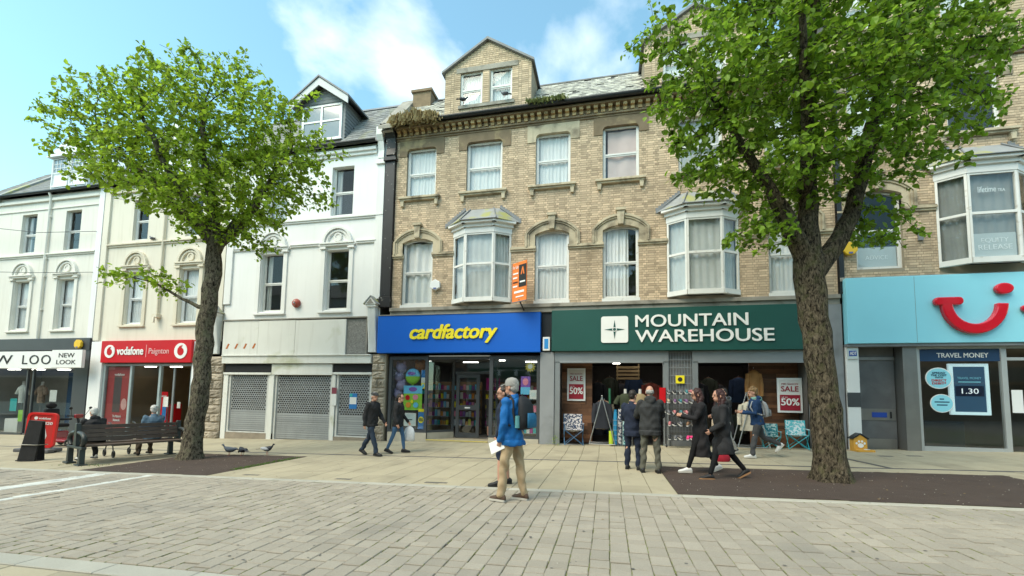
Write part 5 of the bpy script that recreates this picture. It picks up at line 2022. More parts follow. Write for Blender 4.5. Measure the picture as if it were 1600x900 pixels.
    for i in range(n_fixed, n):
        if rad[i] > .016:
            continue
        d = Pn[i] - Pn[par[i]]
        d /= np.linalg.norm(d) + 1e-9
        k = per_node if ch[i] else per_node + 3
        if rg.random() > sparse:
            continue
        for _ in range(int(rg.poisson(k))):
            c = Pn[i] - d * rg.random() * .2 + rg.normal(0, .055, 3)
            a = d * .6 + rg.normal(0, .75, 3)
            a[2] -= .35
            a /= np.linalg.norm(a) + 1e-9
            up = np.array([0, 0, 1.]) + rg.normal(0, .55, 3) - np.array([vd.x, vd.y, 0]) * .35
            s_ = np.cross(a, up)
            s_ /= np.linalg.norm(s_) + 1e-9
            nn = np.cross(s_, a)
            L_ = leaf_len * rg.uniform(.45, 1.3)
            w = L_ * rg.uniform(.32, .42)
            f = L_ * rg.uniform(.05, .16)
            cu = L_ * rg.uniform(-.05, .2)
            k0 = len(V)
            V += [c, c + a * L_ * .32 + s_ * w + nn * f, c + a * L_ * .68 + s_ * w * .78 + nn * (f * .8 - cu * .4), c + a * L_ - nn * cu,
                  c + a * L_ * .68 - s_ * w * .78 + nn * (f * .8 - cu * .4), c + a * L_ * .32 - s_ * w + nn * f, c + a * L_ * .5 - nn * cu * .2]
            tt = float(np.clip(rg.normal(.5, .22), 0, 1))
            for fc in ((0, 6, 2, 1), (6, 3, 2), (0, 5, 4, 6), (6, 4, 3)):
                Fc.append([k0 + q for q in fc])
                T.append(tt)
            ntot += 1
    lm.v, lm.f, lm.t = [tuple(map(float, q)) for q in V], Fc, T
    lm.m = [0] * len(Fc)
    lm.sm = [False] * len(Fc)
    lm.build('crown', leafmat, t)
    print('TREE', name, 'nodes', n, 'leaves', ntot)
    return t

LT = (-10.31, 9.14)
grow_tree('street_tree', 'smaller leafy tree leaning left, growing in the gravel bed by the bench', LT,
    [(-10.33, 9.14, -.30, .25), (-10.30, 9.14, .3, .22), (-10.2, 9.16, 1.4, .20), (-10.19, 9.17, 3.0, .19), (-10.09, 9.19, 4.6, .19), (-10.09, 9.19, 5.4, .175)],
    [[(-10.09, 9.19, 5.3, .15), (-10.15, 9.1, 6.4, .12), (-10.45, 9.0, 7.6, .08), (-10.6, 9.0, 9.0, .05)],
     [(-10.09, 9.19, 5.3, .12), (-11.0, 8.9, 6.3, .085), (-12.2, 8.6, 7.5, .07), (-13.3, 8.4, 8.3, .03)],
     [(-10.09, 9.19, 5.2, .12), (-9.4, 9.5, 6.2, .085), (-8.8, 9.6, 7.4, .06), (-8.4, 9.7, 8.0, .03)],
     [(-10.1, 9.19, 5.4, .13), (-10.0, 10.2, 6.8, .08), (-10.1, 10.6, 8.0, .04)],
     [(-10.1, 9.19, 5.5, .13), (-10.5, 8.2, 6.8, .08), (-10.8, 7.7, 8.0, .04)],
     [(-10.19, 9.17, 3.6, .06), (-10.8, 9.0, 3.9, .04), (-11.5, 8.85, 4.3, .025), (-12.3, 8.7, 4.5, .012)]],
    [(-10.7, 9.04, 8.6, 1.9, 1.75, 1.8), (-12.2, 8.69, 8.6, 1.35, 1.1), (-13.6, 8.37, 8.7, 1.0, .8), (-14.75, 8.11, 8.75, .55, .3), (-8.95, 9.45, 8.5, 1.25, 1.15),
     (-10.7, 9.03, 6.95, 2.3, 1.1, 2.0), (-8.2, 9.6, 7.3, 1.05, 1.1), (-12.4, 8.65, 7.6, 1.35, .9), (-9.2, 9.37, 6.6, 1.3, .95), (-13.9, 8.32, 7.8, .8, .3),
     (-11.75, 8.82, 4.35, 1.15, .42, .6), (-13.5, 8.4, 7.18, .6, .3), (-14.3, 8.19, 9.9, .3, .3), (-12.0, 8.75, 10.0, .8, .55), (-9.8, 9.25, 9.9, .9, .75), (-13.0, 8.54, 9.5, .8, .5), (-9.2, 9.4, 5.6, .8, .45),
     (-10.9, 8.9, 10.5, .5, .4), (-7.6, 9.75, 8.2, .4, .5), (-10.3, 9.1, 6.2, 1.5, .7, .5, -1.0), (-10.1, 9.1, 5.6, .9, .4, .4, -.8), (-11.3, 8.9, 6.5, 1.0, .6, .5, -.9)],
    5000, 5, m_leaf, m_barkp, .118, 8.0, .94,
    [((-13.3, 8.4, 8.9), (-15.1, 8.1, 8.9), 40), ((-12.8, 8.6, 9.4), (-14.6, 8.2, 10.4), 36), ((-12.2, 8.7, 9.8), (-13.6, 8.5, 10.3), 30), ((-11.0, 8.9, 10.1), (-11.4, 8.9, 11.1), 26), ((-9.8, 9.3, 10.2), (-9.6, 9.3, 10.9), 20),
     ((-8.4, 9.6, 9.0), (-7.5, 9.8, 9.7), 24), ((-7.8, 9.7, 7.8), (-6.7, 9.9, 7.9), 26), ((-7.9, 9.7, 7.0), (-7.0, 9.9, 6.6), 22), ((-9.2, 9.4, 6.2), (-8.7, 9.5, 5.2), 24), ((-13.2, 8.4, 7.7), (-14.5, 8.2, 7.9), 26), ((-12.6, 8.6, 7.2), (-13.9, 8.3, 6.9), 26), ((-10.3, 8.6, 6.2), (-10.6, 8.3, 5.2), 20)])
RT = (3.87, 8.9)
grow_tree('street_tree', 'big dark trunked tree with wide crown in the right gravel bed', RT,
    [(3.9, 8.9, .02, .275), (3.88, 8.9, .5, .25), (3.84, 8.89, 1.35, .228), (3.72, 8.87, 2.74, .228), (3.66, 8.86, 3.5, .25), (3.62, 8.85, 4.1, .25)],
    [[(3.62, 8.85, 4.0, .19), (3.3, 8.75, 4.8, .15), (2.94, 8.69, 5.5, .11), (2.45, 8.55, 6.3, .075), (1.9, 8.4, 7.3, .05)],
     [(3.7, 8.86, 3.9, .18), (4.1, 8.95, 4.35, .16), (4.45, 9.03, 4.95, .14), (4.73, 9.09, 6.05, .12), (5.0, 9.2, 7.0, .095), (5.4, 9.3, 8.3, .07), (5.9, 9.4, 9.6, .04)],
     [(3.64, 8.85, 4.1, .19), (3.66, 8.86, 5.2, .17), (3.7, 8.86, 6.4, .14), (3.75, 8.87, 7.6, .11), (3.9, 8.9, 9.0, .09), (4.0, 8.9, 10.4, .05)],
     [(3.66, 8.86, 5.2, .13), (3.3, 7.9, 6.4, .09), (3.0, 7.2, 7.6, .05)],
     [(3.66, 8.86, 5.2, .13), (4.1, 9.9, 6.4, .09), (4.3, 10.6, 7.6, .05)],
     [(5.0, 9.2, 7.0, .09), (6.0, 9.35, 7.9, .06), (6.9, 9.5, 8.5, .03)]],
    [(3.86, 8.9, 8.2, 2.2, 1.5, 2.1), (1.85, 8.44, 7.7, 1.05, 1.1), (.95, 8.23, 8.3, .55, .4), (1.95, 8.46, 6.4, .95, .85), (4.0, 8.94, 6.4, 1.95, .95, 1.7), (6.25, 9.43, 8.3, 1.25, 1.2),
     (5.9, 9.33, 6.85, 1.1, .75), (3.4, 8.8, 5.5, 1.3, .5, 1.2), (2.85, 8.5, 4.5, .65, .42, .6), (5.05, 9.17, 4.85, .62, .5, .6), (1.77, 8.44, 5.6, .45, .35),
     (4.08, 8.95, 10.5, 2.4, 1.4, 2.1), (7.3, 9.6, 8.3, .65, .55), (2.6, 8.62, 9.9, 1.3, 1.0), (5.9, 9.35, 10.0, 1.4, 1.1), (1.25, 8.31, 7.2, .6, .6), (6.9, 9.5, 7.3, .5, .4), (5.4, 9.2, 5.9, .6, .5), (3.9, 8.9, 6.9, 1.6, .9, .5, -1.3), (3.3, 8.8, 5.6, .9, .5, .4, -1.1), (4.7, 9.0, 5.9, .8, .5, .4, -1.0), (2.6, 8.6, 7.4, 1.0, .8, .5, -1.0), (5.3, 9.2, 7.6, 1.0, .8, .5, -1.0)],
    6600, 9, m_leafd, m_bark, .12, 8.2, .96,
    [((1.6, 8.4, 8.0), (.3, 8.1, 8.2), 34), ((1.6, 8.4, 7.0), (.8, 8.2, 6.7), 26), ((2.1, 8.5, 6.0), (1.3, 8.3, 5.3), 26), ((2.9, 8.5, 5.0), (2.0, 8.4, 4.3), 34), ((2.7, 8.5, 4.7), (2.6, 8.3, 3.9), 26), ((5.2, 9.1, 5.2), (5.7, 9.2, 4.5), 26),
     ((6.6, 9.4, 7.6), (7.5, 9.7, 6.9), 26), ((7.0, 9.5, 8.4), (8.2, 9.8, 8.6), 30), ((5.9, 9.3, 6.6), (6.6, 9.4, 5.9), 24), ((1.3, 8.3, 8.7), (.7, 8.2, 9.3), 24)])
# ------------------------------------------------------------------ signs
m_blue = M('sign_blue', (.0, .105, .52), .45, var=.05, vscale=.8, spec=.4)
m_yellow = M('sign_yellow', (.82, .68, .02), .5, var=.03)
m_green = M('sign_green', (.012, .075, .062), .45, var=.1, vscale=.8, spec=.4)
m_white = M('sign_white', (.78, .78, .76), .5, var=.04)
m_red = M('sign_red', (.52, .004, .010), .4, var=.05)
m_cyan = M('sign_cyan', (.27, .66, .79), .4, var=.04, vscale=.8)
m_navy = M('print_navy', (.012, .045, .11), .5)
m_darkred = M('print_darkred', (.30, .012, .03), .5)
m_ink = M('print_black', (.015, .015, .015), .6)
m_chrome = M('dull_steel', (.42, .42, .42), .35, metal=.8, var=.08)

def rrect(x0, x1, z0, z1, r, n=5):
    out = []
    for cx, cz, a0 in ((x1 - r, z1 - r, 0), (x0 + r, z1 - r, 90), (x0 + r, z0 + r, 180), (x1 - r, z0 + r, 270)):
        out += [(cx + r * math.cos(R(a0 + 90 * k / n)), cz + r * math.sin(R(a0 + 90 * k / n))) for k in range(n + 1)]
    return out[::-1]
def disc(cx, cz, rx, rz, n=24):
    return [(cx + rx * math.cos(-2 * math.pi * k / n), cz + rz * math.sin(-2 * math.pi * k / n)) for k in range(n)]

# blue fascia with yellow lettering
s = thing('shop_sign', 'blue fascia sign with yellow slanted lower case lettering', 'shop sign', (-5, FY, 2.9))
mb = MB().box(-7.9, -2.12, FY - .26, FY - .005, 2.97, 4.28)
mb.build('panel', m_blue, s, bevel=.01)
MB().box(-7.9, -2.12, FY - .28, FY - .0, 4.282, 4.31).build('top_trim', m_ledge, s)
text('lettering', 'cardfactory', m_yellow, s, -6.64, -3.56, 3.3, 3.92, FY - .262, .04, .045, .22, space=.98)
# green fascia
s = thing('shop_sign', 'dark green fascia sign with two lines of wide white capitals and a star emblem', 'shop sign', (2, FY, 2.95))
mb = MB().box(-1.76, 5.6, FY - .22, FY - .005, 2.995, 4.32)
mb.build('panel', m_green, s, bevel=.01)
text('lettering', 'MOUNTAIN', m_white, s, .84, 4.02, 3.72, 4.09, FY - .222, .03, .018)
text('lettering', 'WAREHOUSE', m_white, s, .84, 4.70, 3.25, 3.62, FY - .222, .03, .018)
e = MB().prism(rrect(-.2, .62, 3.24, 4.07, .07), FY - .252, FY - .222).build('emblem_tile', m_white, s)
cx, cz = .21, 3.655
st = []
for k in range(8):
    a = R(90 - 45 * k)
    r_ = .30 if k % 2 == 0 else .055
    st.append((cx + r_ * math.cos(a), cz + r_ * math.sin(a)))
MB().prism(st, FY - .262, FY - .2525).build('star', m_green, e)
q = disc(cx, cz, .07, .07, 12)
q2 = disc(cx, cz, .05, .05, 12)
MB().strip(q + q[:1], q2 + q2[:1], FY - .268, FY - .2625).build('star_ring', m_white, e)
# red fascia
s = thing('shop_sign', 'red fascia sign with white lettering and round speech mark emblems', 'shop sign', (-18.4, FY, 2.6))
MB().box(-20.5, -15.92, FY - .2, FY - .005, 2.66, 3.56).build('panel', m_red, s, bevel=.01)
text('lettering', 'vodafone', m_white, s, -19.62, -18.28, 2.98, 3.3, FY - .202, .02, .04, space=1.)
text('lettering', 'Paignton', M('pale_pink_print', (.75, .45, .45), .5), s, -18.0, -17.0, 2.94, 3.24, FY - .202, .012)
MB().box(-18.15, -18.13, FY - .206, FY - .2, 2.88, 3.38).build('divider', M('pale_pink_print'), s)
def speech(parent, cx, cz, r, y):
    b = MB().prism(disc(cx, cz, r, r), y - .02, y).build('emblem_disc', m_white, parent)
    pts = disc(cx + r * .02, cz - r * .1, r * .5, r * .5, 18)
    MB().prism(pts, y - .026, y - .0205).build('emblem_mark', m_red, b)
    MB().prism([(cx - r * .46, cz - r * .02), (cx - r * .02, cz + r * .2), (cx + r * .3, cz + r * .72), (cx - r * .15, cz + r * .6), (cx - r * .42, cz + r * .3)][::-1], y - .031, y - .0265).build('emblem_tail', m_red, b)
speech(s, -20.02, 3.12, .27, FY - .2)
speech(s, -16.42, 3.12, .31, FY - .2)
# white sign with thin capitals
s = thing('shop_sign', 'white fascia sign with thin black capitals on black surround', 'shop sign', (-25.5, FY, 2.4))
MB().box(-28.9, -22.1, FY - .16, FY - .005, 2.42, 3.16).build('panel', m_white, s, bevel=.008)
text('lettering', 'NEW', m_ink, s, -28.2, -25.55, 2.6, 3.0, FY - .162, .012, space=1.2)
text('lettering', 'LOOK', m_ink, s, -24.95, -22.7, 2.6, 3.0, FY - .162, .012, space=1.2)
s = thing('projecting_sign', 'white projecting sign with two short lines of black capitals', 'shop sign', (-22.5, FY, 2.5))
MB().box(-22.5, -20.85, FY - .62, FY - .5, 2.42, 3.15).build('panel', m_white, s, bevel=.01)
MB().box(-21.7, -21.6, FY - .5, FY - .1, 2.7, 2.8).build('bracket', m_gutter, s)
text('lettering', 'NEW', m_ink, s, -22.1, -21.25, 2.84, 3.02, FY - .622, .008)
text('lettering', 'LOOK', m_ink, s, -22.2, -21.15, 2.56, 2.74, FY - .622, .008)
# light blue sign with red smile
s = thing('shop_sign', 'light blue fascia sign with raised red smile emblem', 'shop sign', (10, FY, 3.1))
MB().box(6.56, 14, FY - .24, FY - .005, 3.14, 5.0).build('panel', m_cyan, s, bevel=.012)
MB().box(6.54, 14, FY - .2, FY - .0, 3.06, 3.135).build('lower_trim', m_leadp, s)
MB().box(8.2, 8.206, FY - .2425, FY - .239, 3.16, 4.98).build('panel_joint', m_leadp, s)
m_smile = M('smile_red', (.62, .004, .02), .18, var=.02, coat=.8)
def smile(parent, ox, sc=1.):
    n = 18
    A, B = [], []
    for k in range(n + 1):
        t = k / n
        a = R(181 + 176 * t)
        cx, cz = ox + .86, 4.2
        th = 1 + .12 * math.sin(t * math.pi)
        A.append((cx + .74 * math.cos(a), cz + .84 * math.sin(a)))
        B.append((cx + .49 * math.cos(a), cz + (.84 - .24 * th) * math.sin(a)))
    mb = MB().strip(A, B, FY - .36, FY - .241)
    return mb.build('smile', m_smile, parent, bevel=.03)
smile(s, 8.62)
MB().prism(rrect(8.58, 9.24, 4.14, 4.36, .1), FY - .362, FY - .241).build('smile_bar', m_smile, s, bevel=.03)
MB().prism(disc(10.15, 4.55, .2, .15), FY - .36, FY - .241).build('smile_dot', m_smile, s, bevel=.03)
MB().prism(rrect(10.5, 11.2, 3.92, 4.1, .08), FY - .36, FY - .241).build('smile_bar', m_smile, s, bevel=.03)
# small wall fittings
def simple(name, label, cat, group=None):
    return thing(name, label, cat, group=group)
def alarm(label, x, z, mat, shape, y=FY, loc=None):
    t = thing('alarm_box', label, 'alarm box', (x, y, z))
    n = {'hex': 6, 'round': 16, 'oct': 8}[shape]
    r_ = .2
    pts = [(x + r_ * math.cos(-2 * math.pi * (k + .5) / n), z + r_ * math.sin(-2 * math.pi * (k + .5) / n)) for k in range(n)]
    MB().prism(pts, y - .13, y - .02).build('cover', mat, t, bevel=.02)
    MB().box(x - .1, x + .1, y - .02, y - .0, z - .1, z + .1).build('back_plate', m_leadp, t)
    MB().box(x - .05, x + .05, y - .145, y - .128, z - .16, z - .11).build('strobe_lens', M('strobe', (.1, .12, .3), .3), t)
m_alarmy = M('alarm_yellow', (.75, .48, .03), .5, var=.1)
alarm('yellow bell alarm box on the black shop surround', -21.75, 3.44, m_alarmy, 'oct', FY - .13)
alarm('white hexagonal alarm box beside the bay window of the brick terrace', -5.86, 5.36, m_upvc, 'hex')
alarm('yellow alarm box half hidden by the big tree', 6.78, 5.9, m_alarmy, 'oct')
t = thing('alarm_bell', 'round rusty red alarm bell on the white wall', 'alarm bell', (-11.43, FY, 4.9))
mb = MB()
mb.loft([[(-11.43 + r_ * math.cos(2 * math.pi * k / 18), FY - d, 4.9 + r_ * math.sin(2 * math.pi * k / 18)) for k in range(18)] for r_, d in ((.16, .0), (.17, .05), (.15, .1), (.1, .14), (.03, .155))])
mb.build('dome', M('bell_red', (.34, .07, .05), .5, var=.3, vscale=12, blotch=((.5, .45, .4), 9, .55, .65, .8)), t, fix=True)
mb = MB().tube([(-11.43, FY - .15, 4.9), (-11.43, FY - .18, 4.9)], .03, 8)
mb.build('nut', m_chrome, t)
t = thing('wall_sign', 'small square security sign at the head of the white pillar', 'sign', (6.7, FY - .13, 2.9))
MB().box(6.58, 6.84, FY - .15, FY - .127, 2.72, 3.02).build('plate', M('sign_pale', (.55, .62, .62), .4), t)
MB().prism([(6.61, 2.8), (6.8, 2.8), (6.8, 2.95), (6.61, 2.95)], FY - .156, FY - .151).build('badge', M('badge_blue', (.02, .08, .35), .4), t)
text('lettering', 'ADT', m_white, t, 6.63, 6.79, 2.83, 2.92, FY - .1565, .003, .02)
t = thing('wall_sign', 'narrow blue and white sign box between the blue and green fascias', 'sign', (-1.95, FY - .05, 3.2))
MB().box(-2.05, -1.82, FY - .18, FY - .02, 3.02, 3.46).build('plate', m_white, t, bevel=.01)
MB().box(-2.0, -1.87, FY - .19, FY - .181, 3.08, 3.4).build('face', M('sign_sky', (.03, .25, .60), .4), t)
t = thing('agent_board', 'orange and black for sale board projecting beside the left bay window', 'sign', (-2.7, FY, 4.5))
A, B = (-3.02, 13.5), (-2.48, 13.12)
MBq = MB()
m_orange = M('board_orange', (.80, .20, .03), .5, var=.04)
fbox(MBq, A, B, 0, .66, 4.55, 5.82, -.02, 0.)
brd = MBq.build('board', m_orange, t)
q = MB(); fbox(q, A, B, .31, .65, 5.0, 5.72, .0, .006); q.build('black_panel', m_ink, brd)
q = MB(); fbox(q, A, B, .0, .66, 4.53, 4.55, -.03, .01); fbox(q, A, B, -.02, .0, 4.53, 5.84, -.03, .01); q.build('board_edge', m_leadp, brd)
def btext(body, s0, s1, z0, z1, mat):
    o = text('lettering', body, mat, brd, 0, s1 - s0, 0, z1 - z0, 0, .004)
    o0, d, nr, L_ = seg(A, B)
    mw = Matrix.Translation(o0 + d * s0 + nr * .008 + Vector((0, 0, z0))) @ Matrix((d, -nr, Vector((0, 0, 1)))).transposed().to_4x4()
    o.data.transform(mw)
btext('For Sale', .03, .29, 5.62, 5.72, m_white)
def bline(s0, s1, z0, z1, mat):
    q = MB()
    fbox(q, A, B, s0, s1, z0, z1, .0065, .010)
    q.build('printed_line', mat, brd)
for s0, s1, z0, z1, m in ((.04, .28, 5.44, 5.49, m_white), (.04, .24, 5.3, 5.35, m_white), (.04, .26, 5.16, 5.2, m_ink), (.04, .25, 5.02, 5.07, m_white), (.36, .6, 5.14, 5.19, m_white), (.1, .56, 4.82, 4.89, m_white), (.18, .54, 4.68, 4.72, m_white)):
    bline(s0, s1, z0, z1, m)
q = MB()
o0, d_, nr_, L__ = seg(A, B)
tri = [(.40, 5.4), (.45, 5.4), (.49, 5.56), (.52, 5.4), (.57, 5.4), (.51, 5.64), (.47, 5.64)]
q.extr([tuple(o0 + d_ * u + nr_ * .007 + Vector((0, 0, w))) for u, w in tri], nr_ * .004)
q.build('emblem', m_orange, brd)
MB().tube([(-2.75, 13.3, 4.6), (-2.7, FY, 4.35)], .025, 6).build('bracket', m_gutter, t)
t = thing('warning_sticker', 'small square yellow sticker on the folding gate pillar', 'sticker', (2.15, FY - .06, 2.1))
MB().box(2.02, 2.27, FY - .062, FY - .05, 2.0, 2.24).build('plate', m_yellow, t)
MB().prism(disc(2.145, 2.12, .07, .07, 10), FY - .066, FY - .0625).build('symbol', m_ink, t)

# ------------------------------------------------------------------ posters and window displays
def poster(label, x0, x1, z0, z1, y, frame, big='SALE'):
    t = thing('sale_poster', label, 'poster', ((x0 + x1) / 2, y, z0))
    MB().box(x0, x1, y, y + .03, z0, z1).build('frame', frame, t)
    b = .05
    MB().box(x0 + b, x1 - b, y - .006, y - .0005, z0 + b, z1 - b).build('sheet', M('poster_paper', (.68, .67, .64), .6), t)
    h = z1 - z0
    MB().box(x0 + b + .01, x1 - b - .01, y - .010, y - .0065, z0 + b + .01, z0 + h * .51).build('red_field', m_darkred, t)
    w = x1 - x0
    text('lettering', 'MID SEASON', m_darkred, t, x0 + w * .17, x1 - w * .17, z0 + h * .80, z0 + h * .85, y - .0105, .003)
    text('lettering', 'SALE', m_darkred, t, x0 + w * .15, x1 - w * .15, z0 + h * .61, z0 + h * .76, y - .0105, .003, .02)
    text('lettering', 'UP TO', m_white, t, x0 + w * .17, x0 + w * .4, z0 + h * .42, z0 + h * .455, y - .0105, .003)
    text('lettering', '50%', m_white, t, x0 + w * .14, x1 - w * .14, z0 + h * .21, z0 + h * .405, y - .0105, .003, .03)
    return t
poster('tall sale poster on the plank wall left of the open shop', -1.32, -.72, 1.42, 2.5, FY + .55, m_upvc)
poster('sale poster on the plank wall beside the thick tree trunk', 4.92, 5.58, 1.18, 2.2, FY + .3, m_upvc)
def flat(name, label, cat, x0, x1, z0, z1, y, mat, extra=(), d=.012, group=None):
    """thin printed card or board with printed fields as parts"""
    t = thing(name, label, cat, ((x0 + x1) / 2, y, z0), group=group)
    MB().box(x0, x1, y, y + d, z0, z1).build('card', mat, t)
    for k, (kind, a, b, c, e, m, *w) in enumerate(extra):
        X0, X1_, Z0, Z1_ = x0 + (x1 - x0) * a, x0 + (x1 - x0) * b, z0 + (z1 - z0) * c, z0 + (z1 - z0) * e
        yy = y - .003 * (k + 1)
        if kind == 'r':
            MB().box(X0, X1_, yy, yy + .002, Z0, Z1_).build('printed_field', m, t)
        elif kind == 'o':
            MB().prism(disc((X0 + X1_) / 2, (Z0 + Z1_) / 2, (X1_ - X0) / 2, (Z1_ - Z0) / 2), yy, yy + .002).build('printed_field', m, t)
        else:
            text('lettering', w[0], m, t, X0, X1_, Z0, Z1_, yy + .002, .003, .015)
    return t
def pm(n, c): return M(n, c, .55, var=.03)
p_lime, p_sky, p_pink, p_purple, p_mag = pm('print_lime', (.28, .55, .05)), pm('print_sky', (.15, .50, .75)), pm('print_pink', (.75, .25, .35)), pm('print_purple', (.22, .10, .42)), pm('print_magenta', (.32, .01, .20))
p_or, p_teal, p_paper, p_blue = pm('print_orange', (.8, .3, .04)), pm('print_teal', (.03, .36, .36)), pm('print_paper', (.66, .66, .63)), pm('print_blue', (.02, .16, .42))
flat('window_poster', 'lime green and sky blue picture poster in the blue shop window', 'poster', -7.0, -6.3, 1.0, 1.85, FY + .1, p_lime,
     [('r', 0, 1, .68, 1, p_sky), ('o', .28, .72, .76, .95, p_purple), ('o', .1, .35, .4, .62, m_red), ('o', .5, .8, .42, .64, p_pink), ('o', .14, .42, .1, .32, p_or), ('o', .55, .82, .1, .32, p_sky), ('o', .4, .55, .28, .42, m_yellow)])
t = thing('foil_balloon', 'round foil balloon, blue above and lime below, in the blue shop window', 'balloon', (-6.72, FY + .15, 2.0))
mb = MB().ell((-6.72, FY + .2, 2.18), (.28, .1, .28), 18, 12)
for i, f in enumerate(mb.f):
    z = sum(mb.v[k][2] for k in f) / len(f)
    mb.m[i] = 1 if z > 2.2 else 0
mb.build('envelope', [p_lime, p_sky], t)
MB().prism(disc(-6.72, 2.28, .15, .06), FY + .088, FY + .096).build('printed_field', p_purple, t)
MB().ell((-6.72, FY + .2, 1.885), (.05, .03, .03), 8, 6).build('neck', p_lime, t)
for i, (x, z, r_, m, lab) in enumerate(((-7.22, 2.5, .2, 'lav', 'topmost lilac plush ball'), (-7.28, 2.15, .17, 'lav', 'second lilac plush ball'), (-7.2, 1.85, .2, 'lav', 'largest lilac plush ball above the poster'), (-7.3, 1.55, .17, 'lav', 'lowest lilac plush ball'),
                                 (-6.5, 2.55, .2, 'brn', 'brown plush toy'))):
    mm = M('lilac_plush', (.33, .28, .42), .9, var=.25, vscale=9) if m == 'lav' else M('brown_plush', (.22, .09, .04), .9, var=.3, vscale=9)
    t = thing('plush_toy', lab + ' hanging in the blue shop window', 'plush toy', (x, FY + .3, z), group='plush toys in the shop window')
    MB().ell((x, FY + .3, z), (r_, r_ * .8, r_), 12, 9).build('body', mm, t)
    for s_ in (-1, 1):
        MB().ell((x + s_ * r_ * .6, FY + .28, z + r_ * .8), (r_ * .35, r_ * .25, r_ * .4), 8, 6).build('ear', mm, t)
flat('window_card', 'white picture frame card at the foot of the blue shop window', 'card', -6.95, -6.5, .45, .9, FY + .09, p_paper, [('r', .1, .9, .15, .9, M('sign_pale')), ('r', .3, .7, .45, .52, m_ink)])
flat('window_poster', 'blue poster with big yellow great value disc in the shop window', 'poster', -6.42, -6.2, .35, 1.05, FY + .09, p_blue, [('o', .05, .95, .3, .62, m_yellow), ('r', 0, 1, .85, 1, m_yellow), ('t', .15, .85, .48, .54, m_navy, 'GREAT'), ('t', .15, .85, .4, .46, m_navy, 'VALUE')])
flat('window_card', 'stack of blue and yellow gift cards on a shelf in the blue shop window', 'card', -6.36, -6.2, 1.75, 2.4, FY + .12, p_paper, [('r', 0, 1, .6, 1, p_blue), ('r', 0, 1, 0, .3, m_yellow), ('o', .2, .8, .05, .25, p_sky)])
MB_ = MB()
for z in (.34, 1.0, 1.55):
    MB_.box(-6.5, -6.15, FY + .2, FY + .5, z, z + .02)
tag(MB_.build('display_shelf', m_charcoal), 'dark shelves behind the posters in the blue shop window', 'shelf')
rowcols = [p_pink, p_or, p_teal, p_paper, m_yellow, p_purple, p_mag, p_sky]
def boxes_row(label, xs, z, y, h, group, cols=rowcols, w=.1):
    for i, x in enumerate(xs):
        t = MB()
        hh = h * rnd.uniform(.7, 1.1)
        t.box(x, x + w, y, y + .08, z, z + hh)
        o = t.build('gift_box', rnd.choice(cols), bevel=.004)
        tag(o, label, 'gift box', group)
boxes_row('small gift box on the shelves of the left blue shop window', [-6.48 + .11 * k for k in range(3)], 1.02, FY + .25, .2, 'gift boxes in the left window')
boxes_row('small gift box on the shelves of the left blue shop window', [-6.48 + .11 * k for k in range(3)], 1.57, FY + .25, .16, 'gift boxes in the left window')
# right window of the blue shop
flat('window_poster', 'tall violet and pink poster in the right pane of the blue shop', 'poster', -2.82, -2.5, 1.6, 2.2, FY + .15, p_purple, [('r', 0, 1, 0, .4, p_sky), ('o', .2, .8, .5, .9, p_pink)])
flat('window_card', 'white sheet stuck low in the right pane of the blue shop', 'card', -2.5, -2.25, 1.45, 1.75, FY + .05, p_paper, [('r', .2, .8, .3, .7, M('sign_pale'))])
t = thing('sun_decoration', 'yellow sun shaped decoration high in the right pane of the blue shop', 'decoration', (-2.5, FY + .1, 2.5))
st = []
for k in range(24):
    r_ = .2 if k % 2 == 0 else .12
    st.append((-2.5 + r_ * math.cos(-k * math.pi / 12), 2.52 + r_ * math.sin(-k * math.pi / 12)))
MB().prism(st, FY + .1, FY + .12).build('rays', M('sun_gold', (.55, .45, .08), .5), t)
MB().prism(disc(-2.5, 2.52, .08, .08), FY + .09, FY + .099).build('face', p_paper, t)
for k, z in enumerate((.3, .65, 1.0)):
    tag(MB().box(-2.75, -2.3, FY + .25, FY + .5, z, z + .02).build('display_shelf', m_alu), ['lowest', 'middle', 'top'][k] + ' metal shelf in the right window of the blue shop', 'shelf')
    boxes_row('gift box standing on the shelves of the right blue shop window', [-2.74 + .11 * q for q in range(4)], z + .021, FY + .28, .2, 'gift boxes in the right window')
# inside the blue shop: card racks and a magenta banner
flat('hanging_banner', 'magenta gift banner hanging inside the blue shop doorway', 'banner', -4.42, -3.9, 1.75, 2.2, FY + 1.6, p_mag, [('t', .35, .95, .3, .62, m_white, 'Gift')])
for k in range(4):
    x0 = -7.3 + k * 1.3
    t = thing('card_rack', ['card rack nearest the left wall inside the blue shop', 'card rack behind the glass door of the blue shop', 'card rack seen through the open blue shop door', 'card rack at the right wall inside the blue shop'][k], 'rack', (x0 + .5, FY + 2.6, 0))
    MB().box(x0, x0 + 1.1, FY + 2.7, FY + 2.74, .05, 2.1).build('back_panel', M('rack_wood', (.25, .16, .09), .6), t)
    for z in (.35, .7, 1.05, 1.4, 1.75):
        MB().box(x0, x0 + 1.1, FY + 2.45, FY + 2.7, z, z + .02).build('shelf', m_alu, t)
    for z in (.37, .72, 1.07, 1.42, 1.77):
        for i in range(9):
            tag(MB().box(x0 + .02 + i * .12, x0 + .12 + i * .12, FY + 2.5, FY + 2.53, z + .001, z + rnd.uniform(.15, .27)).build('greeting_card', rnd.choice(rowcols)), 'greeting card standing in the racks inside the blue shop', 'card', 'cards in the racks')
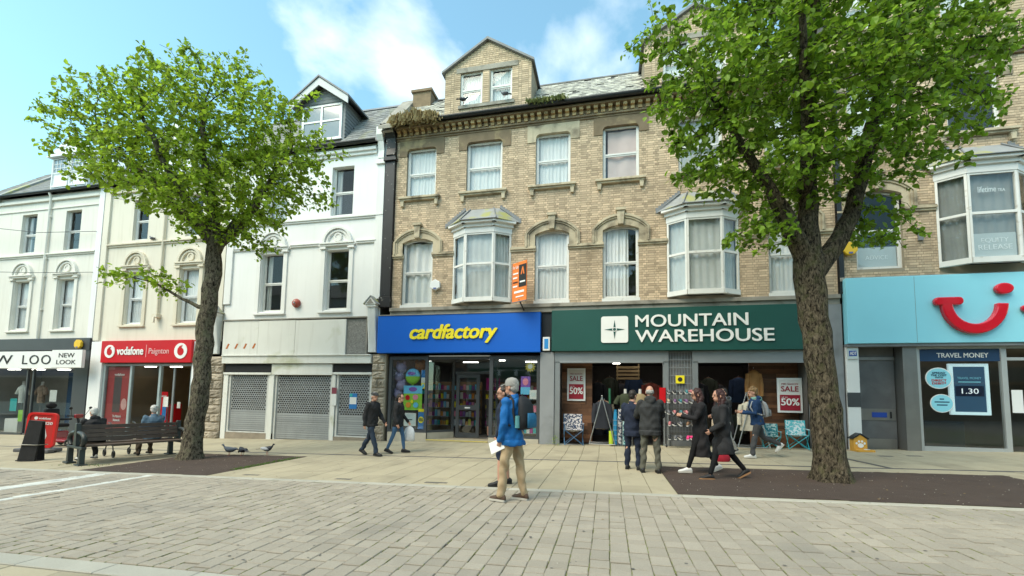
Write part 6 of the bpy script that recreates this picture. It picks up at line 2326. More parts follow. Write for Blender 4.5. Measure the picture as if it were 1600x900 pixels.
# red shop window graphics
flat('window_poster', 'translucent red poster filling the left pane of the red shop', 'poster', -20.38, -19.15, -.1, 2.5, FY + .06, pm('print_red_soft', (.34, .05, .05)),
     [('r', .3, .62, .28, .85, M('poster_slate', (.09, .07, .07), .5)), ('o', .66, .9, .32, .5, pm('print_rose', (.6, .34, .32))), ('t', .3, .72, .86, .9, m_white, 'vodafone'), ('t', .35, .72, .2, .24, m_white, 'The Nation\'s'), ('t', .4, .68, .14, .18, m_white, 'Network')])
flat('hanging_banner', 'red banner standing inside the red shop behind the right pane', 'banner', -18.2, -17.75, .2, 1.5, FY + .5, m_red, [('t', .1, .9, .84, .9, m_white, 'Nation'), ('r', .5, .95, .1, .6, p_blue)])
flat('notice', 'white notice on the door glass of the red shop', 'notice', -17.45, -17.2, .9, 1.3, FY + .08, p_paper)
flat('notice', 'smaller white notice inside the red shop', 'notice', -17.0, -16.85, .85, 1.1, FY + .3, p_paper)
t = thing('wall_clock', 'round black wall disc inside the red shop', 'clock', (-16.8, FY + 1.2, 1.8))
MB().prism(disc(-16.8, 1.8, .28, .28), FY + 1.2, FY + 1.26).build('dial', m_ink, t)
MB().prism(disc(-16.8, 1.8, .2, .2), FY + 1.19, FY + 1.199).build('face', m_charcoal, t)
for k in range(3):
    tag(MB().box(-18.9 + k * .45, -18.6 + k * .45, FY + .8, FY + 1.1, -.36, .8 + .1 * k).build('display_plinth', (m_red, p_paper, m_red)[k], bevel=.01), ['short red', 'white', 'tall red'][k] + ' display plinth inside the red shop window', 'plinth')
# white-signed shop window: two clothed busts, a crate and posters
m_mann = M('mannequin_white', (.62, .60, .57), .6)
def bust(label, x, y, z, mat, h=.75, cat='mannequin', name='mannequin', sleeves=True, group=None, stand=True):
    t = thing(name, label, cat, (x, y, z), group=group)
    rings = []
    for (zz, a, b) in ((0, .17, .10), (.12, .18, .11), (.3, .165, .105), (.48, .205, .12), (.58, .20, .105), (.64, .12, .08), (.66, .07, .06)):
        rings.append([(x + a * math.cos(2 * math.pi * k / 16), y + b * math.sin(2 * math.pi * k / 16), z + zz * h / .7) for k in range(16)])
    MB().loft(rings).build('shirt', mat, t)
    MB().tube([(x, y, z + .66 * h / .7), (x, y, z + .8 * h / .7)], [.05, .045], 10).build('neck', m_mann, t)
    if sleeves:
        for s_ in (-1, 1):
            MB().tube([(x + s_ * .17, y, z + .57 * h / .7), (x + s_ * .27, y - .01, z + .42 * h / .7), (x + s_ * .3, y - .02, z + .32 * h / .7)], [.075, .08, .085], 10).build('sleeve', mat, t)
    if stand:
        MB().tube([(x, y, z + .01), (x, y, .1)], .02, 8).build('stand', m_chrome, t)
        MB().tube([(x, y, .06), (x, y, .1)], [.16, .14], 14).build('base', m_chrome, t)
    return t
bust('mannequin in pale blouse in the window at the far left', -25.9, FY + .5, .9, M('pale_blouse', (.55, .56, .52), .8), .85)
bust('mannequin in patterned brown top behind the black mullion at far left', -25.1, FY + .7, .9, M('brown_top', (.25, .17, .12), .8, var=.6, vscale=12), .85)
tag(MB().box(-26.4, -25.6, FY + .25, FY + .7, -.4, .2).build('display_plinth', p_paper, bevel=.01), 'white display box at the foot of the far left window', 'plinth')
flat('window_poster', 'teal poster low in the far left shop window', 'poster', -25.9, -25.5, .55, 1.1, FY + .1, p_teal)
flat('window_poster', 'lime poster low in the far left shop window', 'poster', -25.35, -25.05, .1, .6, FY + .1, p_lime)
flat('notice', 'pale notice in the far left shop window by the black pier', 'notice', -23.6, -23.2, 1.0, 1.5, FY + .1, p_paper)
flat('window_poster', 'dark navy poster beside the notice at far left', 'poster', -23.9, -22.5, .0, 2.3, FY + .9, m_navy)
# travel shop window
flat('window_banner', 'navy window header reading travel money', 'banner', 8.36, 10.17, 2.66, 2.99, FY - .02, m_navy, [('t', .22, .86, .3, .68, m_white, 'TRAVEL MONEY')], d=.01)
def roundel(label, x, z, rx, rz, lines):
    global t_round
    t = t_round = thing('window_sticker', label, 'sticker', (x, FY - .02, z), group='round stickers on the travel shop glass')
    MB().prism(disc(x, z, rx, rz), FY - .012, FY - .004).build('white_rim', m_white, t)
    MB().prism(disc(x, z, rx * .92, rz * .92), FY - .016, FY - .0125).build('disc', m_cyan, t)
    for (b, dz, w, h, m) in lines:
        text('lettering', b, m, t, x - w, x + w, z + dz, z + dz + h, FY - .0165, .003, .015)
roundel('upper round light blue sticker on the travel shop glass', 8.78, 2.2, .31, .29, [('SPREAD', .12, .15, .05, m_navy), ('THE COST', .055, .18, .05, m_navy), ('WITH', -.0, .09, .04, m_navy), ('DIRECT', -.09, .17, .06, m_red), ('DEBIT*', -.17, .16, .06, m_red)])
roundel('lower smaller round blue sticker on the travel shop glass', 8.82, 1.52, .27, .25, [])
for dz, w in ((.1, .05), (.02, .17), (-.06, .12)):
    MB().box(8.82 - w, 8.82 + w, FY - .019, FY - .0165, 1.52 + dz, 1.55 + dz).build('printed_line', m_navy, t_round)
t = thing('display_screen', 'framed currency rate screen with pale cyan border in the travel shop', 'screen', (9.45, FY + .1, 1.2))
mb = MB()
mb.box(9.06, 9.96, FY + .06, FY + .12, 1.22, 1.3); mb.box(9.06, 9.96, FY + .06, FY + .12, 2.52, 2.6)
mb.box(9.06, 9.16, FY + .06, FY + .12, 1.3, 2.52); mb.box(9.88, 9.96, FY + .06, FY + .12, 1.3, 2.52)
mb.build('frame', M('screen_frame', (.55, .72, .75), .4, emit=.25, var=0), t)
MB().box(9.16, 9.88, FY + .08, FY + .1, 1.3, 2.52).build('screen', M('screen_navy', (.03, .07, .12), .3, emit=.25, var=0), t)
MB().box(9.2, 9.84, FY + .076, FY + .079, 1.72, 2.0).build('rate_box', M('rate_dark', (.012, .018, .05), .4), t)
text('lettering', '1.30', M('screen_text', (.7, .75, .78), .4, emit=.3, var=0), t, 9.34, 9.72, 1.79, 1.93, FY + .0755, .003)
text('lettering', 'TRAVEL MONEY', m_cyan, t, 9.26, 9.8, 2.18, 2.24, FY + .0795, .003)
MB().box(9.28, 9.78, FY + .077, FY + .0795, 2.09, 2.12).build('printed_line', m_cyan, t)
tag(MB().box(9.1, 10.1, FY + 1.2, FY + 1.8, .2, 1.0).build('counter', m_charcoal, bevel=.02), 'dark counter behind the travel shop glass', 'counter')
# paw collection box
t = thing('collection_box', 'yellow house shaped box with white paw print at the foot of the pillar', 'collection box', (6.62, 13.6, G(6.6, 13.6)))
g = G(6.6, 13.6)
m_paw = M('box_ochre', (.62, .32, .05), .6, var=.1)
MB().prism([(6.42, g), (6.86, g), (6.86, g + .46), (6.64, g + .62), (6.42, g + .46)], 13.5, 13.8).build('body', m_paw, t, bevel=.008)
rf_ = MB()
rf_.prism([(6.38, g + .45), (6.64, g + .64), (6.64, g + .68), (6.36, g + .48)], 13.47, 13.82); rf_.prism([(6.90, g + .45), (6.92, g + .48), (6.64, g + .68), (6.64, g + .64)], 13.47, 13.82)
rf_.build('roof', m_gutter, t)
MB().box(6.42, 7.0, 13.28, 13.5, g, g + .08).build('tray', m_paw, t, bevel=.008)
MB().prism(disc(6.8, 0, .0, .0, 3), 13.3, 13.31) 
pw = MB().prism(disc(6.64, g + .22, .1, .085, 12), 13.49, 13.4995)
pw.build('paw_pad', m_white, t)
for dx, dz in ((-.13, .3), (-.05, .37), (.05, .37), (.13, .3)):
    MB().prism(disc(6.64 + dx, g + dz, .036, .045, 10), 13.49, 13.4995).build('paw_toe', m_white, t)
MB().tube([(6.78, 13.38, g + .081), (6.78, 13.38, g + .1)], [.09, .1], 12).build('bowl', m_white, t)

t.scale = (.72,) * 3
# ------------------------------------------------------------------ goods in front of and inside the open shop
def camp_chair(label, x, y, rz, cloth, frame, group='folding camp chairs outside the open shop', s=1.):
    t = thing('camp_chair', label, 'camp chair', (0, 0, 0), group=group)
    w, d = .26, .22
    fr = MB()
    for a, b in (((-w, -d, 0), (w, -d, .42)), ((w, -d, 0), (-w, -d, .42)), ((-w, d, 0), (w, d, .42)), ((w, d, 0), (-w, d, .42)), ((-w, -d, 0), (-w, d, .42)), ((-w, d, 0), (-w, -d, .42)), ((w, -d, 0), (w, d, .42)), ((w, d, 0), (w, -d, .42))):
        MB().tube([a, b], .011, 6).build('leg', frame, t)
    MB().tube([(-w, d, .4), (-w, d + .06, .85)], .011, 6).build('back_post', frame, t)
    MB().tube([(w, d, .4), (w, d + .06, .85)], .011, 6).build('back_post', frame, t)
    n = 6
    def cloth_sheet(f, nm):
        vs = [f(i / n, j / n) for j in range(n + 1) for i in range(n + 1)]
        fs = [(j * (n + 1) + i, j * (n + 1) + i + 1, (j + 1) * (n + 1) + i + 1, (j + 1) * (n + 1) + i) for j in range(n) for i in range(n)]
        vs2 = [(p[0], p[1] + .006, p[2] - .01) for p in vs]
        mb = MB().add(vs, fs, sm=True).add(vs2, [q[::-1] for q in fs], sm=True)
        mb.build(nm, cloth, t)
    cloth_sheet(lambda u, v: (-w + 2 * w * u, -d + 2 * d * v, .42 - .06 * math.sin(u * math.pi) * math.sin(v * math.pi)), 'seat')
    cloth_sheet(lambda u, v: (-w + 2 * w * u, d + .06 * v + .05 * math.sin(u * math.pi), .4 + .45 * v), 'backrest')
    for s_ in (-1, 1):
        MB().box(s_ * w - .03, s_ * w + .03, -d, d, .58, .6).build('armrest', cloth, t)
        MB().tube([(s_ * w, -d, .42), (s_ * w, -d, .58)], .01, 6).build('arm_post', frame, t)
    t.location = (x, y, G(x, y) + .02)
    t.rotation_euler = (0, 0, rz)
    t.scale = (s, s, s)
def patt(name, c1, c2, sc):
    return M(name, c1, .85, var=.2, vscale=3, blotch=(c2, sc, .49, .52, 1.))
m_pat1 = patt('navy_floral', (.03, .05, .10), (.55, .52, .52), 17)
m_pat2 = patt('teal_print', (.03, .20, .24), (.40, .55, .55), 16)
m_pat3 = patt('white_floral', (.55, .62, .64), (.10, .40, .45), 15)
m_tealm = M('teal_tube', (.03, .36, .42), .4)
m_navym = M('blue_tube', (.05, .12, .22), .4)
camp_chair('navy floral camp chair at the left end of the open shop', -1.05, 13.85, R(8), m_pat1, m_navym, s=1.1)
camp_chair('teal camp chair beside the clothes rail at right', 4.55, 13.8, R(-6), m_pat2, m_tealm, s=.8)
camp_chair('white floral camp chair half behind the thick tree trunk', 5.2, 13.75, R(-10), m_pat3, m_tealm, s=.92)
def garment(t, x, y, z, w, h, d, mat, name='garment', rz=0.):
    """hanging jacket: shoulders, body and sleeves in one shape"""
    mb = MB()
    rings = []
    for (u, a, b) in ((0, 1.08, 1.0), (.3, 1.0, .95), (.7, 1.0, 1.0), (.88, .98, .9), (.95, .7, .7), (1., .25, .5)):
        rings.append([(x + a * w / 2 * math.cos(q), y + b * d / 2 * math.sin(q) * (1 + .12 * math.sin(q * 5)), z + h * u) for q in [2 * math.pi * k / 14 for k in range(14)]])
    mb.loft(rings)
    for s_ in (-1, 1):
        mb.tube([(x + s_ * w * .44, y, z + h * .88), (x + s_ * w * .56, y - .02, z + h * .55), (x + s_ * w * .57, y - .03, z + h * .2)], [d * .42, d * .4, d * .36], 8)
    return mb.build(name, mat, t, fix=False)
def aframe(label, x, y, s=1., hang=()):
    t = thing('clothes_rail', label, 'clothes rail', (0, 0, 0))
    for yy in (-.3, .3):
        for s_ in (-1, 1):
            MB().tube([(s_ * .42, yy, .02), (0, yy, 1.6)], .016, 8).build('leg', m_chrome, t)
        MB().tube([(-.42, yy, .03), (.42, yy, .03)], .013, 8).build('foot_bar', m_chrome, t)
    MB().tube([(0, -.36, 1.6), (0, .36, 1.6)], .018, 8).build('rail', m_chrome, t)
    MB().ell((0, -.36, 1.62), (.03, .03, .03), 8, 6).build('finial', m_chrome, t)
    t.location = (x, y, G(x, y) + .03)
    t.scale = (s, s, s)
    return t
aframe('steel A shaped clothes rail at the left of the open shop', -.17, 13.9, .92)
m_cloths = [M('cloth_%d' % i, c, .9, var=.25, vscale=6) for i, c in enumerate(((.02, .022, .03), (.05, .06, .045), (.20, .15, .10), (.30, .06, .04), (.07, .07, .08), (.02, .04, .09), (.16, .16, .14), (.34, .17, .06)))]
def hung(label, x, y, z, w, h, d, mi, group=None):
    t = thing('hanging_coat', label, 'coat', (x, y, z), group=group)
    garment(t, x, y, z, w, h, d, m_cloths[mi] if isinstance(mi, int) else mi, 'coat_body')
    MB().tube([(x - w * .3, y, z + h * .96), (x, y, z + h * 1.03), (x + w * .3, y, z + h * .96)], .012, 6).build('hanger', m_wood, t)
    MB().tube([(x, y, z + h * 1.02), (x, y, z + h * 1.09)], .006, 6).build('hook', m_chrome, t)
hung('black coat with white tag on the A shaped rail', -.17, 13.82, .58, .44, .86, .2, 0)
hung('brown coat just behind the black coat on the A rail', -.1, 14.05, .55, .46, .88, .2, 2)
# mannequin busts
bust('mannequin bust in dark green printed t-shirt at the shop entrance', .55, FY + .35, 1.0, M('olive_tee', (.045, .055, .03), .9, var=.15), .72)
bust('mannequin bust in sand coloured t-shirt at the shop entrance', 1.0, FY + .3, .98, M('sand_tee', (.30, .23, .13), .9, var=.15), .74)
t = thing('wire_basket', 'wire basket of rolled blue towels by the open shop', 'basket', (.42, 13.85, .05))
bz = MB()
zb = G(.4, 13.8) + .03
for k in range(6):
    z = zb + k * .15
    bz.tube([(.16, 13.7, z), (.72, 13.7, z), (.72, 14.05, z), (.16, 14.05, z), (.16, 13.7, z)], .006, 5)
for x in (.16, .3, .44, .58, .72):
    bz.tube([(x, 13.7, zb), (x, 13.7, zb + .8)], .006, 5)
    bz.tube([(x, 14.05, zb), (x, 14.05, zb + .8)], .006, 5)
bz.build('cage', m_chrome, t)
for k in range(8):
    x, y = .22 + (k % 4) * .135, 13.79 + (k // 4) * .15
    o = MB().tube([(x, y, zb + .01), (x + .01, y, zb + .75 + .1 * rnd.random()), (x + .015, y, zb + .98 + .12 * rnd.random())], [.06, .062, .05], 9).build('rolled_towel', (M('towel_blue', (.02, .22, .42), .9, var=.2), m_pat1, m_pat2, M('towel_blue'))[k % 4])
    tag(o, 'rolled towel standing in the wire basket', 'towel', 'rolled towels in the basket')
o = MB().tube([(.1, 13.72, zb), (.1, 13.72, zb + .42)], .065, 12).build('rolled_mat', M('lime_mat', (.42, .55, .03), .6))
tag(o, 'lime green rolled mat standing beside the wire basket', 'rolled mat')
o = MB().tube([(.08, 13.9, zb), (.06, 13.9, 1.82)], .035, 8)
tag(o.build('parasol', M('dark_green_cloth', (.02, .12, .06), .8)), 'furled dark green parasol standing at the shop entrance', 'parasol')
# shoe rack
t = thing('shoe_rack', 'tall black wire shoe rack standing against the gate pillar', 'shoe rack', (2.2, 13.7, .1))
zb = G(2.2, 13.7)
for x in (1.68, 2.7):
    for y in (13.5, 13.75):
        MB().tube([(x, y, zb + .08), (x, y, zb + 1.75)], .012, 6).build('post', m_gutter, t)
    MB().ell((x, 13.5, zb + .05), (.03, .03, .045), 8, 6).build('castor', m_gutter, t)
shz = [.22, .62, .95, 1.28, 1.55]
for z in shz:
    sh = MB()
    for k in range(5):
        sh.tube([(1.68, 13.46 + k * .07, zb + z + .02 * k), (2.7, 13.46 + k * .07, zb + z + .02 * k)], .006, 5)
    sh.build('shelf', m_gutter, t)
def shoe_mesh(mats):
    mb = MB()
    rings = []
    for (u, w, h, z) in ((0, .030, .05, 0), (.04, .036, .095, 0), (.1, .038, .10, 0), (.15, .042, .075, 0), (.22, .046, .05, 0), (.27, .036, .035, 0), (.29, .012, .02, 0)):
        rings.append([(u, w * math.cos(q), .02 + h * (.5 + .5 * math.sin(q))) for q in [2 * math.pi * k / 10 for k in range(10)]])
    mb.loft(rings)
    so = []
    for (u, w) in ((-.006, .03), (.05, .04), (.14, .038), (.22, .05), (.28, .035), (.3, .012)):
        so.append((u, w))
    pts = [(u, -w, 0) for u, w in so] + [(u, w, 0) for u, w in so[::-1]]
    mb.extr([Vector(p) for p in pts], (0, 0, .026), mi=1)
    return mb.mesh('shoe', mats)
m_sole = M('sole_white', (.55, .54, .52), .7)
shoe_cols = {'grey': (.12, .12, .13), 'black': (.025, .025, .03), 'pink': (.75, .05, .22), 'brown': (.20, .11, .06), 'purple': (.16, .08, .18), 'teal': (.05, .18, .20), 'rose': (.45, .16, .17), 'beige': (.35, .28, .19)}
shoe_me = {k: shoe_mesh([M('shoe_' + k, c, .7, var=.15, vscale=20), m_sole]) for k, c in shoe_cols.items()}
lay = [['black', 'grey', 'grey', 'pink', 'pink', 'black'], ['rose', 'black', 'grey', 'brown', 'grey', 'black'], ['grey', 'rose', 'teal', 'rose', 'grey', 'black'], ['beige', 'purple', 'teal', 'purple', 'grey', 'black'], ['grey', 'black', 'grey', 'teal', 'rose', 'grey']]
rown = ['bottom', 'second', 'third', 'fourth', 'top']
for r_, (z, row) in enumerate(zip(shz, lay)):
    for i, k in enumerate(row):
        o = link('shoe', shoe_me[k])
        x = 1.73 + i * .165
        o.location = (x + .03, 13.46, zb + z + .008)
        o.rotation_euler = (R(0), R(-15), R(90 + rnd.uniform(-25, 25)))
        same = row.count(k)
        tag(o, k + (' shoe' if same < 2 else ' shoe, one of its colour') + ' on the ' + rown[r_] + ' shelf of the black rack', 'shoe', 'shoes on the rack, ' + rown[r_] + ' shelf ' + k)
tag(MB().box(1.5, 1.68, 13.55, 13.57, zb + 1.3, zb + 1.75).build('price_card', m_red), 'red and white price card beside the shoe rack', 'card')
# rail of pale shirts on the right
t = aframe('black A shaped clothes rail of pale shirts at the right', 4.0, 13.75, .98)
for k, (c, lab) in enumerate((((.50, .45, .36), 'cream shirt at the front of the right rail'), ((.40, .42, .33), 'sage shirt behind the cream one on the right rail'), ((.52, .50, .46), 'pale striped shirt at the back of the right rail'))):
    hung(lab, 3.94 + k * .05, 13.55 + k * .16, .66, .5, .82, .16, M('shirt_%d' % k, c, .9, var=.3, vscale=9))
hung('orange jacket hung high in the open shop at right', 4.35, FY + .5, 1.45, .36, 1.0, .16, 7)
hung('rust red jacket hung in the dim shop', 1.42, FY + 1.2, 1.35, .5, .7, .2, 3)
cg = [0, 1, 4, 5, 6, 2, 0, 1, 4, 5]
for i in range(10):
    hung('dark jacket hung on the rails deep inside the open shop', -.35 + (i % 5) * .42 + (3.0 if i >= 5 else 0), FY + 2.0 + (i % 3) * .5, 1.25 + (i % 2) * .2, .46, .85, .2, cg[i], 'dark jackets inside the open shop')
for i in range(8):
    hung('dark jacket hung on the lower rails inside the open shop', -.4 + (i % 4) * .5 + (3.1 if i >= 4 else 0), FY + 1.5 + (i % 3) * .5, .25, .46, .8, .2, cg[(i * 3) % 10], 'dark jackets on the lower rails')
t = thing('wooden_rack', 'pale slatted wooden rack high in the open shop', 'rack', (.6, FY + 2, 2.2))
for k in range(4):
    MB().box(.3, 1.1, FY + 1.9, FY + 1.93, 2.2 + k * .13, 2.28 + k * .13).build('slat', M('pale_wood', (.34, .24, .12), .6), t)
for x in (.32, 1.05):
    MB().box(x, x + .04, FY + 1.935, FY + 1.97, 2.15, 2.75).build('upright', M('pale_wood'), t)
# posters stuck on the shutters
flat('notice', 'blue and white notice stuck on the right shutter', 'notice', -9.05, -8.75, 1.0, 1.55, FY + .0, p_blue, [('r', .05, .95, .3, .75, p_paper), ('r', .05, .4, .78, .98, p_teal)], d=.006)
flat('notice', 'narrow red topped notice on the post beside the right shutter', 'notice', -9.72, -9.52, 1.1, 1.75, FY - .085, p_paper, [('r', 0, 1, .65, 1, M('print_maroon', (.20, .04, .06), .5))], d=.006)
# weed at the foot of the grey pier
mb = MB()
for k in range(46):
    a = rnd.uniform(0, 6.28)
    r_ = abs(rnd.gauss(0, .1))
    x, y = -1.62 + r_ * math.cos(a), 13.72 - abs(r_ * math.sin(a)) * .5
    z = G(x, y) + rnd.uniform(.02, .3) * (1 - r_ * 2)
    d = Vector((math.cos(a), -abs(math.sin(a)), .3)).normalized()
    s_ = Vector((-d.y, d.x, 0)).normalized()
    p = Vector((x, y, z))
    L_ = rnd.uniform(.06, .12)
    mb.add([p, p + d * L_ * .5 + s_ * L_ * .3, p + d * L_, p + d * L_ * .5 - s_ * L_ * .3], [(0, 1, 2, 3)], rnd.random())
t = thing('weed', 'leafy green weed at the foot of the grey pier', 'weed', (-1.62, 13.72, G(-1.6, 13.7)))
mb.build('leaves', m_leaf, t)
MB().tube([(-1.62, 13.72, G(-1.6, 13.7)), (-1.6, 13.7, G(-1.6, 13.7) + .3)], .006, 5).build('stem', m_leafd, t)

# ------------------------------------------------------------------ bench, boards, scooter, birds
m_bwood = M('bench_slat', (.085, .06, .045), .6, var=.25, vscale=8, tint=.2, bump=.2, bscale=50)
m_biron = M('bench_iron', (.028, .033, .032), .45, var=.25)
def bench():
    t = thing('park_bench', 'long dark double sided slatted bench with cast iron ends beside the left tree', 'bench')
    # local: x along the bench, a seat on either side (+y and -y) of one shared back
    Lb = 2.0
    for sd in (-1, 1):
        for i in range(4):
            y = sd * (.12 + i * .1)
            MB().box(-Lb / 2, Lb / 2, min(y, y + sd * .085), max(y, y + sd * .085), .42, .46, rnd.random()).build('seat_slat', m_bwood, t, bevel=.006)
        for i in range(4):
            z = .52 + i * .1
            y = sd * (.095 - i * .018)
            mb = MB()
            mb.extr([(-Lb / 2, y, z), (-Lb / 2, y - sd * .016, z + .085), (-Lb / 2, y - sd * .042, z + .085), (-Lb / 2, y - sd * .026, z)], (Lb, 0, 0), rnd.random())
            mb.build('back_slat', m_bwood, t, fix=True)
    for s_ in (-1, 1):
        x = s_ * (Lb / 2 + .02)
        for yy in (-.38, .38):
            q = MB()
            q.extr([(x - .05, yy - .07, .03), (x - .05, yy + .07, .03), (x - .05, yy + .05, .36), (x - .05, yy - .05, .36)], (.1, 0, 0))
            q.box(x - .09, x + .09, yy - .15, yy + .15, -.005, .03)
            q.build('leg', m_biron, t, bevel=.01)
            sd = 1 if yy > 0 else -1
            MB().tube([(x, sd * .1, .74), (x, sd * .3, .72), (x, sd * .44, .67), (x, sd * .49, .58), (x, sd * .44, .49), (x, sd * .36, .42)], [.045, .045, .05, .055, .045, .04], 10).build('armrest', m_biron, t)
        fr = MB()
        fr.box(x - .045, x + .045, -.5, .5, .361, .418)
        fr.extr([(x - .045, -.1, .42), (x - .045, .1, .42), (x - .045, .05, .95), (x - .045, -.05, .95)], (.09, 0, 0))
        fr.build('end_frame', m_biron, t, bevel=.01)
    return t
BROT = R(72)
BC = Vector((-11.95, 8.9, G(-11.95)))
b_ = bench()
b_.location = BC
b_.rotation_euler = (0, 0, BROT)
def on_bench(lx, ly):
    return (BC.x + lx * math.cos(BROT) - ly * math.sin(BROT), BC.y + lx * math.sin(BROT) + ly * math.cos(BROT))

m_aframe = M('aboard_red', (.62, .02, .02), .4, var=.05)
t = thing('pavement_sign', 'red framed pavement sign with rounded top and grey base near the bench', 'pavement sign')
mb = MB()
out_, inn_ = rrect(-.36, .36, .16, 1.16, .12), rrect(-.30, .30, .22, 1.10, .09)
MB().strip(out_ + out_[:1], inn_ + inn_[:1], -.045, .045).build('frame', m_aframe, t)
MB().prism(rrect(-.30, .30, .22, 1.10, .09), -.02, .02).build('poster_panel', pm('print_red_deep', (.50, .03, .025)), t)
b0 = MB().prism(disc(-.16, 1.0, .045, .045, 14), -.026, -.0205).build('emblem_disc', m_white, t)
text('lettering', 'vodafone', m_white, t, -.09, .2, .97, 1.03, -.0205, .004, .02)
text('lettering', '2820', m_white, t, -.02, .26, .82, .90, -.0205, .004, .02)
MB().prism([(-.02, .34), (.12, .34), (.16, .5), (.1, .72), (-.02, .76)], -.024, -.0205).build('printed_field', p_paper, t)
MB().box(-.42, .42, -.26, .26, .04, .14).build('base', M('base_grey', (.12, .12, .125), .6), t, bevel=.02)
for s_ in (-1, 1):
    MB().tube([(s_ * .36, -.05, .07), (s_ * .36, .05, .07)], .065, 12).build('wheel', m_ink, t)
    MB().box(s_ * .25 - .03, s_ * .25 + .03, -.03, .03, .13, .2).build('spring', m_chrome, t)
t.location = (-16.05, 9.45, G(-16.05, 9.45))
t.rotation_euler = (0, R(3), R(24))

t = thing('folded_board', 'narrow black folded board tied with a strap standing by the pavement sign', 'folded board')
m_blk = M('black_fabric', (.014, .014, .015), .85, var=.3, vscale=9, bump=.4, bscale=60)
MB().extr([(-.2, -.1, .0), (.2, -.1, .0), (.165, -.02, .98), (-.165, -.02, .98)], (0, .035, 0)).build('front_leaf', m_blk, t, bevel=.01)
MB().extr([(-.2, .14, .0), (.2, .14, .0), (.165, .03, .98), (-.165, .03, .98)], (0, .03, 0)).build('rear_leaf', m_blk, t, bevel=.01)
MB().box(-.16, .16, -.02, .06, .96, 1.0).build('hinge', m_gutter, t)
sp = MB()
for k in range(2):
    z = .38 + k * .0
sp.tube([(-.195, -.105, .40), (.195, -.105, .42), (.2, .17, .41), (-.2, .17, .40), (-.195, -.105, .40)], .012, 6)
sp.build('strap', M('pale_strap', (.48, .45, .40), .9), t)
MB().box(-.215, .215, -.12, .18, -.002, .02).build('foot', m_gutter, t)
t.location = (-14.1, 8.15, G(-14.1, 8.15))
t.rotation_euler = (0, R(4), R(18))

def wheel(parent, c, r_, w, ax, tyre=None, rimm=None):
    """tyre with spoked rim as its sub-part; ax is the axle direction"""
    ax = Vector(ax).normalized()
    u = ax.orthogonal().normalized()
    v = ax.cross(u)
    c = Vector(c)
    n = 18
    mb = MB()
    pts = [c + (u * math.cos(2 * math.pi * k / n) + v * math.sin(2 * math.pi * k / n)) * (r_ - w * .5) for k in range(n + 1)]
    mb.tube(pts, w * .5, 8, cap=False)
    o = mb.build('wheel', tyre or m_ink, parent)
    rm = MB()
    rm.tube([c - ax * w * .6, c + ax * w * .6], r_ * .22, 10)
    for k in range(5):
        d = u * math.cos(2 * math.pi * k / 5) + v * math.sin(2 * math.pi * k / 5)
        rm.tube([c + d * r_ * .15, c + d * (r_ - w * .6)], r_ * .09, 6)
    rm.build('rim', rimm or m_ink, o)
    return o
t = thing('mobility_scooter', 'dark red mobility scooter with black seat parked behind the bench', 'scooter')
m_scr = M('scooter_red', (.22, .012, .02), .25, var=.06, coat=.6)
mb = MB()
mb.loft([[(x, y * w, z0 + (z1 - z0) * q) for y, q in ((-1, .0), (1, .0), (1, .6), (.7, 1.), (-.7, 1.), (-1, .6))] for x, w, z0, z1 in ((-.62, .2, .2, .42), (-.5, .27, .16, .55), (-.1, .28, .14, .5), (.0, .26, .14, .26), (.35, .25, .14, .26), (.5, .24, .16, .5), (.62, .18, .22, .62), (.7, .08, .3, .5))], sm=False)
mb.build('body', m_scr, t, fix=True, bevel=.03)
for x in (-.42, .5):
    for s_ in (-1, 1):
        wheel(t, (x, s_ * .27, .14), .14, .08, (0, 1, 0), rimm=m_chrome)
se = MB().obox((-.3, 0, .68), (.42, .46, .12)).build('seat', m_blk, t, bevel=.04)
MB().obox((-.52, 0, .98), (.12, .44, .5), Matrix.Rotation(R(-8), 3, 'Y')).build('backrest', m_blk, t, bevel=.05)
MB().ell((-.57, 0, 1.33), (.07, .17, .1), 12, 8).build('headrest', m_blk, t)
MB().tube([(-.3, 0, .5), (-.3, 0, .66)], .04, 8).build('seat_post', m_gutter, t)
for s_ in (-1, 1):
    MB().tube([(-.5, s_ * .27, .86), (-.12, s_ * .27, .88)], .035, 8).build('armrest', m_blk, t)
MB().tube([(.56, 0, .55), (.42, 0, .98)], .035, 8).build('tiller', m_gutter, t)
MB().tube([(.36, -.28, 1.02), (.43, -.1, 1.0), (.43, .1, 1.0), (.36, .28, 1.02)], .018, 8).build('handlebar', m_ink, t)
MB().obox((.46, 0, 1.0), (.1, .24, .14)).build('control_box', m_scr, t, bevel=.03)
for s_ in (-1, 1):
    MB().tube([(.44, s_ * .2, 1.0), (.52, s_ * .3, 1.24)], .008, 6).build('mirror_stem', m_gutter, t)
    MB().ell((.52, s_ * .31, 1.27), (.02, .06, .045), 8, 6).build('mirror', m_ink, t)
MB().obox((.74, 0, .62), (.2, .34, .2)).build('basket', m_gutter, t, bevel=.01)
t.location = (-17.75, 11.1, G(-17.75, 11.1))
t.rotation_euler = (0, 0, R(8))
t = thing('rollator', 'black wheeled walking frame standing beyond the bench', 'walking frame')
for x in (-.26, .26):
    MB().tube([(x, -.3, .1), (x, .0, .86), (x, .06, .9), (x, .2, .9)], .014, 8).build('side_frame', m_gutter, t)
    MB().tube([(x, .3, .1), (x, .02, .7)], .014, 8).build('side_frame', m_gutter, t)
    wheel(t, (x, -.3, .1), .1, .035, (1, 0, 0))
    wheel(t, (x, .3, .1), .1, .035, (1, 0, 0))
MB().box(-.24, .24, -.12, .14, .5, .53).build('seat', m_blk, t, bevel=.01)
MB().box(-.2, .2, .0, .2, .28, .48).build('basket', m_blk, t, bevel=.02)
t.location = (*on_bench(.15, 1.0), G(-12.9, 9.2))
t.rotation_euler = (0, 0, BROT)

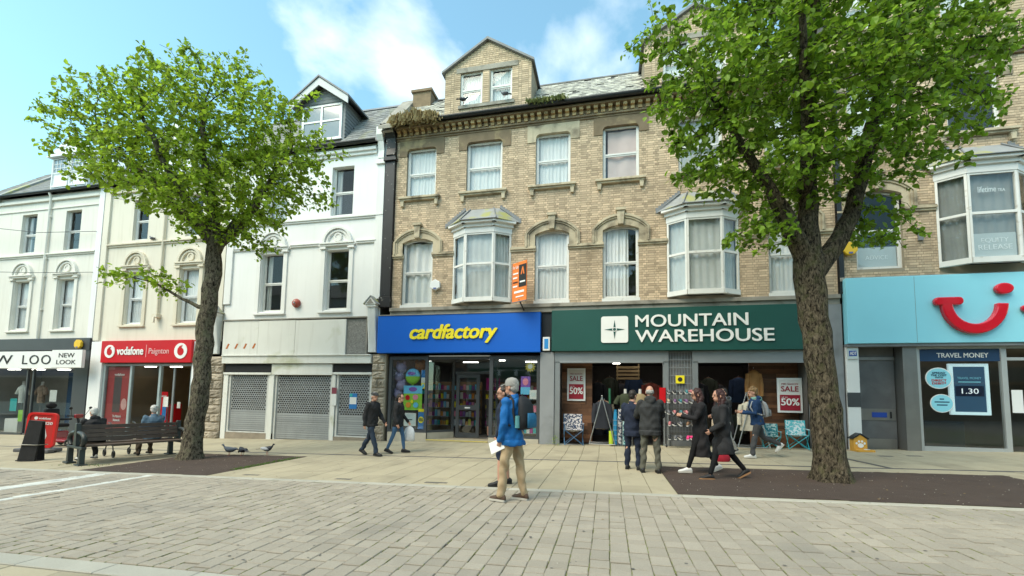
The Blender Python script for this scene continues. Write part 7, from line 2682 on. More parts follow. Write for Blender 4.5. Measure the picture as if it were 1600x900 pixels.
m_pg, m_pgd, m_pgw = M('pigeon_grey', (.16, .17, .19), .7, var=.2, vscale=30), M('pigeon_dark', (.035, .036, .045), .6), M('pigeon_white', (.55, .55, .56), .7)
m_pgl = M('pigeon_leg', (.45, .12, .08), .7)
def pigeon(label, x, y, z, rz, cols, peck=0., s=1.):
    t = thing('pigeon', label, 'pigeon')
    rings = []
    for (u, zz, r_, q) in ((-.15, .13, .006, 1.), (-.1, .125, .03, .8), (-.04, .12, .055, .95), (.03, .125, .062, 1.), (.08, .14, .05, 1.), (.11, .165, .03, 1.)):
        rings.append([(u, r_ * math.cos(k * .6283), zz + r_ * q * math.sin(k * .6283)) for k in range(10)])
    hx, hz = (.14, .225) if not peck else (.17, .07)
    for (u, zz, r_) in ((.12 * (1 - .4) + hx * .4, .165 + (hz - .165) * .5, .024), (hx, hz, .022), (hx + .02, hz, .018), (hx + .03, hz - .004, .006)):
        rings.append([(u, r_ * math.cos(k * .6283), zz + r_ * math.sin(k * .6283)) for k in range(10)])
    MB().loft(rings).build('body', cols[0], t)
    for s_ in (-1, 1):
        MB().ell((-.03, s_ * .05, .13), (.1, .015, .035), 10, 6, rot=Matrix.Rotation(R(6), 3, 'Y')).build('wing', cols[1], t)
        MB().tube([(.01, s_ * .02, .08), (.012, s_ * .022, .0), (.035, s_ * .022, .004)], .005, 5).build('leg', m_pgl, t)
    MB().loft([[(-.12, -.03, .125), (-.12, .03, .125), (-.12, .03, .135), (-.12, -.03, .135)], [(-.24, -.035, .105), (-.24, .035, .105), (-.24, .035, .111), (-.24, -.035, .111)]], sm=False).build('tail', m_pgd, t)
    MB().tube([(hx + .025, 0, hz), (hx + .05, 0, hz - .008)], [.007, .002], 6).build('beak', m_pgd, t)
    t.location = (x, y, z)
    t.rotation_euler = (0, 0, rz)
    t.scale = (s, s, s)
pigeon('grey pigeon walking with raised tail on the brown bed', -9.9, 9.9, G(-9.9) + .02, R(200), (m_pg, m_pg), s=1.25)
pigeon('dark pigeon pecking beside the grey one', -9.55, 9.95, G(-9.5) + .02, R(160), (m_pgd, m_pgd), 1., s=1.15)
pigeon('black and white pigeon near the edge of the brown bed', -9.1, 10.3, G(-9.1) + .02, R(10), (m_pgd, m_pgw), s=1.2)
pigeon('grey pigeon resting on the sill of the right dormer light', -3.45, 13.72, 11.775, R(190), (m_pg, m_pgd))
pigeon('dark pigeon on the sill of the left dormer light', -4.95, 13.72, 11.775, R(20), (m_pgd, m_pgd))
pigeon('grey pigeon on the ledge below the cream house window', -18.5, 13.93, 7.735, R(170), (m_pg, m_pg))
pigeon('grey pigeon perched on the capital of the black pilaster', -7.8, 13.62, 11.12, R(30), (m_pg, m_pgd))

for k, (z0, z1) in enumerate(((9.0, 8.35), (6.9, 6.55))):
    cb = MB().tube([(-32, 13.2, z0 + .3), (-28, 13.4, z0 - .15), (-24.5, 13.65, z1 + .05), (-21.5, 13.9, z1)], .012, 5)
    tag(cb.build('cable', m_gutter), ('upper' if k == 0 else 'lower') + ' thin black cable slung to the corner of the pale house', 'cable')
# ------------------------------------------------------------------ people
m_skin = M('skin', (.50, .27, .19), .55, var=.06, vscale=20, spec=.35)
m_skin2 = M('skin_tan', (.42, .22, .14), .55, var=.06, vscale=20, spec=.35)
def cloth(name, c=(.1, .1, .1), rough=.85, var=.14):
    return M('cloth_' + name, c, rough, var=var, vscale=7, bump=.25, bscale=45, spec=.25)
m_hair = {'grey': M('hair_grey', (.34, .33, .31), .7, var=.3, vscale=40), 'dark': M('hair_dark', (.02, .014, .011), .55, var=.3, vscale=40), 'auburn': M('hair_auburn', (.034, .010, .009), .6, var=.35, vscale=40),
          'blond': M('hair_blond', (.22, .13, .055), .6, var=.35, vscale=40), 'white': M('hair_white', (.52, .51, .48), .7, var=.2, vscale=40)}
m_eye = M('eye_dark', (.02, .015, .012), .3)
m_lip = M('lip', (.36, .12, .10), .5)

def remesh(mb, name, mats, voxel, smooth=4, wrinkle=0., wscale=7., seed=0):
    """fuse overlapping closed shapes into one continuous surface"""
    me0 = mb.mesh('raw', mats, fix=True)
    o = bpy.data.objects.new('raw', me0)
    TS.collection.objects.link(o)
    r_ = o.modifiers.new('fuse', 'REMESH')
    r_.mode = 'VOXEL'
    r_.voxel_size = voxel
    r_.use_smooth_shade = True
    if smooth:
        sm = o.modifiers.new('soften', 'SMOOTH')
        sm.iterations = smooth
        sm.factor = .5
    dg = scratch_graph()
    me = bpy.data.meshes.new_from_object(o.evaluated_get(dg))
    bpy.data.objects.remove(o)
    bpy.data.meshes.remove(me0)
    me.name = name
    if wrinkle:
        n = len(me.vertices)
        co = np.empty(n * 3, np.float32)
        no = np.empty(n * 3, np.float32)
        me.vertices.foreach_get('co', co)
        me.vertices.foreach_get('normal', no)
        co, no = co.reshape(-1, 3), no.reshape(-1, 3)
        a = co * wscale + seed
        # folds: warped sine creases, mostly running across the limb
        w = np.sin(a[:, 2] * 2.1 + 1.6 * np.sin(a[:, 0] * 1.3 + a[:, 1]) + 1.1 * np.sin(a[:, 1] * 2.3 - a[:, 2] * .7)) * np.sin(a[:, 0] * 1.7 - a[:, 1] * 1.2 + a[:, 2] * .6 + seed)
        w += .5 * np.sin(a[:, 2] * 4.7 + 2.2 * np.sin(a[:, 1] * 2.9 + a[:, 0] * 2.1))
        co = co + no * (w * wrinkle)[:, None]
        me.vertices.foreach_set('co', co.ravel())
    me.update()
    return me

def ringat(c, ax_u, ax_v, a, b, n=16):
    return [tuple(c + ax_u * (a * math.cos(2 * math.pi * k / n)) + ax_v * (b * math.sin(2 * math.pi * k / n))) for k in range(n)]

def person(label, x, y, head_deg, H=1.75, lean=0., legs=((0, 0, 3), (0, 0, 3)), arms=((5, 8, 12, 0), (5, 8, 12, 0)), head=(0, 0), top='jacket', top_m=None, leg_m=None, shoe_m=None,
           sole_m=None, hair='short', hair_c='dark', cap=None, skin=None, seat=None, build=1., hood=False, hem=0., shorts=False, skirt=0., voxel=.010, glasses=False, fine=False, z=None, tight=False, sleeve=1., collar=None, cuff=True):
    """legs: per side (left, right) hip flexion, knee flexion, outward; arms: shoulder flexion, outward, elbow, inward"""
    k = H / 1.75
    skin = skin or m_skin
    t = thing('person', label, 'person')
    V_ = Vector
    fwd, lft, up = V_((1, 0, 0)), V_((0, 1, 0)), V_((0, 0, 1))
    la = R(lean)
    sp = V_((math.sin(la), 0, math.cos(la)))
    sf = V_((math.cos(la), 0, -math.sin(la)))
    P = V_((0, 0, 0))
    # legs
    J = []
    for i, (hf, kf, ab) in enumerate(legs):
        s_ = 1 if i == 0 else -1
        hip = P + lft * (s_ * .09 * k)
        a, f, o = R(hf), R(kf), R(ab)
        th = V_((math.sin(a), s_ * math.sin(o), -math.cos(a))).normalized()
        sh = V_((math.sin(a - f), s_ * math.sin(o) * .6, -math.cos(a - f))).normalized()
        kn = hip + th * .43 * k
        an = kn + sh * .41 * k
        J.append((hip, kn, an, a - f))
    # feet pitch: planted if the shin leans little, else trailing on the toe
    feet = []
    for (hip, kn, an, sa) in J:
        pitch = 0.
        if sa < -.35: pitch = sa * .75          # heel up
        elif sa > .3: pitch = sa * .5           # toe up
        feet.append(pitch)
    low = min(min((an + V_((0, 0, -.085 * k))).z - (math.sin(-p) * .15 * k if p < 0 else math.sin(p) * .05), an.z - .06 * k) if p else (an.z - .085 * k) for (h_, kn, an, sa), p in zip(J, feet))
    if seat is not None:
        dz = seat + .10 * k
    else:
        dz = -low
    P = P + up * dz
    J = [(a + up * dz, b + up * dz, c + up * dz, d) for a, b, c, d in J]
    S_ = P + sp * (.50 * k)
    Nk = P + sp * (.565 * k)
    bw = build
    def torso(mb, add, low_=-.08, high=.585, bw=bw, widen=0.):
        prof = [(-.08, .150, .105), (0, .165, .115), (.1, .150, .103), (.2, .150, .105), (.3, .165, .115), (.4, .178, .12), (.47, .172, .108), (.525, .115, .08), (.56, .06, .06), (.585, .056, .058)]
        rings = []
        hs = [low_] if low_ < -.081 else []
        for h in hs:
            rings.append(ringat(P + sp * (h * k) * 1.0, lft, sf, (.165 + widen) * k * bw + add, (.13 + widen) * k * bw + add))
            rings.append(ringat(P + sp * (h * .5 * k), lft, sf, (.168 + widen * .5) * k * bw + add, (.125 + widen * .5) * k * bw + add))
        for (h, a, b) in prof:
            if h < low_ - .001 or h > high + .001:
                continue
            g = bw if h < .45 else 1.
            rings.append(ringat(P + sp * (h * k), lft, sf, a * k * g + add, b * k * g + add * (1 if h < .5 else .6)))
        mb.loft(rings)
    def limb(mb, pts, rs):
        mb.tube(pts, rs, 12)
        for p, r_ in ((pts[0], rs[0]), (pts[-1], rs[-1])):
            mb.ell(p, (r_ * .98,) * 3, 10, 8)
    # arms
    A = []
    for i, (sf_, ab, ef, inn) in enumerate(arms):
        s_ = 1 if i == 0 else -1
        sh = S_ + lft * (s_ * .175 * k * (1 + (bw - 1) * .4)) - sp * (.035 * k)
        a, o, e, q = R(sf_), R(ab), R(ef), R(inn)
        ua = (V_((math.sin(a), 0, -math.cos(a))) * math.cos(o) + lft * (s_ * math.sin(o))).normalized()
        fa = (V_((math.sin(a + e), 0, -math.cos(a + e))) * math.cos(q) - lft * (s_ * math.sin(q))).normalized()
        el = sh + ua * .285 * k
        wr = el + fa * .245 * k
        A.append((sh, el, wr, ua, fa))
    # head frame
    yw, pt = R(head[0]), R(head[1])
    hf_ = (fwd * math.cos(yw) + lft * math.sin(yw))
    hl = (-fwd * math.sin(yw) + lft * math.cos(yw))
    hu = up * math.cos(pt) + hf_ * math.sin(pt)
    hx = hf_ * math.cos(pt) - up * math.sin(pt)
    HC = Nk + up * (.135 * k) + fwd * (.025 * k) + hx * .01
    M3 = Matrix((hx, hl, hu)).transposed()
    def hp(a, b, c):
        return HC + hx * (a * k) + hl * (b * k) + hu * (c * k)
    # ---- body: one continuous mesh
    mb = MB()
    torso(mb, -.006)
    for (hip, kn, an, sa), p in zip(J, feet):
        limb(mb, [hip, hip.lerp(kn, .5), kn, kn.lerp(an, .3), an], [.08 * k, .07 * k, .05 * k, .05 * k, .031 * k])
        d = V_((math.cos(p), 0, math.sin(p)))
        u = V_((-math.sin(p), 0, math.cos(p)))
        limb(mb, [an - d * .02 * k - u * .045 * k, an + d * .12 * k - u * .058 * k], [.027 * k, .016 * k])
    for i, (sh, el, wr, ua, fa) in enumerate(A):
        s_ = 1 if i == 0 else -1
        limb(mb, [sh, sh.lerp(el, .5), el, el.lerp(wr, .35), wr], [.052 * k, .045 * k, .037 * k, .036 * k, .026 * k])
        # hand: palm, four fingers and a thumb
        inn = (-lft * s_)
        side = fa.cross(inn)
        side = side.normalized() if side.length > .05 else fwd
        nrm = side.cross(fa).normalized()
        if nrm.dot(inn) < 0: nrm = -nrm
        pc = wr + fa * .05 * k
        mb.ell(pc, (.046 * k, .036 * k, .016 * k), 12, 8, rot=Matrix((fa, side, nrm)).transposed())
        for fgr, (o, L_) in enumerate(((-.030, .066), (-.010, .078), (.010, .074), (.029, .058))):
            b0 = pc + fa * .034 * k + side * o * k
            b1 = b0 + (fa * .8 + nrm * .35 + side * o * 2).normalized() * L_ * .5 * k
            b2 = b1 + (fa * .45 + nrm * .8).normalized() * L_ * .5 * k
            mb.tube([b0, b1, b2], [.0092 * k, .0085 * k, .0075 * k], 7)
        th0 = pc - fa * .022 * k - side * .03 * k
        th1 = th0 + (fa * .6 - side * .7 + nrm * .4).normalized() * .035 * k
        mb.tube([th0, th1, th1 + (fa * .8 + nrm * .5).normalized() * .03 * k], [.011 * k, .010 * k, .008 * k], 7)
    # neck and head with jaw, nose, brow and ears
    limb(mb, [Nk - sp * .06 * k, hp(-.012, 0, -.06)], [.056 * k, .05 * k])
    mb.ell(hp(-.005, 0, .025), (.098 * k, .076 * k, .102 * k), 18, 14, rot=M3)
    mb.ell(hp(.026, 0, -.05), (.066 * k, .056 * k, .066 * k), 14, 10, rot=M3)
    mb.ell(hp(.056, 0, -.088), (.028 * k, .026 * k, .022 * k), 10, 8, rot=M3)
    mb.tube([hp(.088, 0, .02), hp(.108, 0, -.018), hp(.112, 0, -.026)], [.010 * k, .015 * k, .012 * k], 8)
    mb.tube([hp(.072, .045, .03), hp(.094, 0, .034), hp(.072, -.045, .03)], .013 * k, 8)
    mb.tube([hp(.083, .024, -.062), hp(.095, 0, -.06), hp(.083, -.024, -.062)], .010 * k, 7)
    for s_ in (-1, 1):
        mb.ell(hp(-.008, s_ * .078, -.01), (.02 * k, .012 * k, .034 * k), 8, 8, rot=M3)
    body_me = remesh(mb, 'body', skin, voxel, 2)
    b = link('body', body_me, t)
    fe = MB()
    for s_ in (-1, 1):
        fe.ell(hp(.086, s_ * .030, .008), (.008 * k, .014 * k, .007 * k), 8, 6, rot=M3)
    fe.build('eyes', m_eye, t)
    br = MB()
    for s_ in (-1, 1):
        br.tube([hp(.088, s_ * .014, .036), hp(.087, s_ * .032, .04), hp(.076, s_ * .05, .034)], .005 * k, 5)
    br.build('eyebrows', m_hair[hair_c], t)
    MB().tube([hp(.094, .02, -.062), hp(.102, 0, -.06), hp(.094, -.02, -.062)], .006 * k, 6).build('mouth', m_lip, t)
    if glasses:
        gl = MB()
        for s_ in (-1, 1):
            pts = [hp(.104, s_ * .032 + .02 * math.cos(q), .008 + .017 * math.sin(q)) for q in [2 * math.pi * j / 10 for j in range(11)]]
            gl.tube(pts, .003 * k, 5, cap=False)
            gl.tube([hp(.104, s_ * .052, .012), hp(.0, s_ * .084, .012)], .003 * k, 5)
        gl.build('glasses', m_ink, t)
    # ---- trousers
    lr = [.094, .084, .066, .064, .058] if not tight else [.088, .076, .056, .056, .042]
    tm = MB()
    torso(tm, .012, -.08, .1)
    for (hip, kn, an, sa) in J:
        if shorts:
            limb(tm, [hip, hip.lerp(kn, .5), kn], [lr[0] * k, .088 * k, .080 * k])
        else:
            e_ = an - (an - kn).normalized() * (.0 if not tight else .02)
            limb(tm, [hip, hip.lerp(kn, .5), kn, kn.lerp(an, .4), e_ + up * .01], [q * k for q in lr])
    link('trousers', remesh(tm, 'trousers', leg_m, .012, 2, .011 if not tight else .003, 8., x), t)
    # ---- shoes
    for i, ((hip, kn, an, sa), p) in enumerate(zip(J, feet)):
        d = V_((math.cos(p), 0, math.sin(p)))
        u = V_((-math.sin(p), 0, math.cos(p)))
        base = an - u * .085 * k
        sm_ = MB()
        rings, so = [], []
        for (l, w, h) in ((-.075, .022, .06), (-.06, .034, .085), (-.02, .038, .11), (.04, .040, .095), (.1, .046, .065), (.15, .046, .052), (.185, .034, .042), (.198, .012, .028)):
            c = base + d * (l * k)
            rings.append([tuple(c + lft * (w * k * math.cos(q)) + u * (h * k * (.5 + .5 * math.sin(q)) + .008)) for q in [2 * math.pi * j / 12 for j in range(12)]])
            so.append((l, w + .004))
        sm_.loft(rings)
        sh_o = sm_.build('shoe', shoe_m, t)
        pl = [base + d * (l * k) + lft * (w * k) for l, w in so] + [base + d * (l * k) - lft * (w * k) for l, w in so[::-1]]
        MB().extr(pl, u * .028 * k).build('sole', sole_m or m_ink, sh_o)
    # ---- top
    jm = MB()
    add = .026 if top != 'coat' else .03
    torso(jm, add, -.1 - hem, .53, widen=skirt)
    for (sh, el, wr, ua, fa) in A:
        end = el.lerp(wr, 1.0 * sleeve)
        limb(jm, [sh - sp * .0, sh.lerp(el, .5), el, el.lerp(wr, .5), end], [.074 * k, .068 * k, .06 * k, .056 * k, .048 * k])
        jm.ell(sh + sp * .012, (.078 * k,) * 3, 10, 8)
    jm.tube([Nk - sp * .06 * k, Nk + sp * .012 * k + fwd * .01], [.09 * k, .076 * k], 14)
    if hood:
        jm.ell(Nk - fwd * .075 * k - up * .005, (.075 * k, .115 * k, .07 * k), 14, 10)
        jm.ell(Nk - fwd * .095 * k - up * .05, (.06 * k, .09 * k, .08 * k), 14, 10)
    link('jacket' if top != 'coat' else 'coat', remesh(jm, 'top', top_m, .011, 2, .010, 7., y), t)
    if collar:
        cm = MB()
        cm.tube([Nk - sp * .045 * k, Nk + sp * .03 * k + fwd * .01], [.094 * k, .08 * k], 14)
        if hood:
            cm.ell(Nk - fwd * .09 * k - up * .02, (.08 * k, .12 * k, .085 * k), 14, 10)
        link('hood', remesh(cm, 'hood', collar, .012, 3, .004, 12., y), t)
    # ---- hair and hats
    hm = MB()
    hc = m_hair[hair_c]
    if hair in ('short', 'curly'):
        hm.ell(hp(-.026, 0, .042), (.096 * k, .085 * k, .098 * k), 18, 12, rot=M3)
        hm.ell(hp(-.05, 0, -.01), (.066 * k, .076 * k, .075 * k), 14, 10, rot=M3)
        if hair == 'curly':
            for j in range(26):
                q = rnd.uniform(0, 6.28)
                e = rnd.uniform(.2, 1.4)
                hm.ell(hp(-.012 + .095 * math.cos(q) * math.cos(e), .078 * math.sin(q) * math.cos(e), .05 + .10 * math.sin(e)), (.026 * k,) * 3, 7, 6)
    elif hair == 'balding':
        hm.ell(hp(-.035, 0, -.004), (.078 * k, .084 * k, .062 * k), 18, 12, rot=M3)
    elif hair == 'long':
        hm.ell(hp(-.026, 0, .042), (.098 * k, .086 * k, .1 * k), 18, 12, rot=M3)
        for s_ in (-1, 0, 1):
            hm.tube([hp(-.05, s_ * .05, .04), hp(-.07, s_ * .062, -.07), hp(-.05 + .06 * abs(s_), s_ * .085, -.2), hp(.0 + .05 * abs(s_), s_ * .09, -.32), hp(.02 + .05 * abs(s_), s_ * .085, -.42)], [.05 * k, .055 * k, .052 * k, .045 * k, .02 * k], 10)
        for s_ in (-1, 1):
            hm.tube([hp(.05, s_ * .03, .11), hp(.045, s_ * .075, .04), hp(.02, s_ * .09, -.06), hp(.03, s_ * .095, -.2)], [.02 * k, .022 * k, .026 * k, .03 * k], 8)
    elif hair == 'pony':
        hm.ell(hp(-.026, 0, .042), (.097 * k, .085 * k, .098 * k), 18, 12, rot=M3)
        hm.tube([hp(-.1, 0, .03), hp(-.14, 0, -.03), hp(-.14, 0, -.14), hp(-.12, 0, -.22)], [.03 * k, .035 * k, .03 * k, .012 * k], 10)
    if hm.v and cap != 'flat_':
        link('hair', remesh(hm, 'hair', hc, .010, 2, .004, 26., x), t)
    if cap:
        cm = cap[1]
        c_ = MB()
        if cap[0] == 'base':
            rings = []
            for (h, a, b_) in ((.02, .106, .09), (.06, .107, .091), (.1, .096, .083), (.13, .068, .06), (.145, .02, .02)):
                c0 = hp(-.012, 0, h)
                rings.append(ringat(c0, hx, hl, a * k, b_ * k, 18))
            c_.loft(rings)
            co = c_.build('cap', cm, t)
            bm_ = MB()
            up_, dn = [], []
            for j in range(9):
                q = R(-62 + 124 * j / 8)
                up_.append(hp(.03 + .075 * math.cos(q), .086 * math.sin(q), .045))
                dn.append(hp(.045 + .145 * math.cos(q), .082 * math.sin(q), .022))
            pts = up_ + dn[::-1]
            bm_.extr(pts, hu * .008)
            bm_.build('brim', cm, co)
        else:
            c_.ell(hp(-.008, 0, .075), (.118 * k, .094 * k, .058 * k), 18, 10, rot=M3)
            c_.ell(hp(.09, 0, .055), (.05 * k, .066 * k, .014 * k), 12, 8, rot=M3)
            link('cap', remesh(c_, 'cap', cm, .009, 2), t)
    t.location = (x, y, (G(x, y) if z is None else z) + .004)
    t.rotation_euler = (0, 0, R(head_deg))
    # useful anchors in world space
    mw = Matrix.Translation(t.location) @ Matrix.Rotation(R(head_deg), 4, 'Z')
    return t, {'P': P, 'S': S_, 'N': Nk, 'A': A, 'k': k, 'mw': mw, 'hp': hp, 'sp': sp, 'J': J, 'feet': feet}

def worn(name, label, cat, pp, builder):
    """a thing carried by a person: built in the wearer's frame, left at top level"""
    t = thing(name, label, cat)
    builder(t)
    t.matrix_basis = pp['mw']
    return t
def rucksack(t, pp, main, second, w=.3, h=.44, d=.17):
    P, sp, k = pp['P'], pp['sp'], pp['k']
    b = P + sp * (.10 * k) + Vector((-.135 - .0, 0, 0)) * k
    rings = []
    for (u, a, c) in ((0, .42, .55), (.06, .5, .9), (.3, .5, 1.), (.7, .48, .9), (.9, .4, .65), (1., .2, .3)):
        cc = b + sp * (h * u)
        rings.append([tuple(cc + Vector((-d * c * (.5 + .5 * math.cos(q)), w * a * math.sin(q), 0))) for q in [2 * math.pi * j / 16 for j in range(16)]])
    MB().loft(rings).build('bag', main, t)
    pk = []
    for (u, a, c) in ((.06, .3, .4), (.1, .36, 1.), (.42, .36, 1.), (.5, .3, .5)):
        cc = b + sp * (h * u) - Vector((d * .86, 0, 0))
        pk.append([tuple(cc + Vector((-.06 * c * (.5 + .5 * math.cos(q)), w * a * math.sin(q), 0))) for q in [2 * math.pi * j / 12 for j in range(12)]])
    MB().loft(pk).build('front_pocket', second, t)
    for s_ in (-1, 1):
        y = s_ * .11
        pts = [b + sp * (h * .12) + Vector((.0, y * 1.15, 0)), b + sp * (h * .5) + Vector((.02, y * 1.5, 0)), b + sp * (h * .86) + Vector((.05, y * 1.15, 0)), b + sp * (h * 1.0) + Vector((.12, y, .01)), b + sp * (h * .92) + Vector((.235, y, 0)), b + sp * (h * .6) + Vector((.285, y, 0)), b + sp * (h * .3) + Vector((.25, y * 1.3, 0)), b + sp * (h * .12) + Vector((.06, y * 1.75, 0))]
        MB().tube(pts, .018, 8, flat=1.).build('strap', main, t)
    MB().tube([b + sp * (h * .99) + Vector((-.04, -.03, 0)), b + sp * (h * 1.06) + Vector((-.03, 0, 0)), b + sp * (h * .99) + Vector((-.04, .03, 0))], .009, 6).build('grab_loop', main, t)
    return b

c_black, c_navy, c_char = cloth('black', (.023, .023, .025)), cloth('navy', (.016, .022, .042)), cloth('charcoal', (.036, .037, .038))
c_blue = cloth('royal', (.008, .115, .36), .6)
c_khaki = cloth('khaki', (.40, .30, .185))
c_jean, c_jeand = cloth('jean', (.055, .12, .22)), cloth('jean_dark', (.022, .034, .055))
c_moss, c_grey, c_lgrey = cloth('moss_grey', (.10, .098, .078)), cloth('track_grey', (.055, .056, .06)), cloth('pale_grey', (.38, .37, .35))
c_slate = cloth('slate_blue', (.10, .16, .22))
s_brown, s_black, s_white = M('shoe_leather', (.085, .05, .032), .6, var=.2), M('shoe_black2', (.014, .014, .015), .6), M('shoe_white2', (.62, .62, .61), .6)
so_pale, so_gum = M('sole_pale', (.48, .46, .41), .7), M('sole_gum', (.32, .17, .08), .7)

# the man in the blue jacket, seen from behind and to the side
t, pp = person('man in royal blue jacket, khaki trousers and grey cap standing nearest the camera', -1.36, 6.3, 158, 1.78, lean=1, legs=((9, 5, 4), (-6, 3, 4)), arms=((-2, 10, 22, 6), (4, 9, 20, 4)), head=(6, 3),
               top_m=c_blue, leg_m=c_khaki, shoe_m=s_brown, sole_m=so_pale, hair='short', hair_c='grey', cap=('base', cloth('cap_grey', (.27, .265, .25))), build=1.1, voxel=.008, collar=c_blue, hem=.03)
def rb(t):
    b = rucksack(t, pp, cloth('pack_black', (.018, .02, .024), .7), cloth('pack_blue', (.02, .13, .26), .7), .32, .48, .19)
    MB().tube([b + Vector((-.05, .17, .03)), b + Vector((-.05, .17, .2))], [.035, .032], 10).build('bottle', M('bottle_teal', (.1, .28, .30), .3), t)
worn('backpack', 'black and blue backpack on the man in the royal blue jacket', 'backpack', pp, rb)
def tab(t):
    w = pp['A'][0][2] + pp['A'][0][4] * .085
    m3 = Matrix.Rotation(R(25), 3, 'Y') @ Matrix.Rotation(R(8), 3, 'X')
    MB().obox(w + Vector((.05, -.02, -.02)), (.26, .014, .17), m3).build('case', m_white, t, bevel=.004)
    MB().obox(w + Vector((.05, -.029, -.02)), (.24, .004, .15), m3).build('face', M('paper_grey', (.42, .42, .41), .5), t)
worn('tablet', 'white slim tablet held at hip height by the man in royal blue', 'tablet', pp, tab)
# companion mostly hidden behind him
person('person in navy jacket and knee shorts mostly hidden behind the man in royal blue', -1.76, 7.4, 190, 1.70, legs=((6, 4, 4), (-4, 3, 4)), head=(12, 4), top_m=c_navy, leg_m=cloth('shorts_navy', (.02, .028, .055)), shoe_m=s_black, hair='short', hair_c='dark', shorts=True, glasses=True, hem=.02)
# the couple by the shutters
person('man in flat cap, black jacket and dark jeans walking right past the shutters', -6.22, 10.7, -8, 1.72, lean=3, legs=((-20, 12, 2), (22, 6, 2)), arms=((18, 8, 20, 0), (-16, 8, 18, 0)), head=(-10, 8), top_m=c_black, leg_m=c_jeand, shoe_m=s_black, hair='short', hair_c='grey', cap=('flat', cloth('cap_char', (.05, .05, .052))), build=1.12, skin=m_skin)
t, pp = person('woman in black jacket and blue jeans carrying a white bag behind the flat capped man', -5.72, 11.25, 6, 1.64, lean=2, legs=((16, 10, 2), (-14, 8, 2)), arms=((10, 8, 30, 0), (-4, 8, 20, 0)), head=(-4, 2), top_m=c_black, leg_m=c_jean, shoe_m=s_black, hair='pony', hair_c='dark', tight=True, hood=True, glasses=True, hem=.04)
def cb(t):
    w = pp['A'][0][2] + pp['A'][0][4] * .09
    rings = []
    for (u, a, b_) in ((0, .12, .04), (.1, .16, .07), (.6, .15, .06), (.85, .12, .04), (1., .04, .02)):
        rings.append([tuple(w + Vector((a * math.cos(q), b_ * math.sin(q) * (1 + .2 * math.sin(3 * q)), -.48 + .42 * u))) for q in [2 * math.pi * j / 14 for j in range(14)]])
    MB().loft(rings).build('bag_body', M('carrier_white', (.66, .67, .68), .4, var=.1, vscale=12, bump=.5, bscale=30), t)
    MB().tube([w + Vector((-.03, 0, -.08)), w + Vector((-.01, 0, .0)), w + Vector((.03, 0, -.08))], .008, 6).build('handles', M('carrier_white'), t)
worn('carrier_bag', 'white plastic carrier bag held by the woman in jeans', 'carrier bag', pp, cb)
# two men looking into the open shop
person('balding man in charcoal hooded jacket seen from behind, facing the open shop', .84, 9.25, 92, 1.74, legs=((2, 3, 5), (-2, 3, 5)), arms=((25, 14, 55, 15), (25, 14, 55, 15)), head=(0, 10), top_m=c_char, leg_m=c_moss, shoe_m=s_black, hair='balding', hair_c='grey', hood=True, build=1.18, hem=.08)
person('shorter person in navy coat close behind the balding man', .52, 9.62, 80, 1.66, legs=((2, 3, 3), (-2, 3, 3)), arms=((20, 8, 50, 15), (20, 8, 50, 15)), head=(-30, 8), top_m=c_navy, leg_m=c_navy, shoe_m=s_black, hair='short', hair_c='dark', build=1.1, hem=.1)
# two women walking left over the gravel
t, pp = person('woman in black parka with long auburn hair walking left across the gravel', 2.06, 8.72, 183, 1.68, lean=2, legs=((20, 4, 2), (-24, 14, 2)), arms=((8, 12, 40, 25), (-10, 10, 20, 0)), head=(8, 2), top='coat', top_m=c_black, leg_m=cloth('legging', (.008, .008, .009)), shoe_m=s_black, sole_m=so_gum, hair='long', hair_c='auburn', tight=True, hood=True, hem=.30, skirt=.035, build=1.02, voxel=.009)
t, pp = person('woman with glasses in long black coat looking at a phone', 1.80, 9.35, 186, 1.70, lean=2, legs=((22, 6, 2), (-20, 12, 2)), arms=((28, 8, 75, 26), (28, 8, 75, 26)), head=(0, 10), top='coat', top_m=cloth('coat_black', (.018, .017, .019)), leg_m=cloth('legging'), shoe_m=s_white, sole_m=so_pale, hair='long', hair_c='auburn', tight=True, hem=.46, skirt=.03, glasses=True)
def ph(t):
    a, b = pp['A'][0][2] + pp['A'][0][4] * .09, pp['A'][1][2] + pp['A'][1][4] * .09
    c = (a + b) / 2 + Vector((.03, 0, .02))
    MB().obox(c, (.012, .075, .15), Matrix.Rotation(R(-35), 3, 'Y')).build('case', m_ink, t, bevel=.003)
    MB().obox(c + Vector((-.008, 0, .006)), (.003, .066, .135), Matrix.Rotation(R(-35), 3, 'Y')).build('screen', M('phone_screen', (.12, .14, .17), .15), t)
worn('phone', 'black phone held by the woman in the long coat', 'phone', pp, ph)
# two boys further back
c_mint = cloth('mint', (.22, .40, .33))
t, pp = person('fair haired boy in navy jacket with mint hood and white trainers walking left', 3.62, 11.9, 182, 1.74, lean=5, legs=((14, 6, 2), (-22, 42, 2)), arms=((15, 8, 80, 20), (20, 8, 75, 20)), head=(0, 6), top_m=cloth('jacket_navy', (.014, .04, .105)), leg_m=c_grey, shoe_m=s_white, sole_m=so_pale, hair='curly', hair_c='blond', hood=True, collar=c_mint, build=1.02)
worn('backpack', 'pale grey backpack on the fair haired boy', 'backpack', pp, lambda t: rucksack(t, pp, cloth('pack_grey', (.30, .31, .32)), cloth('pack_grey2', (.22, .23, .24)), .28, .4, .16))
t, pp = person('dark haired boy in black jacket and pale trousers beyond the two women', 3.02, 12.35, 196, 1.72, lean=3, legs=((18, 6, 2), (-16, 10, 2)), arms=((10, 8, 50, 10), (10, 8, 60, 10)), head=(20, 4), top_m=c_char, leg_m=c_lgrey, shoe_m=s_black, sole_m=so_pale, hair='short', hair_c='dark', collar=cloth('hood_slate', (.14, .17, .20)), hood=True)
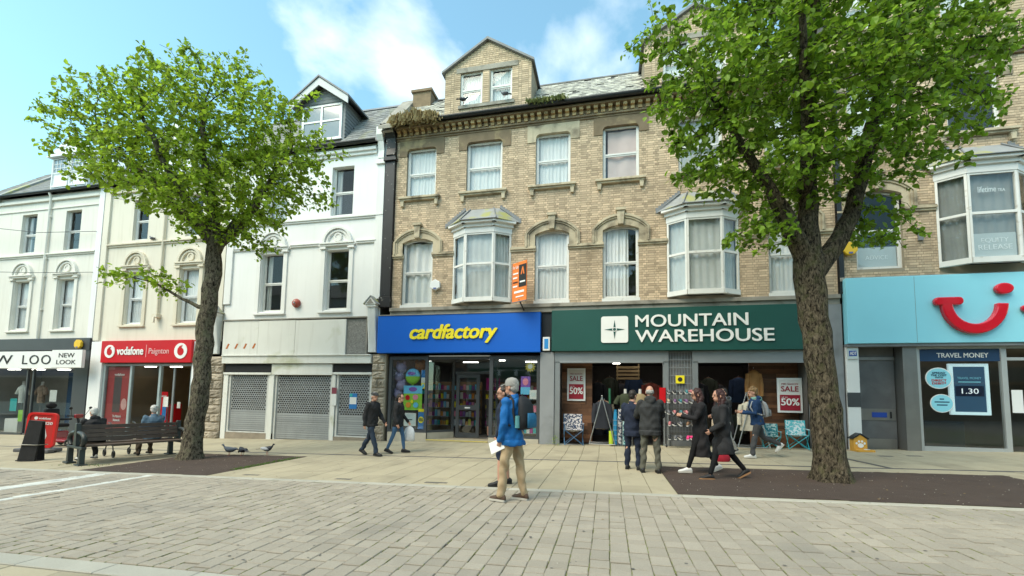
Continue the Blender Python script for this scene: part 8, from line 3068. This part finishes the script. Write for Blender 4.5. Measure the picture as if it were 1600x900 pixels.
def tb_(t):
    w = pp['A'][0][2] + Vector((.06, .03, -.05))
    MB().loft([[tuple(w + Vector((a * math.cos(q), b_ * math.sin(q), -.34 + .34 * u))) for q in [2 * math.pi * j / 12 for j in range(12)]] for u, a, b_ in ((0, .15, .03), (.2, .17, .05), (.8, .16, .04), (1, .15, .02))]).build('bag_body', cloth('canvas', (.42, .33, .24)), t)
    MB().tube([w + Vector((-.08, 0, 0)), w + Vector((-.02, 0, .16)), w + Vector((.06, 0, 0))], .01, 6).build('handles', cloth('canvas'), t)
worn('tote_bag', 'beige canvas tote bag on the arm of the dark haired boy', 'tote bag', pp, tb_)
t = thing('red_stand_in', 'dark red bag added in place of red shoes behind the two walking women', 'bag', (2.62, 11.2, G(2.62, 11.2)))  # bag shape added where red shoes show between the walkers
gb = G(2.62, 11.2)
MB().loft([[(2.62 + a * math.cos(q), 11.2 + a * .6 * math.sin(q), gb + h) for q in [2 * math.pi * j / 14 for j in range(14)]] for h, a in ((0, .17), (.04, .2), (.16, .18), (.25, .1), (.27, .03))]).build('bag_body', cloth('bag_red', (.30, .015, .03)), t)
MB().tube([(2.54, 11.2, gb + .24), (2.62, 11.2, gb + .36), (2.70, 11.2, gb + .24)], .012, 6).build('handle', cloth('bag_red'), t)
# shopper in the doorway of the blue shop
person('shopper in black jacket and dark shorts just inside the blue shop door', -4.12, FY + 1.15, 60, 1.7, legs=((4, 3, 3), (-4, 3, 3)), arms=((20, 8, 60, 10), (10, 8, 50, 5)), top_m=c_black, leg_m=cloth('shorts_grey', (.06, .06, .065)), shoe_m=s_black, sole_m=so_pale, hair='short', hair_c='dark', shorts=True, z=.02)
# the two on the bench, facing away over the far seat
x, y = on_bench(.55, .30)
t, pp = person('white haired man in slate blue jacket sitting on the far seat of the bench', x, y, 162, 1.72, lean=-2, legs=((84, 84, 4), (84, 84, 4)), arms=((20, 8, 40, 15), (20, 8, 40, 15)), head=(-20, 4), top_m=c_slate, leg_m=cloth('trouser_brown', (.09, .07, .05)), shoe_m=s_brown, hair='short', hair_c='white', seat=.455, build=1.1)
x, y = on_bench(-.6, .30)
t, pp = person('grey haired person in black hooded coat leaning forward on the near bench end', x, y, 165, 1.68, lean=22, legs=((80, 78, 4), (82, 95, 4)), arms=((40, 12, 40, 15), (40, 12, 40, 15)), head=(10, 14), top_m=c_black, leg_m=cloth('trouser_dark', (.03, .03, .034)), shoe_m=s_white, hair='short', hair_c='white', hood=True, seat=.455, build=1.12)
bpy.data.scenes.remove(TS)
